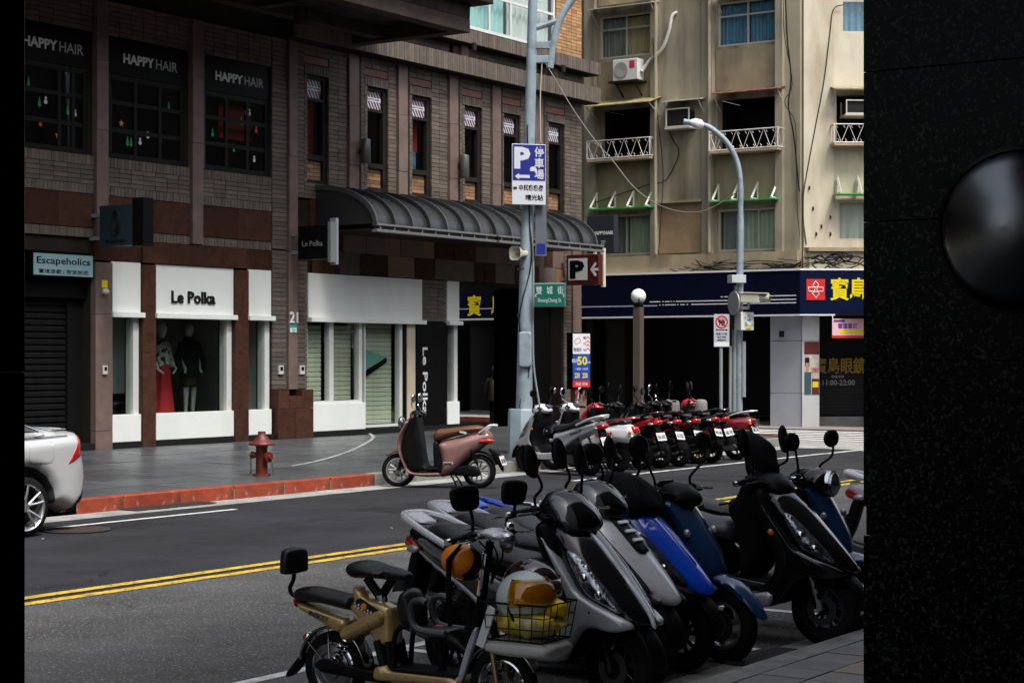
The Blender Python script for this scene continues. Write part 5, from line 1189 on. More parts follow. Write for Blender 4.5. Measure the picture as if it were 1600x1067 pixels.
# ---- blade signs on the brick building (faces look along the street)
def blade(name, label, X, y0, y1, z0, z1, th, mat, face=None):
    t_ = thing(name, label, 'sign', loc=(X, y1, (z0 + z1) / 2)); MB().box(X, X + th, y0, y1, z0, z1).build('box', mat, t_, bevel=0.01)
    mb = MB()
    for z in (z0 + 0.15, z1 - 0.15): mb.box(X + th * 0.3, X + th * 0.7, y1 + 0.002, YF + 0.05, z - 0.03, z + 0.03)
    mb.build('bracket', m_steel, t_); return t_
bt = lambda s_, X, y, z, mat, par, **k: text(s_, (X - 0.004, y, z), (0, -1, 0), EZ, mat, par, **k)
# Le Polka blade
X = 26.7; t = blade('blade_sign', 'dark boutique blade sign beside the barrel awning', X, 22.0, 22.72, 3.72, 4.36, 0.2, m_black); bt('Le Polka', X, 22.36, 4.02, M('lettering_dim', (0.22, 0.22, 0.22), 0.5), t, width=0.5)
MB().box(X + 0.2, X + 0.28, 21.95, 22.1, 3.62, 4.5).build('side_rail', m_steel, t, bevel=0.005); MB().box(X + 0.02, X + 0.2, 21.93, 22.0, 3.66, 4.42).build('edge_panel', M('steel_dim', (0.2, 0.22, 0.22), 0.4, metal=0.3), t)
# teal blade at the left
X = 21.6; t = blade('blade_sign', 'dark teal blade sign with a round emblem under the hair salon windows', X, 21.95, 22.72, 3.72, 4.4, 0.24, M('blade_teal', (0.02, 0.035, 0.042), 0.4)); bt('Escapeholics', X, 22.33, 3.8, M('lettering_darker', (0.008, 0.01, 0.012), 0.5), t, width=0.46)
for q in range(3):
    P = [Vector((X - 0.004, 22.33 - 0.11 * math.cos(a) * (1 - 0.25 * q), 4.1 + 0.2 * math.sin(a) * (1 - 0.25 * q))) for a in [i * math.pi / 10 for i in range(20)]]
    MB().tube(P + [P[0]], 0.014, 4, caps=False).build('emblem', M('lettering_darker', (0.008, 0.01, 0.012), 0.5), t)
MB().box(X, X + 0.24, 21.7, 21.948, 3.7, 4.5).build('edge_panel', m_black, t)
# Escapeholics board
eb = thing('shop_sign_board', 'pale teal sign board over the black roller shutter', 'sign', loc=BF.P(U(95), 3.2, 0.0))
a, b = U(46), U(143); z0, z1 = Z(95, 434), Z(95, 395)
BF.part('frame', m_black, eb, a, b, z0, z1, -0.12, 0.06, bevel=0.01); BF.part('panel', M('panel_teal', (0.2, 0.33, 0.36), 0.5, var=0.08), eb, a + 0.03, b - 0.03, z0 + 0.03, z1 - 0.03, 0.06, 0.066)
BF.text('Escapeholics', (a + b) / 2, z0 + (z1 - z0) * 0.62, 0.067, m_black, eb, width=(b - a) * 0.86, height=(z1 - z0) * 0.36, bold=0.01); BF.text('實境遊戲 | 密室脫逃', (a + b) / 2, z0 + (z1 - z0) * 0.22, 0.067, m_black, eb, width=(b - a) * 0.8, height=(z1 - z0) * 0.2)
# camera and notice on the shop pier
c = BF.P(U(158), Z(158, 456), 0.1); t = thing('dome_camera', 'small white dome camera with a yellow tag on the shop pier', 'camera', loc=c)
MB().ball(c, 0.07, sc=(1, 1, 0.8)).build('dome', m_plw, t, smooth=True); MB().tube([c + EY * 0.03, c + EY * 0.12], 0.03, 8).build('bracket', m_plw, t); BF.part('yellow_tag', m_syel, t, U(154), U(163), Z(158, 450), Z(158, 438), 0.071, 0.08)
# parking blade at the corner
X = 36.5; y0, y1 = 21.92, 22.8; z0, z1 = zat(446, on_y(920, 22.4)[1]), zat(399, on_y(920, 22.4)[1])
t = blade('parking_blade_sign', 'maroon and white P arrow blade sign at the brick corner', X, y0, y1, z0, z1, 0.2, M('sign_maroon', (0.06, 0.008, 0.008), 0.4))
hz = z1 - z0; MB().box(X - 0.006, X - 0.002, y1 - 0.58, y1 - 0.06, z0 + hz * 0.16, z1 - hz * 0.12).build('white_field', M('sign_white', (0.6, 0.6, 0.6), 0.4), t)
text('P', (X - 0.0075, y1 - 0.3, (z0 + z1) / 2 + 0.01), (0, -1, 0), EZ, m_black, t, width=0.4, height=hz * 0.6, bold=0.06)
mb = MB(); cz = (z0 + z1) / 2; P = lambda a, b, q: Vector((X - 0.004 + q, y1 - 0.66 - a, cz + b))
for pts in ([(0, 0), (0.13, 0.17), (0.18, 0.13), (0.08, 0)], [(0, 0), (0.08, 0), (0.18, -0.13), (0.13, -0.17)], [(0.07, 0.03), (0.22, 0.03), (0.22, -0.03), (0.07, -0.03)]): mb.prism(pts, P, -0.004, 0)
mb.build('arrow', M('sign_white', (0.6, 0.6, 0.6), 0.4), t)
mb = MB(); mb.box(X + 0.2, X + 0.3, y0 - 0.02, y0 + 0.06, z0 - 0.05, z1 + 0.15); mb.box(X + 0.2, X + 0.26, y0 + 0.2, y0 + 0.26, z0, z1 + 0.1); mb.build('side_rail', m_plw, t)
# hair salon blade
X = 37.6; t = blade('blade_sign', 'dark hair salon blade sign past the brick corner', X, 22.15, 22.9, 4.35, 5.25, 0.2, M('blade_slate', (0.025, 0.028, 0.034), 0.4)); bt('HAPPYHAIR', X, 22.45, 4.83, M('lettering_light', (0.65, 0.65, 0.65), 0.5), t, width=0.56, height=0.085, bold=0.02); bt('2F', X, 22.45, 4.6, m_lett, t, height=0.1)
# ---- cylinder wall lamps
for px, py0, py1 in ((559, 216, 254), (714, 241, 277)):
    u = U(px - 1, ); z0, z1 = Z(px, py1, .2), Z(px, py0, .2); lab = 'grey cylinder wall lamp right of the first striped window' if px < 600 else 'grey cylinder wall lamp beside the fourth striped window'
    t = thing('wall_lamp', lab, 'wall lamp', loc=BF.P(u, z0, 0.2), group='cylinder wall lamps'); c = BF.P(u, 0, 0.22)
    MB().lathe([(0.09, z0), (0.1, z0 + 0.02), (0.1, z1 - 0.02), (0.09, z1)], (c.x, c.y, 0), n=18).build('shade', M('lamp_gunmetal', (0.09, 0.09, 0.09), 0.35, metal=0.4), t, smooth=True)
    BF.part('bracket', m_dframe, t, u - 0.04, u + 0.04, (z0 + z1) / 2 - 0.06, (z0 + z1) / 2 + 0.06, 0.0, 0.14)
# ---- barrel awning
aw = thing('barrel_awning', 'long black curved barrel awning with raised ribs on the brick wall', 'awning', loc=((27.6 + 36.1) / 2, YF, 4.3))
m_aw = M('awning_metal', (0.032, 0.034, 0.037), 0.26, spec=0.5001, var=0.15, vscale=2, stain=(0.018, 0.018, 0.018), sscale=2, samt=0.5); m_awr = M('awning_rib', (0.025, 0.026, 0.028), 0.3, spec=0.5001); m_awt = M('awning_trim', (0.25, 0.25, 0.25), 0.35, metal=0.5, var=0.1)
x0, x1 = 27.55, 35.7
def arcp(k, dz=0.0): a = R(90 * k); return (21.55 + (YF - 0.02 - 21.55) * math.sin(a * 1.0) ** 1.0 * 1 if False else YF - 0.02 - (YF - 0.02 - 21.55 + dz) * math.cos(a), 4.42 + (0.72 + dz) * math.sin(a))
K = 14
NR = 14
sx = [x0 + (x1 - x0) * i / NR for i in range(NR + 1)]
for i in range(NR):
    mb = MB(); rings = []
    for t_ in range(K + 1):
        y, z = arcp(t_ / K); rings.append([Vector((sx[i] + 0.01, y, z)), Vector((sx[i + 1] - 0.01, y, z)), Vector((sx[i + 1] - 0.01, y + 0.02, z - 0.02)), Vector((sx[i] + 0.01, y + 0.02, z - 0.02))])
    mb.loft(rings); mb.build('roof_panel', m_aw, aw, smooth=True)
for i, x in enumerate(sx):
    mb = MB(); rings = []
    for t_ in range(K + 1):
        y, z = arcp(t_ / K, 0.0); y2, z2 = arcp(t_ / K, 0.085); h = 0.024
        rings.append([Vector((x - h, y + 0.01, z - 0.01)), Vector((x - h, y2, z2)), Vector((x + h, y2, z2)), Vector((x + h, y + 0.01, z - 0.01))])
    mb.loft(rings); mb.build('rib', m_awr if i % 2 else M('awning_rib2', (0.05, 0.053, 0.056), 0.28, spec=0.5001), aw, smooth=True)
mb = MB(); mb.prism([arcp(t_ / K) for t_ in range(K + 1)] + [(YF - 0.02, 4.42)], lambda a, b, q: Vector((x0 + q, a, b)), 0.0, 0.02); mb.build('end_panel', m_awr, aw)
mb = MB(); mb.prism([arcp(t_ / K) for t_ in range(K + 1)] + [(YF - 0.02, 4.42)], lambda a, b, q: Vector((x1 + q, a, b)), -0.02, 0.0); mb.build('end_panel', m_awr, aw)
for a, b in ((x0, x0 + 4.05), (x0 + 4.15, x1 + 0.3)):
    mb = MB(); mb.box(a, b, 21.46, 21.6, 4.26, 4.31); mb.box(a, b, 21.46, 21.6, 4.38, 4.42); mb.build('fascia_rail', m_awt, aw, bevel=0.006)
    mb = MB(); mb.box(a + 0.02, b - 0.02, 21.5, 21.58, 4.312, 4.378); mb.build('fascia_panel', m_awr, aw)
    k = int((b - a) / 0.45)
    mb = MB()
    for i in range(k): mb.box(a + 0.1 + i * 0.45, a + 0.14 + i * 0.45, 21.48, 21.5, 4.312, 4.378)
    tag(mb.build('fascia_clips', m_awt, aw), kind='stuff')
mb = MB(); mb.box(x0, x1, 21.6, YF - 0.06, 4.3, 4.33); mb.build('soffit', m_dframe, aw)
# overhead cable from the cornice to the lamp post
A = fwd(848, 42.0); A.z = zat(92, 42.0); B_ = L(1155, 300)
sag = [(868, 125), (895, 170), (930, 220), (958, 252), (990, 292), (1025, 318), (1060, 330), (1095, 331), (1125, 318)]
P = [A]
for i, (px, py) in enumerate(sag):
    dd = 42.0 + (d2 - 42.0) * (i + 1) / (len(sag) + 1); v = fwd(px, dd); v.z = zat(py, dd); P.append(v)
P.append(L(1152, 300)); cable('long grey cable sagging from the brick cornice to the street lamp', P, 0.012, m_cabg)
v0 = fwd(847, 42.0); v0.z = zat(95, 42); v1 = fwd(845, 40); v1.z = zat(225, 40); cable('thin cable hanging from the brick cornice behind the parking sign', [v0, (v0 + v1) / 2 - EX * 0.05, v1], 0.014, m_cabg)
# ---- hydrant
hp = ground(409, 746, 0.16); hz0 = zs(hp.y)
hy = thing('fire_hydrant', 'old red fire hydrant with chains on the pavement edge', 'fire hydrant', loc=(hp.x, hp.y, hz0))
m_hyd = M('hydrant_red', (0.12, 0.012, 0.008), 0.5, var=0.3, vscale=12, stain=(0.07, 0.025, 0.015), sscale=7, samt=0.7, bump=0.3, bscale=50)
s = 1.0
MB().lathe([(0.13, -0.01), (0.13, 0.02), (0.085, 0.03), (0.082, 0.40), (0.095, 0.43), (0.18, 0.435), (0.185, 0.455), (0.17, 0.48), (0.12, 0.5), (0.1, 0.53), (0.075, 0.56), (0.055, 0.585), (0.055, 0.63), (0.001, 0.635)], (hp.x, hp.y, hz0), n=22).build('barrel', m_hyd, hy, smooth=True, angle=40)
for dirv, r, lz in ((CAMR * 0.8 - CAMF * 0.6, 0.075, 0.27), (-CAMR * 0.9 - CAMF * 0.4, 0.05, 0.3)):
    dv = Vector(dirv).normalized(); p = Vector((hp.x, hp.y, hz0 + lz))
    mb = MB(); mb.tube([p + dv * 0.05, p + dv * 0.11, p + dv * 0.112, p + dv * 0.15, p + dv * 0.152, p + dv * 0.18], [r * .75, r * .75, r, r * 1.02, r * .5, r * .4], 14); mb.build('outlet_cap', m_hyd, hy, smooth=True, angle=40)
    e = p + dv * 0.17; rt = EZ.cross(dv)
    pts = [p + dv * 0.16 - EZ * 0.02, e - EZ * 0.1 + rt * 0.03, e - EZ * 0.2 + rt * 0.05, e - EZ * (0.26 if r < .06 else 0.4) + rt * 0.04 + dv * (0.06 if r > .06 else 0)]
    ch = MB(); S = spline(pts, 5, False)
    for i in range(len(S) - 1):
        m_ = (S[i] if isinstance(S[i], Vector) else Vector(S[i])); q_ = Vector(S[i + 1]); dd = (q_ - m_); 
        side = dd.cross(rt if i % 2 else dv).normalized() * 0.012
        ch.tube([m_ + side, m_ - side, q_ - side, q_ + side, m_ + side], 0.004, 4, caps=False)
    ch.build('chain', M('chain_iron', (0.06, 0.05, 0.045), 0.5, metal=0.5), hy)
# ---- drain covers
m_iron = M('cast_iron', (0.06, 0.062, 0.062), 0.5, metal=0.3, var=0.3, vscale=10)
def grate(label, c, lx, ly, n_, rot=0.0, mat=None):
    t_ = thing('drain_grate', label, 'drain grate', loc=(c[0], c[1], 0.012), rot=(0, 0, rot), local=True)
    mb = MB(); mb.box(-lx / 2, lx / 2, -ly / 2, -ly / 2 + 0.03, 0, 0.012); mb.box(-lx / 2, lx / 2, ly / 2 - 0.03, ly / 2, 0, 0.012); mb.box(-lx / 2, -lx / 2 + 0.03, -ly / 2 + 0.031, ly / 2 - 0.031, 0, 0.012); mb.box(lx / 2 - 0.03, lx / 2, -ly / 2 + 0.031, ly / 2 - 0.031, 0, 0.012)
    mb.build('frame', mat or m_iron, t_); MB().box(-lx / 2 + 0.031, lx / 2 - 0.031, -ly / 2 + 0.031, ly / 2 - 0.031, -0.003, 0.001).build('pit', m_black, t_)
    b = MB().box(-0.012, 0.012, -ly / 2 + 0.032, ly / 2 - 0.032, 0.0015, 0.011).mesh('bar', mat or m_iron)
    for i in range(n_): link('bar', b, t_, (-lx / 2 + 0.04 + (lx - 0.08) * (i + 0.5) / n_, 0, 0))
grate('grey iron drain grate in the gutter left of the hydrant', ground(262, 792).to_tuple()[:2], 1.4, 0.36, 28)
grate('dark drain grate in the near gutter under the scooters', ground(1205, 1030).to_tuple()[:2], 0.7, 0.3, 20)
g = ground(120, 829); t = thing('manhole_cover', 'round rusty manhole cover in the lane behind the silver car', 'manhole cover', loc=(g.x, g.y, 0.01), local=True)
m_rustc = M('iron_rusty', (0.06, 0.035, 0.028), 0.7, var=0.3, vscale=12)
MB().lathe([(0.36, 0), (0.36, 0.006), (0.33, 0.006), (0.33, 0.0)], n=32, caps=False).build('ring', m_iron, t); MB().lathe([(0.325, -0.002), (0.325, 0.004), (0.001, 0.004)], n=32).build('lid', m_rustc, t)
lug = MB().box(-0.02, 0.02, -0.02, 0.02, 0.004, 0.01).mesh('lug', m_rustc)
for i in range(-6, 7):
    for j in range(-6, 7):
        if i * i + j * j < 38: link('lug', lug, t, (i * 0.047, j * 0.047, 0))
# ---- shop window figures
m_man = M('mannequin_white', (0.6, 0.6, 0.58), 0.45); m_mand = M('mannequin_grey', (0.2, 0.2, 0.2), 0.5)
def figure(root, skin, hip=0.9, pose=0.0):
    """slim standing body, one continuous loft for trunk and head, limbs joined into it"""
    mb = MB()
    el = lambda z, a, b, x=0, y=0: [Vector((x + a * math.cos(t), y + b * math.sin(t), z)) for t in [i * math.pi / 8 for i in range(16)]]
    mb.loft([el(.82, .1, .08), el(.9, .16, .11), el(1.0, .13, .1), el(1.08, .115, .09), el(1.2, .15, .11), el(1.32, .165, .1), el(1.4, .13, .075), el(1.44, .055, .055), el(1.5, .05, .05), el(1.53, .06, .07), el(1.6, .078, .095), el(1.67, .075, .09), el(1.73, .045, .055), el(1.75, .01, .01)])
    for s_ in (-1, 1):
        mb.tube([(s_ * .08, 0, .88), (s_ * .085, -.01, .5), (s_ * .08, 0.01, .1), (s_ * .08, -.0, .04)], [.085, .056, .035, .035], 10); mb.tube([(s_ * .08, .02, .03), (s_ * .085, -.16, .02)], [.038, .03], 8)
        mb.tube([(s_ * .16, 0, 1.36), (s_ * (.22 + pose * .05), .01, 1.1), (s_ * (.2 + (pose - .2) * .2), -.1, .9), (s_ * .19, -.13, .82)], [.045, .036, .027, .022], 8)
    return mb.build('body', skin, root, smooth=True, angle=70)
el = lambda z, a, b, y=0.0: [Vector((a * math.cos(t), y + b * math.sin(t), z)) for t in [i * math.pi / 12 for i in range(24)]]
def mann(label, px, Y, z0, skin, rot=0.0):
    x, d = on_y(px, Y); return thing('mannequin', label, 'mannequin', loc=(x, Y, z0), rot=(0, 0, rot), local=True)
t = mann('mannequin in a patterned sweater and long red skirt in the boutique window', 253, 23.9, 0.75, m_man, 0.3); figure(t, m_man, pose=1)
m_swt = M('sweater_pattern', (0.5, 0.47, 0.45), 0.9, speck=(0.03, 0.02, 0.02), kscale=18, kthr=0.5); mb = MB()
mb.loft([el(.98, .17, .14), el(1.02, .185, .145), el(1.2, .19, .14), el(1.34, .185, .12), el(1.41, .13, .09), el(1.45, .065, .065)])
for s_ in (-1, 1): mb.tube([(s_ * .15, 0, 1.37), (s_ * .26, 0.0, 1.12), (s_ * .24, -.1, .95)], [.075, .075, .055], 10)
mb.build('sweater', m_swt, t, smooth=True, angle=70)
mb = MB(); rings = []
for z, a in ((1.03, .13), (.95, .17), (.6, .2), (.3, .24), (.05, .27)):
    rings.append([Vector((a * (1 + .05 * math.sin(9 * q)) * math.cos(q), a * .8 * (1 + .05 * math.sin(9 * q)) * math.sin(q), z)) for q in [i * math.pi / 27 for i in range(54)]])
mb.loft(rings); mb.build('skirt', M('skirt_red', (0.42, 0.012, 0.015), 0.75), t, smooth=True, angle=80)
t = mann('mannequin in a black coat and short skirt in the middle of the boutique window', 296, 24.1, 0.75, m_man, -0.2); figure(t, m_man)
mb = MB(); mb.loft([el(.72, .2, .16), el(.86, .2, .16), el(1.05, .19, .15), el(1.34, .19, .13), el(1.42, .13, .09), el(1.5, .08, .08)])
for s_ in (-1, 1): mb.tube([(s_ * .15, 0, 1.37), (s_ * .27, 0.0, 1.1), (s_ * .25, -.06, .85)], [.08, .08, .065], 10)
mb.build('coat', M('coat_black', (0.02, 0.02, 0.022), 0.85), t, smooth=True, angle=70); mb = MB(); mb.loft([el(.55, .18, .15), el(.78, .17, .14)]); mb.build('skirt', M('skirt_olive', (0.05, 0.045, 0.02), 0.85), t, smooth=True)
t = mann('mannequin in a dark dress at the end of the boutique window', 340, 24.6, 0.75, m_mand, 0.1); figure(t, m_mand)
mb = MB(); mb.loft([el(.5, .21, .17), el(.9, .18, .14), el(1.08, .14, .11), el(1.32, .185, .125), el(1.42, .12, .085)]); mb.build('dress', M('dress_dark', (0.04, 0.04, 0.045), 0.85, speck=(0.3, 0.3, 0.3), kscale=30, kthr=0.62), t, smooth=True, angle=70)
x, d = on_y(325, 25.2); t = thing('armchair', 'mustard yellow armchair behind the mannequins in the shop', 'armchair', loc=(x, 25.2, 0.75)); m_mus = M('fabric_mustard', (0.3, 0.2, 0.02), 0.85)
part('seat', m_mus, t, (x - .35, x + .35, 24.9, 25.5, 0.95, 1.15), bevel=0.04); part('backrest', m_mus, t, (x - .35, x + .35, 25.5, 25.66, 0.95, 1.6), bevel=0.05)
for s_ in (-1, 1): part('armrest', m_mus, t, (x + s_ * .42 - .06, x + s_ * .42 + .06, 24.9, 25.5, 0.95, 1.32), bevel=0.03)
for sx_ in (-.3, .3):
    for sy_ in (24.97, 25.45): part('leg', m_dframe, t, (x + sx_ - .025, x + sx_ + .025, sy_, sy_ + .05, 0.75, 0.948))
x, d = on_y(178, 23.7); t = thing('display_cube', 'small black display box low in the narrow shop window', 'display box', loc=(x, 23.7, 0.75)); part('box', m_black, t, (x - .2, x + .25, 23.5, 23.9, 0.75, 1.2), bevel=0.01); part('lid', m_dframe, t, (x - .22, x + .27, 23.48, 23.92, 1.203, 1.23), bevel=0.005)
# ---- person glimpsed through the passage
pp = fwd(774, 46.5); t = thing('person', 'person in an olive jacket and dark trousers glimpsed through the passage', 'person', loc=(pp.x, pp.y, 0.0), rot=(0, 0, TH + R(70)), local=True)
t.scale = (0.93, 0.93, 0.93)
figure(t, M('skin', (0.4, 0.24, 0.17), 0.6)); mb = MB(); mb.loft([el(.8, .2, .15), el(.95, .2, .15), el(1.2, .2, .145), el(1.36, .2, .12), el(1.43, .12, .09), el(1.47, .075, .075)])
for s_ in (-1, 1): mb.tube([(s_ * .16, 0, 1.38), (s_ * .26, 0.0, 1.1), (s_ * .24, -.08, .86)], [.08, .07, .055], 10)
mb.build('jacket', M('jacket_olive', (0.22, 0.2, 0.11), 0.85), t, smooth=True, angle=70)
mb = MB()
for s_ in (-1, 1): mb.tube([(s_ * .085, 0, .92), (s_ * .09, 0, .5), (s_ * .085, 0, .08)], [.11, .08, .065], 12)
mb.build('trousers', M('trousers_dark', (0.02, 0.02, 0.022), 0.85), t, smooth=True); mb = MB(); mb.ball((0, 0.015, 1.655), 0.105, sc=(.9, 1.05, 1)); mb.tube([(0, .06, 1.66), (0, .09, 1.5), (0, .09, 1.4)], [.08, .07, .03], 10)
mb.build('hair', M('hair_brown', (0.06, 0.03, 0.02), 0.7), t, smooth=True)

# hydrant bolts
bm_ = MB().cyl((0, 0, 0), (0, 0, .02), .012, n=6).mesh('bolt', m_hyd)
for i in range(8): link('bolt', bm_, hy, (hp.x + .155 * math.cos(i * math.pi / 4), hp.y + .155 * math.sin(i * math.pi / 4), hz0 + .452))
for i in range(6): link('bolt', bm_, hy, (hp.x + .11 * math.cos(i * math.pi / 3), hp.y + .11 * math.sin(i * math.pi / 3), hz0 + .015))
# scraps and dry leaves along gutter and road
lm_ = MB(); rr = random.Random(21)
def scrap(x, y, z, s_):
    a = rr.uniform(0, 6.3); P = [(x + s_ * rr.uniform(.6, 1.1) * math.cos(a + t), y + s_ * rr.uniform(.6, 1.1) * math.sin(a + t), z + rr.uniform(.002, .5 * s_)) for t in (0, 1.5, 3.1, 4.7)]
    lm_.add(P, [(0, 1, 2), (0, 2, 3)])
for _ in range(60): scrap(rr.uniform(13, 34), KY - .05 - abs(rr.gauss(0, .18)), .006, rr.uniform(.012, .03))
for _ in range(25): scrap(rr.uniform(8, 30), rr.uniform(7.5, 15), .012, rr.uniform(.01, .028))
for _ in range(20): scrap(rr.uniform(7, 13), NY + .1 + abs(rr.gauss(0, .2)), .008, rr.uniform(.012, .03))
tag(lm_.build('litter', M('litter', (0.4, 0.36, 0.28), 0.8, rand=0.6)), kind='stuff')
# ================================================================== scooters
PT = {}
def paint(name, col, rough=0.22, metal=0.0, var=0.05):
    return M('paint_' + name, col, rough, metal, var=var, vscale=5, coat=0.6, spec=0.5, stain=[c * 0.8 for c in col], sscale=3, samt=0.1)
m_plk = M('plastic_black', (0.006, 0.006, 0.0065), 0.42, var=0.25, vscale=8, bump=0.08, bscale=400)
m_tyre = M('tyre_rubber', (0.009, 0.009, 0.009), 0.75, var=0.25, vscale=10, bump=0.35, bscale=180)
m_seatb = M('seat_vinyl', (0.014, 0.015, 0.017), 0.32, spec=0.4001, var=0.2, vscale=6, bump=0.12, bscale=350)
m_seatg = M('seat_grey', (0.045, 0.048, 0.053), 0.4, spec=0.5001, var=0.2, vscale=5, bump=0.12, bscale=350)
m_rimd = M('rim_dark', (0.03, 0.03, 0.032), 0.35, metal=0.6); m_rims = M('rim_silver', (0.42, 0.42, 0.43), 0.3, metal=0.8); m_rimo = M('rim_orange', (0.4, 0.13, 0.02), 0.4)
m_disc = M('brake_steel', (0.13, 0.13, 0.13), 0.35, metal=0.9)
m_lens = M('headlamp_lens', (0.28, 0.3, 0.32), 0.08, metal=0.85, var=0.9, vscale=16, bump=0.4, bscale=30)
m_lensd = M('headlamp_dark', (0.03, 0.032, 0.035), 0.08, coat=1.0, var=0.6, vscale=14)
m_tail = M('tail_red', (0.4, 0.008, 0.01), 0.12, coat=0.8, var=0.3, vscale=25); m_amber = M('amber_lens', (0.7, 0.16, 0.005), 0.15, coat=0.6); m_clear = M('clear_lens', (0.5, 0.5, 0.5), 0.12, metal=0.4, var=0.4, vscale=20)
m_plate = M('plate_white', (0.72, 0.72, 0.7), 0.4, var=0.06); m_plate_g = M('plate_green', (0.5, 0.75, 0.66), 0.4, var=0.06); m_ink = M('plate_ink', (0.02, 0.03, 0.07), 0.5)
m_sil = paint('silver', (0.46, 0.47, 0.49), 0.3, 0.2); m_silw = paint('silverwhite', (0.62, 0.63, 0.65), 0.28, 0.1); m_grey = paint('grey', (0.2, 0.21, 0.22), 0.32, 0.4)
m_blk = M('paint_black', (0.006, 0.006, 0.007), 0.1, coat=0.35, spec=0.3); m_bluep = paint('blue', (0.004, 0.06, 0.56), 0.18); m_navyp = paint('darkblue', (0.014, 0.045, 0.13), 0.2, 0.2)
m_redp = paint('red', (0.42, 0.008, 0.014), 0.18); m_wht = paint('white', (0.7, 0.71, 0.72), 0.25); m_rose = paint('rosepink', (0.29, 0.15, 0.135), 0.3, 0.2); m_mar = paint('maroon', (0.2, 0.012, 0.022), 0.18, 0.2)
m_gold = paint('gold', (0.46, 0.31, 0.12), 0.3, 0.35)
def wheel(root, name, x, r, w_, rim_r, rim_mat, spokes=5, disc=1, z=None, twin=True):
    z = r if z is None else z
    e = bpy.data.objects.new(name, None); COL.objects.link(e); e.parent = root; WL[e.name] = Vector((0, 0, 0)); e.empty_display_size = 0.05
    h = w_ / 2
    pr = [(rim_r, -h * .8), (rim_r + (r - rim_r) * .35, -h), (r - .035, -h * .96), (r - .012, -h * .66), (r - .002, -h * .3), (r - .006, -h * .27), (r, -h * .22), (r, h * .22), (r - .006, h * .27), (r - .002, h * .3), (r - .012, h * .66), (r - .035, h * .96), (rim_r + (r - rim_r) * .35, h), (rim_r, h * .8)]
    MB().lathe(pr, (x, 0, z), 'y', 36, caps=False).build('tyre', m_tyre, e, smooth=True, angle=50)
    mb = MB(); mb.lathe([(rim_r + .004, -h * .82), (rim_r - .012, -h * .86), (rim_r - .022, -h * .5), (rim_r - .026, 0), (rim_r - .022, h * .5), (rim_r - .012, h * .86), (rim_r + .004, h * .82)], (x, 0, z), 'y', 32, caps=False)
    mb.lathe([(.001, -h * .6), (.035, -h * .6), (.04, -h * .3), (.04, h * .3), (.035, h * .6), (.001, h * .6)], (x, 0, z), 'y', 16)
    for i in range(spokes):
        a0 = 2 * math.pi * i / spokes + .3
        for da in ((-.16, .16) if twin else (0,)):
            a = a0 + da; c, s = math.cos(a), math.sin(a); a2 = a0 + da * 1.7; c2, s2 = math.cos(a2), math.sin(a2)
            mb.tube([(x + .03 * c, 0, z + .03 * s), (x + (rim_r - .015) * c2, h * .1, z + (rim_r - .015) * s2)], [.013, .011] if twin else [.024, .017], 6)
    mb.build('rim', rim_mat, e, smooth=True, angle=40)
    for sd in ((1, -1) if disc == 2 else (disc,)):
        if disc:
            yy = sd * (h + .012)
            MB().lathe([(.055, yy - .003), (.1, yy - .003), (.1, yy + .003), (.055, yy + .003)], (x, 0, z), 'y', 28, caps=False).build('brake_disc', m_disc, e)
    return e
def steer_parts(objs, ang, piv=(0.45, 0)):
    for o in objs:
        o.rotation_euler = (0, 0, ang); c, s = math.cos(ang), math.sin(ang)
        o.location = (piv[0] - (c * piv[0] - s * piv[1]), piv[1] - (s * piv[0] + c * piv[1]), 0)
def plate_part(root, txt, c, tilt=0.5, mat=None, w_=.26, h=.14, two=False):
    """number plate facing backwards, leaning"""
    c = Vector(c); n = Vector((-math.cos(tilt), 0, math.sin(tilt))); up = Vector((math.sin(tilt), 0, math.cos(tilt))); rt = Vector((0, -1, 0))
    mm = Matrix((rt, n, up)).transposed()
    p = MB().obox(c, (w_, .006, h), mm).build('number_plate', mat or m_plate, root, bevel=.004)
    mb = MB(); text_mb(mb, txt, c + n * .004 - up * .008, rt, up, w_ * .84, h * .5, .012, .002); text_mb(mb, '·  ·', c + n * .004 + up * h * .38, rt, up, w_ * .6, .008, .02, .002)
    mb.build('lettering', m_ink, p)
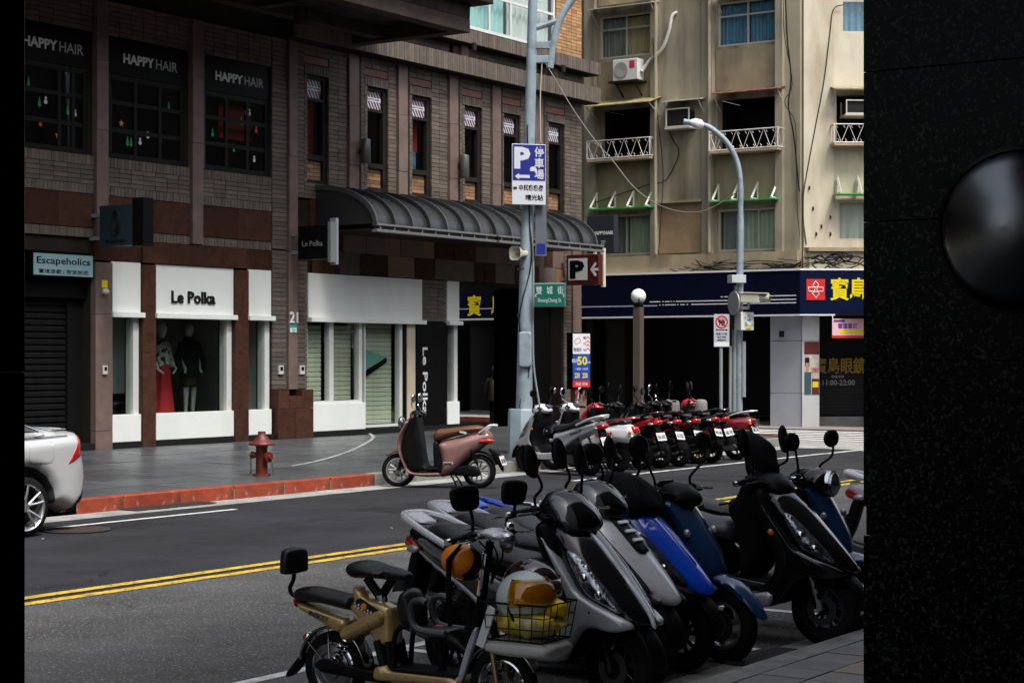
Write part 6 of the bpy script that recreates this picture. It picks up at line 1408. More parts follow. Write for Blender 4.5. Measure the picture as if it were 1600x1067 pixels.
def handlebar(root, x, z, wid, st, mir='oval', mat_bar=None, mz=0.27, my=.31, mx=.02, grips=True, lever=m_chrome, mside=(1, -1), mrot=0.0):
    objs = []
    mb = MB(); mb.tube(spline([(x - .05, -wid, z - .005), (x - .02, -wid * .6, z + .01), (x, 0, z + .0), (x - .02, wid * .6, z + .01), (x - .05, wid, z - .005)], 4, False), .013, 8); objs.append(mb.build('handlebar', mat_bar or m_plk, root, smooth=True))
    for s in (1, -1):
        a, b = Vector((x - .052, s * (wid + .005), z - .005)), Vector((x - .028, s * wid * .66, z + .008))
        objs.append(MB().tube([a, a.lerp(b, .05), a.lerp(b, .95), b], [.014, .019, .018, .022], 10).build('grip', m_plk, root, smooth=True))
        objs.append(MB().tube([a, a + (a - b).normalized() * .02], [.019, .017], 10).build('bar_end', m_chrome, root, smooth=True))
        p = Vector((x - .0, s * wid * .58, z + .012)); mb = MB(); mb.ball(p, .036, 10, 7, sc=(.9, 1.1, .8)); objs.append(mb.build('switch_housing', m_plk, root, smooth=True))
        objs.append(MB().tube([p + Vector((.03, 0, 0)), p + Vector((.055, s * .05, -.005)), p + Vector((.04, s * .12, -.012)), p + Vector((.03, s * .17, -.012))], [.007, .008, .007, .009], 6).build('brake_lever', lever, root, smooth=True))
    for s in mside:
        c = Vector((x + mx, s * my, z + mz)); st_ = Vector((x + .0, s * wid * .55, z + .02))
        e = MB().tube(spline([st_, st_ + EZ * .06, c + Vector((.02, -s * .04, -.12)), c + Vector((.018, -s * .01, -.03))], 4, False), .0085, 6).build('mirror_stem', m_plk if mir != 'chrome' else m_chrome, root, smooth=True); objs.append(e)
        shp = {'oval': [(-.05, -.045), (.0, -.06), (.055, -.04), (.075, .01), (.05, .055), (0, .065), (-.05, .05), (-.072, .0)],
               'leaf': [(-.02, -.07), (.02, -.06), (.038, .0), (.032, .06), (.012, .105), (-.012, .105), (-.038, .055), (-.038, -.02)],
               'round': [(.062 * math.cos(t), .062 * math.sin(t)) for t in [i * math.pi / 5 for i in range(10)]],
               'square': [(-.07, -.06), (.05, -.065), (.085, -.02), (.08, .05), (-.06, .06), (-.085, .0)],
               'chrome': [(.05 * math.cos(t), .065 * math.sin(t)) for t in [i * math.pi / 5 for i in range(10)]]}[mir]
        pl_ = Pillow(shp, .019, .028, .25, step=.02, grid=.03); mb = MB(); pl_.add(mb)
        # local (u, thickness, v) -> stand upright facing back, tilted a little towards the rider
        tn = s * (.25 + mrot); ca, sa = math.cos(tn), math.sin(tn)
        mb.v = [tuple(c + Vector((ca * -t_ + sa * s * u * 1.0 * s, ca * u * s * 1.0 + sa * t_, v - .12 * -t_ * 0))) for u, t_, v in mb.v]
        o = mb.build('mirror_head', m_plk if mir != 'chrome' else m_chrome, root, smooth=True, angle=60); objs.append(o)
        gl = MB(); q = Pillow([(a * .88, b * .88) for a, b in shp], .021, .012, .8, step=.02, grid=.03); V, T = q.tri()
        gl.add([tuple(c + Vector((ca * -.0205 + sa * s * u * s, ca * u * s + sa * .0205, v))) for u, v in V], [tuple(t) for t in T])
        gl.build('mirror_glass', M('mirror_silver', (0.6, 0.62, 0.64), 0.03, metal=1.0), o)
    return objs
def spring(root, a, b, r, mat, turns=7):
    a, b = Vector(a), Vector(b); ax = (b - a).normalized(); u = ax.orthogonal().normalized(); v = ax.cross(u)
    P = [a.lerp(b, i / (turns * 8)) + (u * math.cos(i * math.pi / 4) + v * math.sin(i * math.pi / 4)) * r for i in range(turns * 8 + 1)]
    s = MB().tube(P, r * .22, 5).build('shock_spring', mat, root, smooth=True); MB().tube([a, b], r * .45, 8).build('damper', m_plk, s, smooth=True); return s
def arcpoly(cx, cz, r0, r1, a0, a1, n=12):
    A = [R(a0 + (a1 - a0) * i / n) for i in range(n + 1)]
    return [(cx + r1 * math.cos(t), cz + r1 * math.sin(t)) for t in A] + [(cx + r0 * math.cos(t), cz + r0 * math.sin(t)) for t in reversed(A)]
def taper(w0, x0, x1, w1, xr0=None, xr1=None, wr=None):
    """full width w0 up to x0, easing to w1 at x1 (front); the same to the rear"""
    def f(x, z):
        if x > x0: t = min(1, (x - x0) / (x1 - x0)); return w0 + (w1 - w0) * (1 - math.sqrt(max(0, 1 - t * t)))
        if xr0 is not None and x < xr0: t = min(1, (xr0 - x) / (xr0 - xr1)); return w0 + (wr - w0) * t * t * (3 - 2 * t)
        return w0
    return f
NPL = ['MKX-5128', 'EPA-3071', '617-KRT', 'MRB-2986', 'NBE-7745', 'QAD-1530', 'PLM-8264', 'JCH-092', 'EWF-1597', '950-LDN', 'MHU-3352', 'NQT-6081']
def scooter(label, pos, head, st, c, name='scooter', scale=1.0, steer=0.0, group=None, plate_txt=None, lean=0.0, mir='oval', cowl='std', rim=None, near=False, cat='scooter', hbz=0.0, **kw):
    """st: body style; c: paints; head: heading in degrees; pos: ground point midway between the axles"""
    root = thing(name, label, cat, loc=(pos[0], pos[1], kw.get('z', 0.0)), rot=(lean, 0, R(head)), group=group, local=True); root.scale = (scale,) * 3
    fx, rx, wr = .66, -.62, .235
    if st == 'egg': fx, rx, wr = .60, -.60, .245
    rm = rim or m_rimd
    fw = wheel(root, 'front_wheel', fx, wr, .10, .145 if st != 'egg' else .175, rm, 5 if st != 'classic' else 3, -1, twin=st != 'classic')
    wheel(root, 'rear_wheel', rx, wr, .11, .145 if st != 'egg' else .17, rm, 5 if st != 'classic' else 3, 0, twin=st != 'classic')
    turn = [fw]
    front = c.get('front'); side = c.get('side', front); rear = c.get('rear', front); swoop = c.get('swoop', front); inner = c.get('inner', m_plk); seatm = c.get('seat', m_seatb); cowlm = c.get('cowl', m_plk)
    if st in ('sport', 'maxi'):
        wa = taper(.175, .48, .92, .03)
        ap, _ = pil('front_apron', front, root, [(.33, .99), (.44, 1.0), (.56, .90), (.70, .74), (.83, .58), (.885, .49), (.80, .47), (.66, .53), (.52, .54), (.44, .64), (.37, .82)], wa, r=.10, e0=.05, step=.03, grid=.045, power=2.0)
        pil('leg_shield', inner, root, [(.28, .97), (.37, .99), (.46, .74), (.51, .52), (.42, .36), (.30, .30), (.27, .36), (.36, .46), (.37, .60), (.30, .80)], .205, r=.035, e0=.4)
        pil('floor_board', m_plk, root, [(-.12, .365), (.30, .35), (.42, .42), (.44, .34), (.36, .25), (-.12, .25)], .16, r=.03, e0=.5)
        sw = taper(.212, .46, .9, .10)
        swp = Pillow([(-.14, .375), (.10, .355), (.28, .352), (.39, .42), (.47, .555), (.44, .68), (.33, .90), (.355, .905), (.50, .735), (.585, .64), (.79, .515), (.83, .462), (.74, .452), (.63, .478), (.54, .44), (.46, .33), (.36, .25), (-.10, .268)], sw, .028, .55, grid=.04, step=.025, per=3)
        for s in (1, -1):
            q = Pillow([(-.14, .375), (.10, .355), (.28, .352), (.39, .42), (.465, .55), (.44, .68), (.335, .91), (.362, .91), (.49, .72), (.56, .625), (.79, .525), (.85, .475), (.74, .448), (.63, .462), (.54, .43), (.46, .33), (.36, .25), (-.10, .268)], .035, .024, .35, step=.022, grid=.04, per=3)
            mb = MB(); q.add(mb, yc=lambda x, z, s=s: s * (sw(x, z) - .034)); mb.build('side_sweep', swoop, root, smooth=True, angle=50)
        hls = patches(ap, 'headlamp', c.get('lens', m_lens), root, [(.49, .84), (.55, .83), (.68, .69), (.775, .565), (.74, .545), (.66, .58), (.56, .67)], off=.012, th=.02)
        if near:
            for s in (1, -1):
                for (bx_, bz, br) in ((.585, .715, .03), (.665, .635, .026)): MB().ball((bx_, s * (ap.y(bx_, bz) + .004), bz), br, 12, 8, sc=(1, .5, 1)).build('reflector', m_chrome, hls[0 if s == 1 else 1], smooth=True)
        for s in (1, -1):
            mb = MB(); mb.ball((.40, s * .212, .73), .022, 10, 6, sc=(1, .6, 1)); mb.build('turn_signal', m_amber, root, smooth=True)
        if c.get('stripe'):
            mb = MB(); q = Pillow([(.45, .985), (.58, .89), (.72, .73), (.85, .58), (.90, .48), (.87, .48), (.71, .71), (.565, .865)], .012, .02, .3, step=.03); q.add(mb); mb.v = [(x + .006, y, z + .006) for x, y, z in mb.v]; mb.build('front_stripe', c['stripe'], root, smooth=True)
        if c.get('nose'):
            patches(ap, 'nose_panel', c['nose'], root, [(.50, .93), (.56, .905), (.70, .745), (.83, .58), (.875, .50), (.84, .50), (.72, .655), (.60, .80)], off=.010, th=.02)
        if c.get('vent'):
            mb = MB(); q = Pillow([(.46, .975), (.55, .905), (.68, .765), (.64, .76), (.52, .86), (.45, .93)], .055, .02, .5, step=.03); q.add(mb); mb.v = [(x + .012, y, z + .012) for x, y, z in mb.v]; vo = mb.build('vent', m_plk, root, smooth=True)
            for i in range(4):
                x0, z0 = .50 + i * .045, .955 - i * .047
                MB().obox((x0 + .02, 0, z0 + .018), (.012, .09, .02), Matrix.Rotation(-.8, 3, 'Y')).build('vent_bar', c['front'], vo)
        if st == 'sport':
            pil('rear_cowl', rear, root, [(-.97, .85), (-.90, .885), (-.55, .80), (-.14, .70), (.02, .66), (.03, .52), (-.06, .40), (-.18, .38), (-.40, .53), (-.7, .66), (-.93, .765)], taper(.155, 1, 2, 0, -.55, -.98, .075), r=.06, e0=.25)
            body = Pillow([(-.97, .85), (-.90, .885), (-.55, .80), (-.14, .70), (.02, .66), (.03, .52), (-.06, .40), (-.18, .38), (-.40, .53), (-.7, .66), (-.93, .765)], taper(.155, 1, 2, 0, -.55, -.98, .075), .06, .25)
            patches(body, 'side_trim', side, root, [(-.80, .83), (-.55, .765), (-.15, .66), (-.02, .60), (-.10, .575), (-.5, .70), (-.8, .785)], off=.01)
            patches(body, 'lower_trim', c.get('trim', m_grey), root, [(-.86, .70), (-.74, .66), (-.42, .55), (-.2, .40), (-.10, .40), (-.16, .46), (-.40, .60), (-.7, .72), (-.84, .755)], off=.008)
            pil('seat', seatm, root, [(-.82, .865), (-.74, .915), (-.50, .905), (-.36, .85), (-.18, .81), (-.02, .80), (.055, .765), (.04, .69), (-.1, .695), (-.45, .775), (-.78, .835)], taper(.155, -.25, .1, .08, -.6, -.84, .11), r=.06, e0=.2)
            if near:
                sp = Pillow([(-.82, .865), (-.74, .915), (-.50, .905), (-.36, .85), (-.18, .81), (-.02, .80), (.055, .765), (.04, .69), (-.1, .695), (-.45, .775), (-.78, .835)], taper(.155, -.25, .1, .08, -.6, -.84, .11), .06, .2)
                for s in (1, -1):
                    P = [(x, s * (sp.y(x, z) + .003), z) for x, z in ((-.78, .87), (-.7, .868), (-.52, .855), (-.38, .81), (-.2, .765), (-.05, .755), (.02, .742))]
                    MB().tube(spline(P, 4, False), .0045, 5).build('seat_piping', m_plk, root, smooth=True)
                Pc = [(-.47, s_ * .148, .85 + .05 * (1 - abs(s_) ** 2)) for s_ in (-1, -.8, -.5, 0, .5, .8, 1)]
                MB().tube(spline(Pc, 3, False), .005, 5).build('seat_seam', m_plk, root, smooth=True)
        else:
            pil('rear_cowl', rear, root, [(-1.02, .80), (-.92, .86), (-.55, .80), (-.14, .66), (.02, .60), (.05, .46), (-.06, .36), (-.22, .34), (-.42, .48), (-.7, .60), (-.96, .70)], taper(.18, 1, 2, 0, -.6, -1.03, .09), r=.07, e0=.25)
            pil('seat', seatm, root, [(-.88, .88), (-.80, .95), (-.52, .93), (-.42, .86), (-.2, .80), (-.02, .79), (.07, .74), (.06, .63), (-.1, .66), (-.5, .77), (-.85, .83)], taper(.185, -.2, .1, .1, -.65, -.9, .13), r=.075, e0=.2)
        fe = pil('front_fender', c.get('fender', m_plk), root, arcpoly(fx, wr, .252, .285, 2, 140), .068, r=.022, e0=.6, smooth=False, step=.035)[1]; turn.append(fe)
        tl = pil('tail_lamp', m_tail, root, [(-1.0, .80), (-.955, .835), (-.86, .80), (-.80, .755), (-.88, .735), (-.975, .755)], taper(.105, 1, 2, 0, -.85, -1.0, .07), r=.025, e0=.5, step=.025)[1]
        for s in (1, -1):
            mb = MB(); mb.ball((-.86, s * .12, .765), .03, 10, 6, sc=(1.7, .55, .8)); mb.build('turn_signal', m_clear, root, smooth=True)
        grab = c.get('grab', m_sil)
        mb = MB(); G = [(-.52, .165, .81), (-.66, .175, .865), (-.84, .15, .925), (-.97, .09, .955), (-1.0, 0, .96)]
        mb.tube(spline(G + [(x, -y, z) for x, y, z in reversed(G[:-1])], 4, False), .021, 8); mb.build('grab_rail', grab, root, smooth=True)
        pil('tail_cap', grab, root, [(-1.02, .93), (-.98, .975), (-.86, .935), (-.84, .90), (-.96, .90)], .075, r=.03, e0=.3, step=.025)
    elif st == 'classic':
        ap, _ = pil('front_apron', front, root, [(.31, .99), (.40, 1.0), (.50, .86), (.60, .68), (.635, .54), (.56, .46), (.47, .42), (.45, .52), (.40, .76)], taper(.195, .36, .66, .09), r=.11, e0=.1)
        pil('leg_shield', inner, root, [(.28, .97), (.36, .98), (.44, .74), (.47, .50), (.40, .34), (.28, .29), (.27, .35), (.35, .46), (.36, .60), (.30, .80)], .20, r=.03, e0=.4)
        pil('floor_board', m_plk, root, [(-.14, .35), (.30, .34), (.40, .40), (.42, .32), (.34, .24), (-.14, .24)], .17, r=.03, e0=.5)
        pil('side_skirt', side, root, [(-.14, .30), (.32, .27), (.44, .40), (.47, .36), (.36, .21), (-.12, .23)], .195, r=.03, e0=.5)
        rb, _ = pil('rear_cowl', rear, root, [(-.99, .60), (-.97, .74), (-.80, .80), (-.4, .76), (-.08, .68), (.02, .62), (.03, .42), (-.08, .34), (-.28, .33), (-.44, .44), (-.66, .50), (-.86, .50)], taper(.20, 1, 2, 0, -.6, -1.0, .10), r=.11, e0=.15)
        if c.get('trim'):
            patches(rb, 'chrome_strip', c['trim'], root, [(-.9, .56), (-.5, .56), (-.1, .48), (-.1, .46), (-.5, .53), (-.9, .53)], off=.01)
        pil('seat', seatm, root, [(-.86, .81), (-.82, .87), (-.6, .885), (-.38, .85), (-.15, .83), (.0, .83), (.06, .78), (.05, .68), (-.1, .70), (-.45, .77), (-.8, .80)], taper(.165, -.2, .1, .09, -.6, -.88, .12), r=.065, e0=.2)
        fe = pil('front_fender', c.get('fender', front), root, [(.40, .34), (.44, .46), (.56, .545), (.72, .53), (.86, .43), (.96, .31), (.93, .30), (.84, .37), (.72, .455), (.60, .455), (.50, .40), (.45, .32)], taper(.085, .7, .98, .03), r=.05, e0=.3, step=.025)[1]; turn.append(fe)
        pil('tail_lamp', m_tail, root, [(-1.02, .66), (-1.0, .745), (-.93, .76), (-.92, .68)], .07, r=.025, e0=.4, step=.025)
        for s in (1, -1): MB().ball((-.95, s * .12, .67), .032, 10, 6, sc=(.9, .8, .9)).build('turn_signal', m_amber if c.get('amber', 1) else m_clear, root, smooth=True)
        for s in (1, -1): MB().ball((.50, s * .165, .80), .026, 10, 6, sc=(1, .7, 1)).build('turn_signal', m_clear, root, smooth=True)
        mb = MB(); G = [(-.55, .15, .80), (-.7, .17, .85), (-.9, .14, .89), (-1.0, .07, .90), (-1.02, 0, .90)]
        mb.tube(spline(G + [(x, -y, z) for x, y, z in reversed(G[:-1])], 4, False), .014, 8); mb.build('grab_rail', c.get('grab', m_chrome), root, smooth=True)
    else:   # egg
        ap, _ = pil('front_apron', front, root, [(.60, .55), (.59, .72), (.50, .90), (.40, 1.02), (.35, 1.03), (.43, .86), (.51, .70), (.52, .55), (.46, .38), (.36, .245), (.1, .235), (-.05, .235), (-.05, .165), (.38, .175), (.51, .34)], taper(.20, .40, .66, .10), r=.05, e0=.25, step=.025, grid=.04)
        pil('leg_shield', inner, root, [(.34, 1.02), (.43, .88), (.50, .70), (.51, .55), (.45, .38), (.35, .25), (-.03, .25), (-.03, .31), (.15, .31), (.2, .42), (.24, .70), (.29, 1.01)], .185, r=.03, e0=.4)
        pil('rear_cowl', rear, root, [(-.015, .64), (-.29, .73), (-.65, .815), (-.77, .80), (-.80, .70), (-.685, .59), (-.48, .44), (-.26, .22), (-.09, .16), (-.04, .18), (-.05, .41)], taper(.20, 1, 2, 0, -.35, -.82, .11), r=.12, e0=.1)
        pil('battery_box', m_plk, root, [(.05, .66), (-.03, .66), (-.10, .25), (.0, .22), (.04, .30)], .17, r=.03, e0=.5)
        pil('seat', seatm, root, [(.06, .69), (.06, .78), (-.0, .835), (-.12, .85), (-.35, .88), (-.57, .90), (-.67, .875), (-.68, .83), (-.4, .775), (-.2, .725), (.0, .665)], taper(.165, -.1, .1, .10, -.4, -.7, .12), r=.06, e0=.2)
        for s in (1, -1): MB().obox((-.40, s * .155, .80), (.11, .012, .03), Matrix.Rotation(-.22, 3, 'Y')).build('seat_badge', m_silw, root, bevel=.004)
        for s in (1, -1):
            b_ = MB().obox((-.19, s * .195, .36), (.14, .014, .036), Matrix.Rotation(0.0, 3, 'Y')).build('badge', m_silw, root, bevel=.006); MB().obox((-.19, s * .203, .36), (.115, .004, .02)).build('badge_inlay', m_plk, b_)
        fe = pil('front_fender', front, root, arcpoly(fx, wr, .255, .295, 48, 150), .075, r=.03, e0=.4, smooth=False, step=.035)[1]; turn.append(fe)
        pil('tail_lamp', m_tail, root, [(-.62, .655), (-.64, .70), (-.76, .72), (-.81, .69), (-.79, .64)], taper(.172, 1, 2, 0, -.55, -.82, .11), r=.03, e0=.5, step=.025)
        pil('rear_mudguard', m_plk, root, arcpoly(rx, wr, .26, .29, 60, 160), .075, r=.025, e0=.5, smooth=False, step=.035)
        mb = MB(); G = [(-.62, .10, .79), (-.70, .12, .84), (-.78, .11, .90), (-.84, .06, .90), (-.85, 0, .89)]
        mb.tube(spline(G + [(x, -y, z) for x, y, z in reversed(G[:-1])], 4, False), .017, 8); mb.build('grab_rail', m_silw, root, smooth=True)
        MB().ball((.56, 0, .93), .09, 16, 10, sc=(.6, 1, 1)).build('headlamp', m_lens, root, smooth=True)
    if near and st != 'egg':
        for s in (1, -1):
            MB().tube(spline([(.32, s * .16, 1.05), (.40, s * .13, 1.03), (.43, s * .09, .98), (.41, s * .07, .93)], 4, False), .006, 5).build('control_cable', m_plk, root, smooth=True)
            if st in ('sport', 'maxi'):
                patches_line = [(.445, .64), (.50, .735), (.60, .63), (.79, .505)]
                P = [(x, s * (swp.y(x, z) + .001), z) for x, z in spline([(.44, .53), (.40, .44), (.34, .37), (.20, .33), (-.05, .325)], 4, False)]
                MB().tube(P, .0028, 4).build('panel_seam', m_plk, root)
                for x, z in ((.45, .60), (.37, .82), (.20, .30), (.62, .545)): MB().ball((x, s * (swp.y(x, z) + .001), z), .008, 8, 5, sc=(1, .5, 1)).build('screw', m_rimd, root, smooth=True)
        MB().tube(spline([(fx - .05, -.08, wr + .1), (fx - .02, -.11, wr + .22), (fx - .10, -.10, wr + .36), (fx - .18, -.06, wr + .42)], 4, False), .006, 5).build('brake_hose', m_plk, root, smooth=True)
        MB().ball((.245, .05, .80), .016, 8, 5).build('key_switch', m_chrome, root, smooth=True)
    # fork
    for s in (1, -1): turn.append(MB().tube([(fx - .0, s * .075, wr), (fx - .05, s * .075, wr + .16), (fx - .16, s * .06, wr + .42)], [.024, .022, .016], 8).build('fork_leg', c.get('fork', m_rimd), root, smooth=True))
    turn.append(MB().obox((fx - .03, -.075, wr + .07), (.05, .04, .08), Matrix.Rotation(.4, 3, 'Y')).build('brake_caliper', m_plk, root, bevel=.008))
    # engine, exhaust, shocks, stand
    if st != 'egg':
        pil('engine', m_plk, root, [(-.76, .20), (-.70, .33), (-.45, .41), (-.1, .37), (-.02, .28), (-.1, .2), (-.4, .16)], .075, r=.04, e0=.5, yc=lambda x, z: .05)
        pil('belt_cover', M('engine_grey', (0.06, 0.06, 0.062), 0.45, metal=0.3, var=0.2), root, [(-.70, .235), (-.62, .31), (-.30, .345), (-.14, .30), (-.14, .22), (-.3, .19), (-.6, .17)], .025, r=.025, e0=.5, yc=lambda x, z: .135)
        pil('air_box', m_plk, root, [(-.62, .36), (-.60, .47), (-.32, .49), (-.26, .40), (-.4, .36)], .05, r=.03, e0=.4, yc=lambda x, z: .13)
        ex = MB().tube(spline([(-.12, -.10, .2), (-.32, -.13, .19), (-.46, -.15, .26), (-.60, -.165, .30), (-.95, -.175, .38), (-1.0, -.175, .39)], 4, False), [.018] * 8 + [.03] * 2 + [.05] * 2 + [.06] * 6 + [.06, .056, .03], 12).build('exhaust', M('exhaust_black', (0.02, 0.02, 0.021), 0.4, metal=0.3), root, smooth=True)
        pil('heat_shield', c.get('shield', M('shield_grey', (0.1, 0.1, 0.1), 0.35, metal=0.5)), ex, [(-.58, .33), (-.80, .39), (-.93, .42), (-.93, .36), (-.62, .28)], .012, r=.02, e0=.5, yc=lambda x, z: -.235, step=.025)
    else:
        pil('swing_arm', m_plk, root, [(-.62, .18), (-.6, .30), (-.40, .33), (-.2, .28), (-.2, .20), (-.4, .18)], .05, r=.04, e0=.5, yc=lambda x, z: .09); MB().lathe([(.001, .16), (.06, .16), (.075, .13), (.075, .04)], (-.45, 0, .26), 'y', 18).build('motor', m_plk, root, smooth=True)
    for s in ((1, -1) if st != 'egg' else (1,)): spring(root, (rx + .0, s * .13, wr + .1), (rx + .12, s * .13, .62), .028, c.get('spring', m_plk))
    if st != 'egg': pil('rear_mudguard', m_plk, root, [(-.93, .745), (-.86, .72), (-.92, .50), (-1.0, .36), (-1.035, .375), (-.99, .56)], .07, r=.02, e0=.5)
    else: pil('plate_bracket', m_plk, root, [(-.80, .56), (-.74, .55), (-.84, .42), (-.93, .26), (-.96, .28), (-.90, .5)], .05, r=.02, e0=.5)
    pc = (-1.005, 0, .56) if st != 'egg' else (-.95, 0, .40)
    plate_part(root, plate_txt or NPL[rnd.randrange(len(NPL))], pc, kw.get('ptilt', .38), kw.get('pmat'))
    if st != 'egg': MB().ball((-1.0, 0, .45), .03, 10, 6, sc=(.5, 1.4, .8)).build('rear_reflector', m_tail, root, smooth=True)
    for s in (1, -1):
        MB().tube([(-.2, s * .09, .2), (-.27, s * .13, .1), (-.31, s * .15, .012)], .013, 6).build('stand_leg', m_plk, root, smooth=True)
    MB().tube([(-.27, -.13, .1), (-.27, .13, .1)], .01, 6).build('stand_bar', m_plk, root)
    # handlebar cowl
    hx, hz = .32, 1.045 + hbz
    if cowl == 'std': turn.append(pil('handlebar_cowl', cowlm, root, [(.20, 1.01), (.26, 1.075), (.36, 1.10), (.45, 1.06), (.49, .99), (.44, .94), (.30, .955)], .135, r=.07, e0=.1)[1])
    elif cowl == 'dome': 
        turn.append(pil('handlebar_cowl', cowlm, root, [(.20, 1.0), (.24, 1.10), (.33, 1.165), (.44, 1.15), (.53, 1.06), (.55, .96), (.46, .91), (.30, .94)], .165, r=.14, e0=.05)[1])
        q = Pillow([(.20, 1.0), (.24, 1.10), (.33, 1.165), (.44, 1.15), (.53, 1.06), (.55, .96), (.46, .91), (.30, .94)], .165, .14, .05); turn += patches(q, 'visor', M('visor_smoke', (0.05, 0.055, 0.06), 0.05, coat=1.0), root, [(.36, 1.13), (.44, 1.125), (.51, 1.05), (.525, .975), (.48, .95), (.44, 1.04)], off=.006)
    elif cowl == 'round':
        turn.append(pil('handlebar_cowl', cowlm, root, [(.20, 1.0), (.25, 1.08), (.36, 1.12), (.47, 1.09), (.51, 1.0), (.46, .93), (.30, .95)], .145, r=.12, e0=.05)[1])
        turn.append(MB().lathe([(.001, .54), (.05, .535), (.078, .515), (.085, .49)], (0, 0, 1.01), 'x', 20).build('headlamp', m_lens, root, smooth=True)); turn.append(MB().lathe([(.083, .50), (.092, .50), (.095, .47), (.083, .47)], (0, 0, 1.01), 'x', 20, caps=False).build('headlamp_rim', m_chrome, root, smooth=True))
    elif cowl == 'slim': turn.append(pil('handlebar_cowl', cowlm, root, [(.20, 1.03), (.26, 1.08), (.36, 1.11), (.43, 1.06), (.42, 1.0), (.30, 1.0)], .085, r=.04, e0=.2)[1])
    if st == 'egg' or cowl != 'dome': turn.append(MB().obox((.24, 0, 1.085), (.09, .14, .012), Matrix.Rotation(-.5, 3, 'Y')).build('dashboard', M('dash_glass', (0.03, 0.04, 0.06), 0.1, coat=1.0), root, bevel=.004))
    turn += handlebar(root, hx, hz, .34, steer, mir, my=kw.get('my', .33), mz=kw.get('mz', .26), mrot=kw.get('mrot', 0))
    if steer: steer_parts(turn, steer)
    if kw.get('rake'): rake_tree(root, kw['rake'])
    return root
def rake_tree(root, k):
    """lean the steering head and front panels back"""
    def rec(o):
        for c_ in kids(o):
            if c_.type == 'MESH' and c_.name.split('.')[0] not in ('seat', 'rear_cowl', 'seat_piping'):
                for v in c_.data.vertices:
                    t = max(0, min(1, (v.co.x - .05) / .2)); v.co.x -= k * max(0, v.co.z - .55) * t * t * (3 - 2 * t)
            rec(c_)
    rec(root)
def midpoint(fx, fy, head, sc=1.0, fo=.66): return (fx - fo * sc * math.cos(R(head)), fy - fo * sc * math.sin(R(head)))
# ------------------------------------------------------------------ far row, noses to the far kerb
GF = 'scooters parked at the far kerb'; HD = 110
far = [  # rear wheel x, label, style, paints, options
    (24.95, 'silver scooter with a black helmet hanging under its handlebar, first in the far row', 'sport', dict(front=m_sil, swoop=m_sil, rear=m_sil, side=m_sil, trim=m_sil, cowl=m_silw, grab=m_sil), dict(steer=.25, lean=-.06, mir='oval', hd=80, cowl='round')),
    (25.95, 'white rental scooter with red lettering on its rear flank', 'classic', dict(front=m_wht, rear=m_wht, side=m_wht, cowl=m_wht, fender=m_wht, grab=m_redp), dict(steer=.2, mir='chrome', hd=84, cowl='round', pmat=m_plate_g)),
    (26.85, 'red scooter with a black seat beside the white rental scooter', 'sport', dict(front=m_redp, swoop=m_redp, rear=m_redp, side=m_redp, trim=m_plk, cowl=m_redp, grab=m_blk), dict(steer=.3, hd=86)),
    (27.5, 'black scooter with red side trim next to the red scooter', 'sport', dict(front=m_blk, swoop=m_blk, rear=m_blk, side=m_redp, trim=m_blk, grab=m_blk), dict(steer=.25, lean=.07, mir='leaf', hd=88)),
    (28.15, 'black scooter with a narrow red stripe and a lower second plate', 'sport', dict(front=m_blk, swoop=m_grey, rear=m_blk, side=m_blk, trim=m_redp, grab=m_blk), dict(steer=.45, lean=.1, mir='oval', hd=83)),
    (28.75, 'black scooter with orange wheel rims in the far row', 'sport', dict(front=m_blk, swoop=m_blk, rear=m_blk, side=m_blk, trim=m_plk, grab=m_plk), dict(steer=.3, lean=.09, mir='chrome', hd=90, rim=m_rimo)),
    (29.45, 'dark blue grey scooter with silver wheel rims beside the maroon scooter', 'sport', dict(front=m_navyp, swoop=m_grey, rear=m_blk, side=m_navyp, trim=m_grey, grab=m_blk), dict(steer=.2, lean=-.08, mir='leaf', hd=85, rim=m_rims)),
    (30.35, 'maroon scooter with a chrome tail surround, last in the far row', 'classic', dict(front=m_mar, rear=m_mar, side=m_mar, cowl=m_redp, trim=m_chrome, grab=m_silw), dict(steer=.35, mir='leaf', hd=92, cowl='std')),
]
FAR = []
for i, (rxw, lab, st, c, o) in enumerate(far):
    hd = o.pop('hd'); ry = 14.95 + (0.0, -.05, .05, 0, -.05, .05, -.02, .02)[i]
    a_, b_ = ray((922, 965, 1003, 1030, 1060, 1090, 1112, 1150)[i]); rxw = ry * a_ / b_
    p = (rxw + .62 * math.cos(R(hd)), ry + .62 * math.sin(R(hd)))
    FAR.append(scooter(lab, p, hd, st, c, group=GF, **o))
r_ = FAR[1]
for s in (1, -1): text('iRent', (-.50, s * .207, .64), (s * -1, 0, 0), EZ, m_sred, r_, width=.34, height=.12, bold=.03)
r_ = FAR[0]
for s in (1, -1): text('Duet Fi', (-.5, s * .166, .70), (s * -.97, 0, s * .0 + .24 * 1), (0.0, 0, 1), m_ink, r_, width=.24, height=.05, bold=.01)
mb = MB()
for z_ in (.66, .70, .74): mb.obox((-1.02, 0, z_), (.02, .24, .012))
mb.build('chrome_bars', m_chrome, FAR[7]); plate_part(FAR[4], 'TW-28', (-1.045, 0, .42), .38, m_plate, .12, .1)
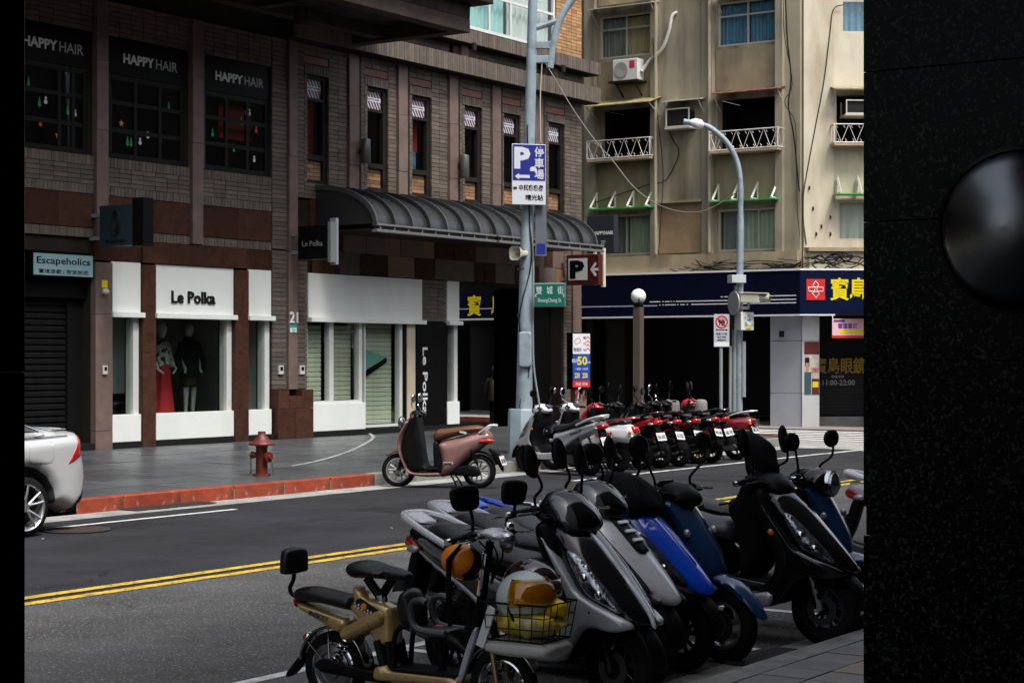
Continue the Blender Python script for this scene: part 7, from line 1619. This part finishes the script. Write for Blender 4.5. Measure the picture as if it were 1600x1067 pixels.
# helmet hanging on the silver scooter
def helmet(label, loc, rot, shell, visor, r=.135, va=(.72, 1.3), vw=.2):
    t = thing('helmet', label, 'helmet', loc=loc, rot=rot, local=True)
    mb = MB(); rings = []
    for i in range(10):
        a = math.pi / 2 * i / 9 * 1.28; rr_ = r * math.sin(max(a, .03)); z = r * math.cos(a)
        rings.append([Vector((rr_ * 1.12 * math.cos(q), rr_ * .95 * math.sin(q), z)) for q in [k * math.pi / 12 for k in range(24)]])
    mb.loft(rings, caps=False); inn = [[p * .93 for p in rg] for rg in rings]; mb.loft(list(reversed(inn)), caps=False)
    n_ = 24; k0 = len(mb.v); mb.add(rings[-1] + inn[-1], [(k, (k + 1) % n_, n_ + (k + 1) % n_, n_ + k) for k in range(n_)])
    mb.build('shell', shell, t, smooth=True)
    vm = MB(); q0 = [i for i in range(-5, 6)]; rg = []
    for a in [math.pi / 2 * (va[0] + (va[1] - va[0]) * i / 3) for i in range(4)]: rg.append([Vector((r * 1.2 * math.sin(a) * math.cos(k * vw), r * 1.05 * math.sin(a) * math.sin(k * vw), r * 1.06 * math.cos(a))) for k in q0])
    m_ = len(q0); v = [p for g in rg for p in g]; vm.add(v, [(i * m_ + j, i * m_ + j + 1, (i + 1) * m_ + j + 1, (i + 1) * m_ + j) for i in range(3) for j in range(m_ - 1)])
    o = vm.build('visor', visor, t, smooth=True); sm = o.modifiers.new('solid', 'SOLIDIFY'); sm.thickness = .004
    for s in (1, -1): MB().lathe([(.001, s * r * .985), (.018, s * r * .985), (.02, s * r * .93)], (0.02, 0, -.01), 'y', 12).build('visor_pivot', m_chrome, t, smooth=True)
    mb = MB(); mb.tube(spline([(0, r * .9, -.03), (.02, r * .6, -.14), (.03, 0, -.19), (.02, -r * .6, -.14), (0, -r * .9, -.03)], 4, False), .008, 5); mb.build('chin_strap', m_plk, t, smooth=True)
    return t
def on_scooter(root_pos, head, l, z0=0):
    c, s = math.cos(R(head)), math.sin(R(head)); return Vector((root_pos[0] + c * l[0] - s * l[1], root_pos[1] + s * l[0] + c * l[1], l[2] + z0))
helmet('black glossy helmet hanging from the silver scooter in the far row', on_scooter(FAR[0].location, 82, (.16, .02, .66)), (.3, .2, R(82)), m_blk, M('visor_clear', (0.05, 0.05, 0.06), 0.05, coat=1.0))
# ------------------------------------------------------------------ pink scooter by the kerb
f, r2 = Vector((20.85, 15.95)), Vector((21.65, 15.1)); hd = math.degrees(math.atan2(f.y - r2.y, f.x - r2.x))
hd = 110; f, r2 = Vector((21.05, 15.95)), Vector((21.42, 14.9))
pk = scooter('rose pink scooter with a tan seat standing alone by the red kerb', tuple((f + r2) / 2), hd, 'egg', dict(front=m_rose, rear=m_rose, seat=M('seat_tan', (0.13, 0.05, 0.026), 0.45, var=0.15, bump=0.1, bscale=300), cowl=m_plk), mir='chrome', cowl='slim', rim=m_rims, plate_txt='EMF-1597', my=.30, mz=.24, steer=.12, near=True)
# ------------------------------------------------------------------ near row, noses to the near kerb
GN = 'scooters parked at the near kerb'
hB = -101; pB = midpoint(8.42, 4.92, hB)
sB = scooter('silver and black scooter with sharp headlamps behind the gold moped', pB, hB, 'sport', dict(front=m_blk, swoop=m_sil, rear=m_blk, side=m_grey, trim=m_sil, cowl=m_blk, grab=m_silw, stripe=m_silw), near=True, mir='leaf', cowl='dome', steer=0.0, group=GN, plate_txt='MKX-5128', my=.2, rake=.2)
hC_ = -97; pC = midpoint(9.2, 5.2, hC_)
sC = scooter('grey scooter with a black vent on its nose beside the blue scooter', pC, hC_, 'sport', dict(front=m_silw, swoop=m_plk, rear=m_grey, side=m_sil, trim=m_plk, cowl=m_blk, grab=m_sil, vent=1, lens=m_lensd, inner=m_plk), near=True, mir='leaf', cowl='dome', steer=-.1, group=GN, my=.22, rake=.2)
hD = -94; pD = midpoint(9.68, 5.24, hD)
sD = scooter('bright blue scooter with a black cloth hood over its handlebar', pD, hD, 'sport', dict(front=m_bluep, swoop=m_plk, rear=m_bluep, side=m_bluep, trim=m_plk, grab=m_bluep, lens=m_lensd, seat=m_seatg, nose=m_bluep), near=True, mir='oval', cowl='std', steer=0.0, group=GN, my=.24, rake=.2)
hE = -92; pE = midpoint(10.14, 5.16, hE)
sE = scooter('dark blue round nosed scooter with a large front fender', pE, hE, 'classic', dict(front=m_navyp, rear=m_navyp, side=m_plk, fender=m_navyp, cowl=m_plk, grab=m_chrome), near=True, mir='round', cowl='std', steer=-.12, group=GN, rim=m_rims, mz=.3, rake=.12)
hF = -90; pF = midpoint(11.08, 4.92, hF, 1.02)
sF = scooter('large black scooter with a silver floor edge beside the granite column', pF, hF, 'maxi', dict(front=m_blk, swoop=m_blk, rear=m_blk, side=m_blk, cowl=m_plk, grab=m_plk, seat=m_seatg, fork=m_rims), near=True, mir='leaf', cowl='std', steer=.0, scale=1.02, group=GN, my=.3, mz=.24, rake=.15)
pil('floor_trim', m_sil, sF, [(-.22, .345), (.2, .335), (.38, .35), (.36, .25), (.1, .235), (-.2, .27)], .235, r=.02, e0=.6)
hG = -90; pG = midpoint(11.75, 5.0, hG)
scooter('dark blue scooter half hidden behind the granite column', pG, hG, 'classic', dict(front=m_navyp, rear=m_blk, side=m_plk, fender=m_navyp, cowl=m_blk), mir='oval', cowl='round', group=GN, rim=m_rimd)
hH = 90
scooter('white and purple scooter with a red tail lamp farther along the near kerb', midpoint(13.9, 5.6, hH), -82, 'sport', dict(front=m_wht, swoop=m_wht, rear=m_wht, side=paint('purple', (0.1, 0.015, 0.12)), trim=m_redp, grab=m_wht), mir='chrome', cowl='round', group=GN)
# cloth hood over the blue scooter's handlebar, bag on the large scooter
def hood(label, pos, head, pts, W, mat, name='handlebar_cover', cat='handlebar cover', r=.13, rk=.18):
    t = thing(name, label, cat, loc=(pos[0], pos[1], 0), rot=(0, 0, R(head)), local=True)
    p, o = pil('cloth', mat, t, pts, W, r=r, e0=.05, grid=.035, step=.025)
    rr_ = random.Random(3)
    for v in o.data.vertices:
        v.co.x += .008 * math.sin(v.co.z * 40 + v.co.y * 22); v.co.y *= 1 + .06 * math.sin(v.co.x * 33 + v.co.z * 18)
    rake_tree(t, rk)
    e = MB(); e.tube([(pts[0][0] - rk * max(0, pts[0][1] - .55) * .5, -W * .8, pts[0][1]), (pts[0][0] - .01, 0, pts[0][1] + .005), (pts[0][0], W * .8, pts[0][1])], .008, 6); e.build('hem', mat, t, smooth=True)
    return t
m_clothk = M('cloth_black', (0.006, 0.006, 0.007), 0.85, var=0.3, vscale=9, bump=0.3, bscale=200)
hood('black cloth hood drawn over the handlebar of the blue scooter', pD, hD, [(.14, .96), (.17, 1.10), (.27, 1.18), (.42, 1.16), (.52, 1.08), (.56, .98), (.50, .92), (.30, .93)], .23, m_clothk)
hood('black bag upright on the handlebar of the large black scooter', (pF[0] + .08, pF[1]), hF, [(.14, 1.08), (.10, 1.22), (.13, 1.34), (.22, 1.39), (.36, 1.32), (.40, 1.18), (.36, 1.08), (.24, 1.06)], .10, m_clothk, 'bag', 'bag', .09)
hood('black cloth thrown over the seat and leg space of the large black scooter', pF, hF, [(.0, .90), (.10, .97), (.30, 1.12), (.36, 1.02), (.35, .70), (.24, .46), (.12, .44), (.09, .70)], .18, m_clothk, 'cloth_leg_shade', 'cloth', .06)  # upper drape is cloth; lower part added as shade in the leg space
# ================================================================== silver car at the kerb
def car():
    root = thing('parked_car', 'silver sedan parked at the red kerb, tail lamp towards the hydrant', 'car', loc=(13.02, 15.55, 0), rot=(0, 0, R(180)), local=True)
    mp = M('paint_car_silver', (0.52, 0.53, 0.54), 0.2, 0.15, var=0.03, coat=0.8, stain=(0.36, 0.36, 0.36), sscale=2, samt=0.3)
    def archp(cx, r0, n=10, a0=200, a1=-20): return [(cx + r0 * math.cos(R(a0 + (a1 - a0) * i / n)), .31 + r0 * math.sin(R(a0 + (a1 - a0) * i / n))) for i in range(n + 1)]
    low = [(-.88, .30), (-.66, .20)] + [p for p in archp(0, .375) if p[1] > .2] + [(.42, .2), (2.25, .2)] + [p for p in archp(2.68, .375) if p[1] > .2] + [(3.08, .2), (3.45, .26)]
    up = [(3.56, .45), (3.52, .66), (3.35, .80), (2.9, .90), (2.35, .97), (1.9, 1.0), (1.0, 1.02), (.2, 1.03), (-.3, 1.06), (-.60, 1.08), (-.78, 1.08), (-.84, 1.04), (-.86, .92), (-.93, .74), (-.95, .58)]
    W = taper(.80, 2.9, 3.58, .5, -.60, -1.0, .70)
    b, o = pil('body', mp, root, low + up, W, r=.16, e0=.70, smooth=False, step=.04, grid=.07, power=2.2)
    cb, o = pil('cabin', mp, root, [(-.75, 1.04), (-.3, 1.14), (.1, 1.28), (.55, 1.375), (1.1, 1.40), (1.5, 1.34), (2.3, .98), (1.5, .95), (0, .95)], lambda x, z: .76 - max(0, z - .95) * .45, r=.12, e0=.7, step=.05, grid=.12)
    mg = M('car_glass', (0.012, 0.014, 0.015), 0.05, coat=1.0)
    patches(cb, 'side_window', mg, root, [(-.28, 1.09), (.05, 1.23), (.5, 1.33), (.95, 1.35), (.95, 1.07)], off=.006, smooth=False); patches(cb, 'side_window', mg, root, [(1.0, 1.07), (1.0, 1.35), (1.4, 1.30), (1.95, 1.06)], off=.006, smooth=False)
    patches(b, 'tail_lamp', m_tail, root, [(-.875, 1.03), (-.76, 1.04), (-.70, .93), (-.56, .74), (-.72, .80), (-.90, .86)], off=.012, smooth=False)
    patches(b, 'lamp_inlay', M('tail_dark', (0.02, 0.004, 0.005), 0.1, coat=1), root, [(-.86, .98), (-.78, .98), (-.72, .86), (-.86, .87)], off=.016, smooth=False)
    patches(b, 'rear_reflector', m_tail, root, [(-.945, .60), (-.90, .60), (-.84, .50), (-.92, .49)], off=.01, smooth=False)
    patches(b, 'lower_bumper', m_plk, root, [(-.94, .49), (-.74, .38), (-.62, .235), (-.7, .215), (-.88, .30)], off=.012, smooth=False)
    patches(b, 'arch_trim', M('arch_grey', (0.05, 0.05, 0.05), 0.5), root, [(x, z) for x, z in archp(0, .43) if z > .22] + [(x, z) for x, z in reversed(archp(0, .385)) if z > .22], off=.006, smooth=False)
    patches(b, 'fuel_flap', mp, root, [(-.36, .96), (-.02, .97), (-.02, .80), (-.06, .76), (-.32, .76), (-.36, .80)], off=.006, smooth=False)
    patches(b, 'belt_strip', m_chrome, root, [(-.60, 1.045), (.3, 1.01), (1.9, .985), (1.9, .97), (.3, .995), (-.60, 1.03)], off=.006, smooth=False)
    patches(b, 'door', mp, root, [(.98, .96), (1.9, .95), (1.98, .6), (1.9, .3), (1.05, .3), (1.0, .6)], off=.004, smooth=False); patches(b, 'door', mp, root, [(.25, .96), (.95, .96), (.97, .6), (.95, .3), (.5, .3), (.4, .6)], off=.004, smooth=False)
    pil('boot_spoiler', mp, root, [(-.84, 1.085), (-.78, 1.115), (-.62, 1.10), (-.52, 1.085)], .55, r=.03, e0=.5, step=.04)
    m_al = M('alloy', (0.62, 0.63, 0.64), 0.22, metal=0.85)
    for nm, cx in (('front_wheel', 2.68), ('rear_wheel', 0)):
        for s in (1, -1):
            e = bpy.data.objects.new(nm, None); COL.objects.link(e); e.parent = root; WL[e.name] = Vector((0, 0, 0))
            y0, y1 = s * .585, s * .79
            MB().lathe([(.235, y0), (.29, y0), (.312, y0 + s * .03), (.315, (y0 + y1) / 2), (.312, y1 - s * .03), (.29, y1 - s * .004), (.245, y1)], (cx, 0, .315), 'y', 40, caps=False).build('tyre', m_tyre, e, smooth=True, angle=50)
            mb = MB(); mb.lathe([(.248, y1 - s * .002), (.238, y1 - s * .008), (.225, y1 - s * .03), (.22, y0)], (cx, 0, .315), 'y', 36, caps=False)
            for i in range(5):
                for da in (-.17, .17):
                    a = 2 * math.pi * i / 5 + .2; c0, s0 = math.cos(a + da * .4), math.sin(a + da * .4); c1, s1 = math.cos(a + da * 1.35), math.sin(a + da * 1.35)
                    mb.tube([(cx + .05 * c0, y1 - s * .035, .315 + .05 * s0), (cx + .15 * c1, y1 - s * .022, .315 + .15 * s1), (cx + .235 * c1, y1 - s * .014, .315 + .235 * s1)], [.017, .014, .013], 6)
            mb.lathe([(.001, y1 - s * .02), (.05, y1 - s * .022), (.06, y1 - s * .05)], (cx, 0, .315), 'y', 16, caps=False)
            mb.build('rim', m_al, e, smooth=True, angle=45)
            MB().lathe([(.001, y1 - s * .12), (.17, y1 - s * .12), (.17, y1 - s * .1), (.001, y1 - s * .1)], (cx, 0, .315), 'y', 24).build('brake_disc', m_rimd, e)
    MB().box(-.95, 3.3, -.5, .5, .16, .3).build('underbody', m_plk, root)
    plate_part(root, 'BKA-6620', (-.955, 0, .70), .1, m_plate, .38, .14)
    return root
car()
# ================================================================== gold electric moped in front
hA = -88; pA = (7.765, 5.78)
A = thing('electric_moped', 'gold electric moped with a chrome rear fender and a sprung black saddle', 'moped', loc=(pA[0], pA[1], 0), rot=(0, 0, R(hA)), local=True)
def mwheel(nm, x, r):
    e = bpy.data.objects.new(nm, None); COL.objects.link(e); e.parent = A; WL[e.name] = Vector((0, 0, 0))
    MB().lathe([(.14, -.03), (.16, -.037), (.185, -.035), (r, -.012), (r, .012), (.185, .035), (.16, .037), (.14, .03)], (x, 0, r), 'y', 36, caps=False).build('tyre', m_tyre, e, smooth=True, angle=50)
    MB().lathe([(.145, -.03), (.135, -.034), (.125, -.02), (.125, .02), (.135, .034), (.145, .03)], (x, 0, r), 'y', 32, caps=False).build('rim', m_chrome, e, smooth=True)
    return e
e = mwheel('rear_wheel', -.54, .2)
m_hub = M('hub_steel', (0.3, 0.3, 0.3), 0.3, metal=0.9)
MB().lathe([(.125, -.018), (.11, -.035), (.09, -.04), (.085, -.03), (.06, -.034), (.05, -.055), (.02, -.06), (.02, .06), (.05, .055), (.06, .034), (.11, .035), (.125, .018)], (-.54, 0, .2), 'y', 32, caps=False).build('hub_motor', m_hub, e, smooth=True, angle=30)
e = mwheel('front_wheel', .54, .2); mb = MB(); mb.lathe([(.001, -.045), (.025, -.045), (.025, .045), (.001, .045)], (.54, 0, .2), 'y', 12)
for i in range(18):
    a = i * math.pi / 9; s = 1 if i % 2 else -1; mb.tube([(.54 + .02 * math.cos(a + .5 * s), s * .03, .2 + .02 * math.sin(a + .5 * s)), (.54 + .13 * math.cos(a), 0, .2 + .13 * math.sin(a))], .0022, 4)
mb.build('spokes', m_chrome, e); MB().lathe([(.04, -.04), (.07, -.04), (.07, -.037), (.04, -.037)], (.54, 0, .2), 'y', 24, caps=False).build('brake_disc', m_disc, e)
m_fch = M('chrome_dark', (0.42, 0.42, 0.41), 0.15, metal=1.0)
fe = pil('rear_fender', m_fch, A, arcpoly(-.54, .2, .215, .232, 5, 172, 16), .05, r=.012, e0=.75, smooth=False, step=.03)[1]
pil('mud_flap', m_plk, A, [(-.76, .26), (-.74, .24), (-.80, .16), (-.86, .12), (-.87, .14), (-.82, .20)], .03, r=.01, e0=.5, step=.02)
MB().ball((-.735, 0, .345), .035, 12, 8, sc=(.8, .9, .8)).build('rear_reflector', m_tail, A, smooth=True); MB().ball((-.725, 0, .35), .037, 12, 8, sc=(.7, .8, .8)).build('reflector_cap', m_chrome, A, smooth=True)
for s in (1, -1):
    for xx, zz in ((-.70, .335), (-.56, .425)): MB().tube([(-.54, s * .055, .2), (xx, s * .045, zz)], .004, 5).build('fender_stay', m_chrome, A)
mb = MB()
pil('swing_fork', m_plk, A, [(-.58, .22), (-.45, .235), (-.15, .20), (-.15, .16), (-.45, .175), (-.58, .185)], .012, r=.01, e0=.6, yc=lambda x, z: -.075, step=.02); pil('swing_fork', m_plk, A, [(-.58, .22), (-.45, .235), (-.15, .20), (-.15, .16), (-.45, .175), (-.58, .185)], .012, r=.01, e0=.6, yc=lambda x, z: .075, step=.02)
pil('motor_guard', m_plk, A, [(-.62, .22), (-.55, .26), (-.44, .24), (-.44, .21), (-.56, .19)], .01, r=.01, e0=.5, yc=lambda x, z: -.085, step=.02)
spring(A, (-.50, -.06, .25), (-.40, -.06, .40), .024, m_chrome, 6); spring(A, (-.50, .06, .25), (-.40, .06, .40), .024, m_chrome, 6)
MB().tube([(-.44, -.055, .385), (-.42, -.055, .40), (-.26, -.055, .475), (-.19, -.05, .505), (-.17, -.05, .51)], [.035, .04, .045, .044, .02], 16).build('gold_tube', m_gold, A, smooth=True)
MB().tube([(-.44, .055, .385), (-.42, .055, .40), (-.26, .055, .475), (-.19, .05, .505), (-.17, .05, .51)], [.035, .04, .045, .044, .02], 16).build('gold_tube', m_gold, A, smooth=True)
fb, _ = pil('main_frame', m_gold, A, [(-.40, .655), (-.34, .65), (-.30, .60), (-.20, .58), (-.14, .555), (-.12, .36), (-.16, .34), (-.24, .36), (-.30, .44), (-.38, .50), (-.44, .565), (-.385, .575)], .065, r=.03, e0=.35, step=.02, grid=.03, smooth=False)
m_chk = M('sticker_black', (0.015, 0.015, 0.015), 0.4)
for s in (-1, 1):
    dc = MB(); fb.patch(dc, [(-.385, .575), (-.33, .60), (-.21, .545), (-.24, .505), (-.33, .535)], off=.002, sides=(s,), smooth=False, step=.02); d_ = dc.build('sticker', m_chk, A)
    mb = MB()
    for i in range(7):
        for j in range(2):
            x0 = -.365 + i * .02; z0 = .567 - i * .0085 + j * .016 - .01; k = .011
            yb = s * (fb.y(x0, z0) + .0035)
            mb.add([(x0, yb, z0), (x0 + k, yb, z0 + .006), (x0 + k + .004, yb, z0 - .004), (x0 + .004, yb, z0 - .01)], [(0, 1, 2, 3)])
    mb.build('sticker_print', m_silw, d_)
    MB().lathe([(.001, s * .0765), (.018, s * .0765), (.018, s * .07), (.001, s * .07)], (-.298, 0, .558), 'y', 16).build('sticker_eye', M('orange_print', (0.7, 0.22, 0.02), 0.5), d_)
bxp, _ = pil('battery_box', m_gold, A, [(-.77, .545), (-.44, .475), (-.42, .44), (-.47, .395), (-.76, .51)], .07, r=.015, e0=.6, smooth=False, step=.02, grid=.04)
patches(bxp, 'box_cover', M('gold_pale', (0.42, 0.30, 0.1), 0.3, metal=0.4), A, [(-.72, .522), (-.46, .465), (-.44, .445), (-.48, .412), (-.70, .50)], off=.005, smooth=False)
for s in (-1, 1):
    xd = Vector((.972 * (-s), 0, -.235 * (-s) * 1)); up = Vector((.235, 0, .972))
    text('INSKEY', (-.60, s * .0775, .482), Vector((-s, 0, 0)) * .972 + Vector((0, 0, s * .235)), up, m_ink, A, width=.135, height=.028, bold=.02, thick=.001)
pil('tail_lamp', m_tail, A, [(-.80, .56), (-.77, .57), (-.765, .52), (-.79, .52)], .06, r=.015, e0=.5, step=.02)
m_vin = M('vinyl_black', (0.008, 0.008, 0.009), 0.3, spec=0.3001, var=0.2, bump=0.12, bscale=300)
pil('rear_seat', m_vin, A, [(-.79, .57), (-.78, .615), (-.68, .632), (-.5, .61), (-.40, .595), (-.385, .53), (-.44, .525), (-.6, .545), (-.77, .55)], taper(.09, -.5, -.3, .075, -.6, -.82, .085), r=.045, e0=.25, step=.025)
pil('saddle', m_vin, A, [(-.42, .735), (-.41, .78), (-.33, .795), (-.22, .775), (-.12, .765), (-.05, .745), (-.045, .715), (-.1, .70), (-.28, .705), (-.38, .70)], lambda x, z: .115 if x < -.25 else .115 - (x + .25) * .38, r=.05, e0=.2, step=.02, grid=.03)
for a, b in (((-.33, 0, .70), (-.24, 0, .60)), ((-.16, 0, .71), (-.24, 0, .60))): MB().tube([a, b], .026, 8).build('seat_post', m_plk, A, smooth=True)
MB().tube([(-.235, 0, .615), (-.225, 0, .56)], .03, 10).build('post_collar', m_chrome, A, smooth=True)
for s in (-1, 1):
    MB().tube([(-.22, s * .05, .38), (-.16, s * .06, .22)], .03, 8).build('frame_leg', m_plk, A, smooth=True); MB().tube([(-.15, s * .05, .38), (-.12, s * .06, .22)], .026, 8).build('frame_leg', m_plk, A, smooth=True)
    MB().tube(spline([(-.10, s * .08, .24), (-.09, s * .085, .40), (-.06, s * .085, .46), (.0, s * .085, .475)], 5, False), .014, 8).build('side_rail', m_plk, A, smooth=True)
# backrest on a bent tube
bp = Pillow([(-.10, -.045), (-.08, -.07), (.08, -.07), (.10, -.045), (.095, .04), (.06, .07), (-.06, .07), (-.095, .04)], .034, .028, .2, step=.02, grid=.03); mb = MB(); bp.add(mb); mb.v = [(-.83 + t + .05 * v * .3, u, .765 + v) for u, t, v in mb.v]; mb.build('backrest', m_vin, A, smooth=True)
MB().tube(spline([(-.83, 0, .72), (-.835, 0, .66), (-.86, 0, .61), (-.84, 0, .575), (-.78, 0, .56)], 5, False), .012, 8).build('backrest_tube', m_plk, A, smooth=True)
# footboard
pil('footboard', m_gold, A, [(-.22, .24), (-.14, .26), (-.12, .235), (.30, .235), (.34, .19), (-.22, .17)], .11, r=.015, e0=.7, smooth=False, step=.025)
MB().box(-.10, .30, -.105, .105, .2355, .25).build('foot_mat', m_plk, A, bevel=.005)
# child seat
pil('child_seat', m_vin, A, [(-.0, .46), (.04, .475), (.22, .475), (.25, .46), (.22, .44), (.04, .435)], .085, r=.03, e0=.3, step=.02)
MB().obox((.14, -.0, .478), (.05, .04, .004)).build('seat_emblem', m_sred, A)
for s in (-1, 1): MB().tube(spline([(.24, s * .095, .455), (.08, s * .1, .465), (.03, s * .1, .52), (.035, s * .1, .60), (.09, s * .1, .62), (.12, s * .1, .61)], 5, False), .019, 8).build('armrest', m_seatg, A, smooth=True)
pil('seat_back', m_vin, A, [(-.06, .47), (-.10, .56), (-.08, .64), (-.02, .66), (.03, .56), (.02, .47)], .085, r=.04, e0=.2, step=.025)
MB().tube([(.14, 0, .44), (.16, 0, .24)], .02, 8).build('seat_pillar', m_plk, A)
# steering head, front shield, fork
MB().tube([(.33, 0, .26), (.40, 0, .62), (.455, 0, .94)], [.03, .026, .022], 10).build('steering_tube', m_plk, A, smooth=True)
MB().tube([(.405, -.03, .66), (.44, -.03, .88)], .012, 8).build('lock_tube', m_chrome, A, smooth=True)
for s in (-1, 1):
    sd = Pillow([(.30, .22), (.33, .22), (.375, .34), (.42, .48), (.40, .49), (.35, .38)], .018, .012, .5, step=.02, grid=.03); mb = MB(); sd.add(mb, yc=lambda x, z, s=s: s * .06); mb.build('front_shield', m_sil, A, smooth=True)
    MB().tube([(.54, s * .06, .2), (.50, s * .055, .40)], .016, 8).build('fork_leg', M('fork_gold', (0.3, 0.22, 0.12), 0.3, metal=0.8), A, smooth=True)
MB().tube([(.50, -.07, .41), (.50, .07, .41)], .025, 8).build('fork_crown', m_plk, A, smooth=True); MB().tube([(.50, 0, .41), (.44, 0, .60)], .022, 8).build('fork_stem', m_plk, A, smooth=True)
pil('front_fender', m_fch, A, arcpoly(.54, .2, .212, .228, 25, 150, 14), .045, r=.012, e0=.75, smooth=False, step=.03)
hbA = handlebar(A, .455, .965, .30, 0, 'square', m_chrome, mz=.215, my=.235, mx=.0)
pil('lamp_cowl', m_silw, A, [(.41, .985), (.46, 1.01), (.53, 1.0), (.57, .965), (.53, .95), (.44, .965)], .09, r=.03, e0=.2, step=.02); MB().lathe([(.001, .60), (.03, .595), (.045, .575), (.05, .54)], (0, 0, .95), 'x', 16).build('headlamp', m_lens, A, smooth=True)
MB().ball((.50, .10, .90), .028, 12, 8).build('turn_signal', M('amber_dim', (0.25, 0.14, 0.04), 0.3), A, smooth=True); MB().ball((.47, .16, 1.005), .03, 12, 8, sc=(1, .8, .9)).build('bell', m_chrome, A, smooth=True)
for k in range(3): MB().tube(spline([(.45, -.1 + .1 * k, .95), (.50, -.05 + .05 * k, .86), (.46, 0, .72)], 5, False), .005, 5).build('control_cable', m_plk, A, smooth=True)
# white carrier board and tray that carry the basket
MB().obox((.52, -.14, .52), (.05, .014, .22), Matrix.Rotation(.35, 3, 'Y')).build('carrier_board', m_wht, A, bevel=.004); 
pil('carrier_tray', M('tray_grey', (0.5, 0.49, 0.46), 0.4, var=0.1), A, [(.49, .40), (.50, .455), (.85, .455), (.88, .40), (.82, .375), (.56, .375)], .14, r=.03, e0=.5, step=.025)
# wire basket
bk = thing('wire_basket', 'black wire basket stuffed with yellow bags in front of the gold moped', 'basket', loc=(*on_scooter((pA[0], pA[1]), hA, (.70, 0, .46)),), rot=(0, 0, R(hA)), local=True)
mb = MB(); bx0, bx1, by, bz = -.17, .15, .14, .19
rg = lambda t: [(bx0 - .02 * t, -by - .02 * t, bz * t), (bx1 + .03 * t, -by - .02 * t, bz * t), (bx1 + .03 * t, by + .02 * t, bz * t), (bx0 - .02 * t, by + .02 * t, bz * t)]
for t_, r_ in ((0, .005), (.33, .003), (.66, .003), (1, .006)):
    q = rg(t_); mb.tube(q + [q[0]], r_, 5, caps=False)
a, b = rg(0), rg(1)
for i in range(4):
    for k in range(5):
        f = k / 5; p0 = Vector(a[i]).lerp(Vector(a[(i + 1) % 4]), f); p1 = Vector(b[i]).lerp(Vector(b[(i + 1) % 4]), f); mb.tube([p0, p1], .003, 4)
for k in range(6): f = -by + 2 * by * (k + .5) / 6; mb.tube([(bx0, f, 0), (bx1, f, 0)], .003, 4)
mb.build('basket_wire', m_plk, bk)
m_ybag = M('bag_yellow', (0.7, 0.5, 0.01), 0.35, var=0.25, vscale=14, stain=(0.62, 0.6, 0.5), sscale=9, samt=0.9, bump=0.6, bscale=22)
bg_ = thing('plastic_bag', 'crumpled yellow plastic bag filling the wire basket', 'bag', loc=tuple(on_scooter((pA[0], pA[1]), hA, (.70, 0, .465))), rot=(0, 0, R(hA)), local=True)
rr = random.Random(4); mb = MB()
def blob(c, r, sc, seed):
    m_ = MB(); m_.ball(c, r, 26, 18, sc); q = random.Random(seed); ph = [q.uniform(0, 6) for _ in range(6)]
    m_.v = [tuple(Vector(c) + (Vector(v) - Vector(c)) * (1 + .1 * math.sin(v[0] * 46 + ph[0]) * math.sin(v[1] * 52 + ph[1]) + .07 * math.sin(v[2] * 80 + ph[2] + v[0] * 60))) for v in m_.v]; return m_
blob((0, 0, .085), .15, (1.2, .95, .55), 1).build('bag_body', m_ybag, bg_, smooth=True, angle=80); blob((.10, .03, .15), .09, (1, 1, .6), 2).build('bag_fold', m_ybag, bg_, smooth=True, angle=80); blob((-.09, -.06, .15), .075, (1, .8, .6), 3).build('bag_fold', M('bag_white', (0.65, 0.65, 0.6), 0.4, var=0.1), bg_, smooth=True, angle=80)
helmet('white helmet with an amber tinted visor lying in the wire basket', tuple(on_scooter((pA[0], pA[1]), hA, (.68, -.02, .66))), (0, -.05, R(hA - 10)), M('shell_mint', (0.5, 0.58, 0.58), 0.25, coat=0.5), M_glass('visor_amber', (0.93, 0.68, 0.16), 1.5), r=.145, va=(.5, 1.12), vw=.3)
helmet('dark brown helmet behind the white one in the wire basket', tuple(on_scooter((pA[0], pA[1]), hA, (.60, .17, .70))), (0.1, .1, R(hA + 20)), M('visor_reflection_brown', (0.03, 0.014, 0.007), 0.12, coat=0.8), M('visor_brown', (0.06, 0.03, 0.015), 0.05, coat=1.0), r=.14)  # helmet shape added to stand for brown visor glass and its reflection
# orange helmet hung by its strap from the handlebar
o = helmet('small orange helmet hanging by a black strap from the gold moped', tuple(on_scooter((pA[0], pA[1]), hA, (.36, -.13, .845))), (1.25, 0.15, R(hA)), M('shell_orange', (0.75, 0.2, 0.008), 0.35, var=0.06), m_plk, r=.095)
tag(MB().tube([on_scooter((pA[0], pA[1]), hA, p) for p in ((.40, -.17, .95), (.36, -.245, .86), (.35, -.23, .68), (.34, -.2, .52))], [.006, .014, .014, .012], 6).build('helmet_strap', m_clothk, smooth=True), 'long black strap dangling from the orange helmet', 'strap')
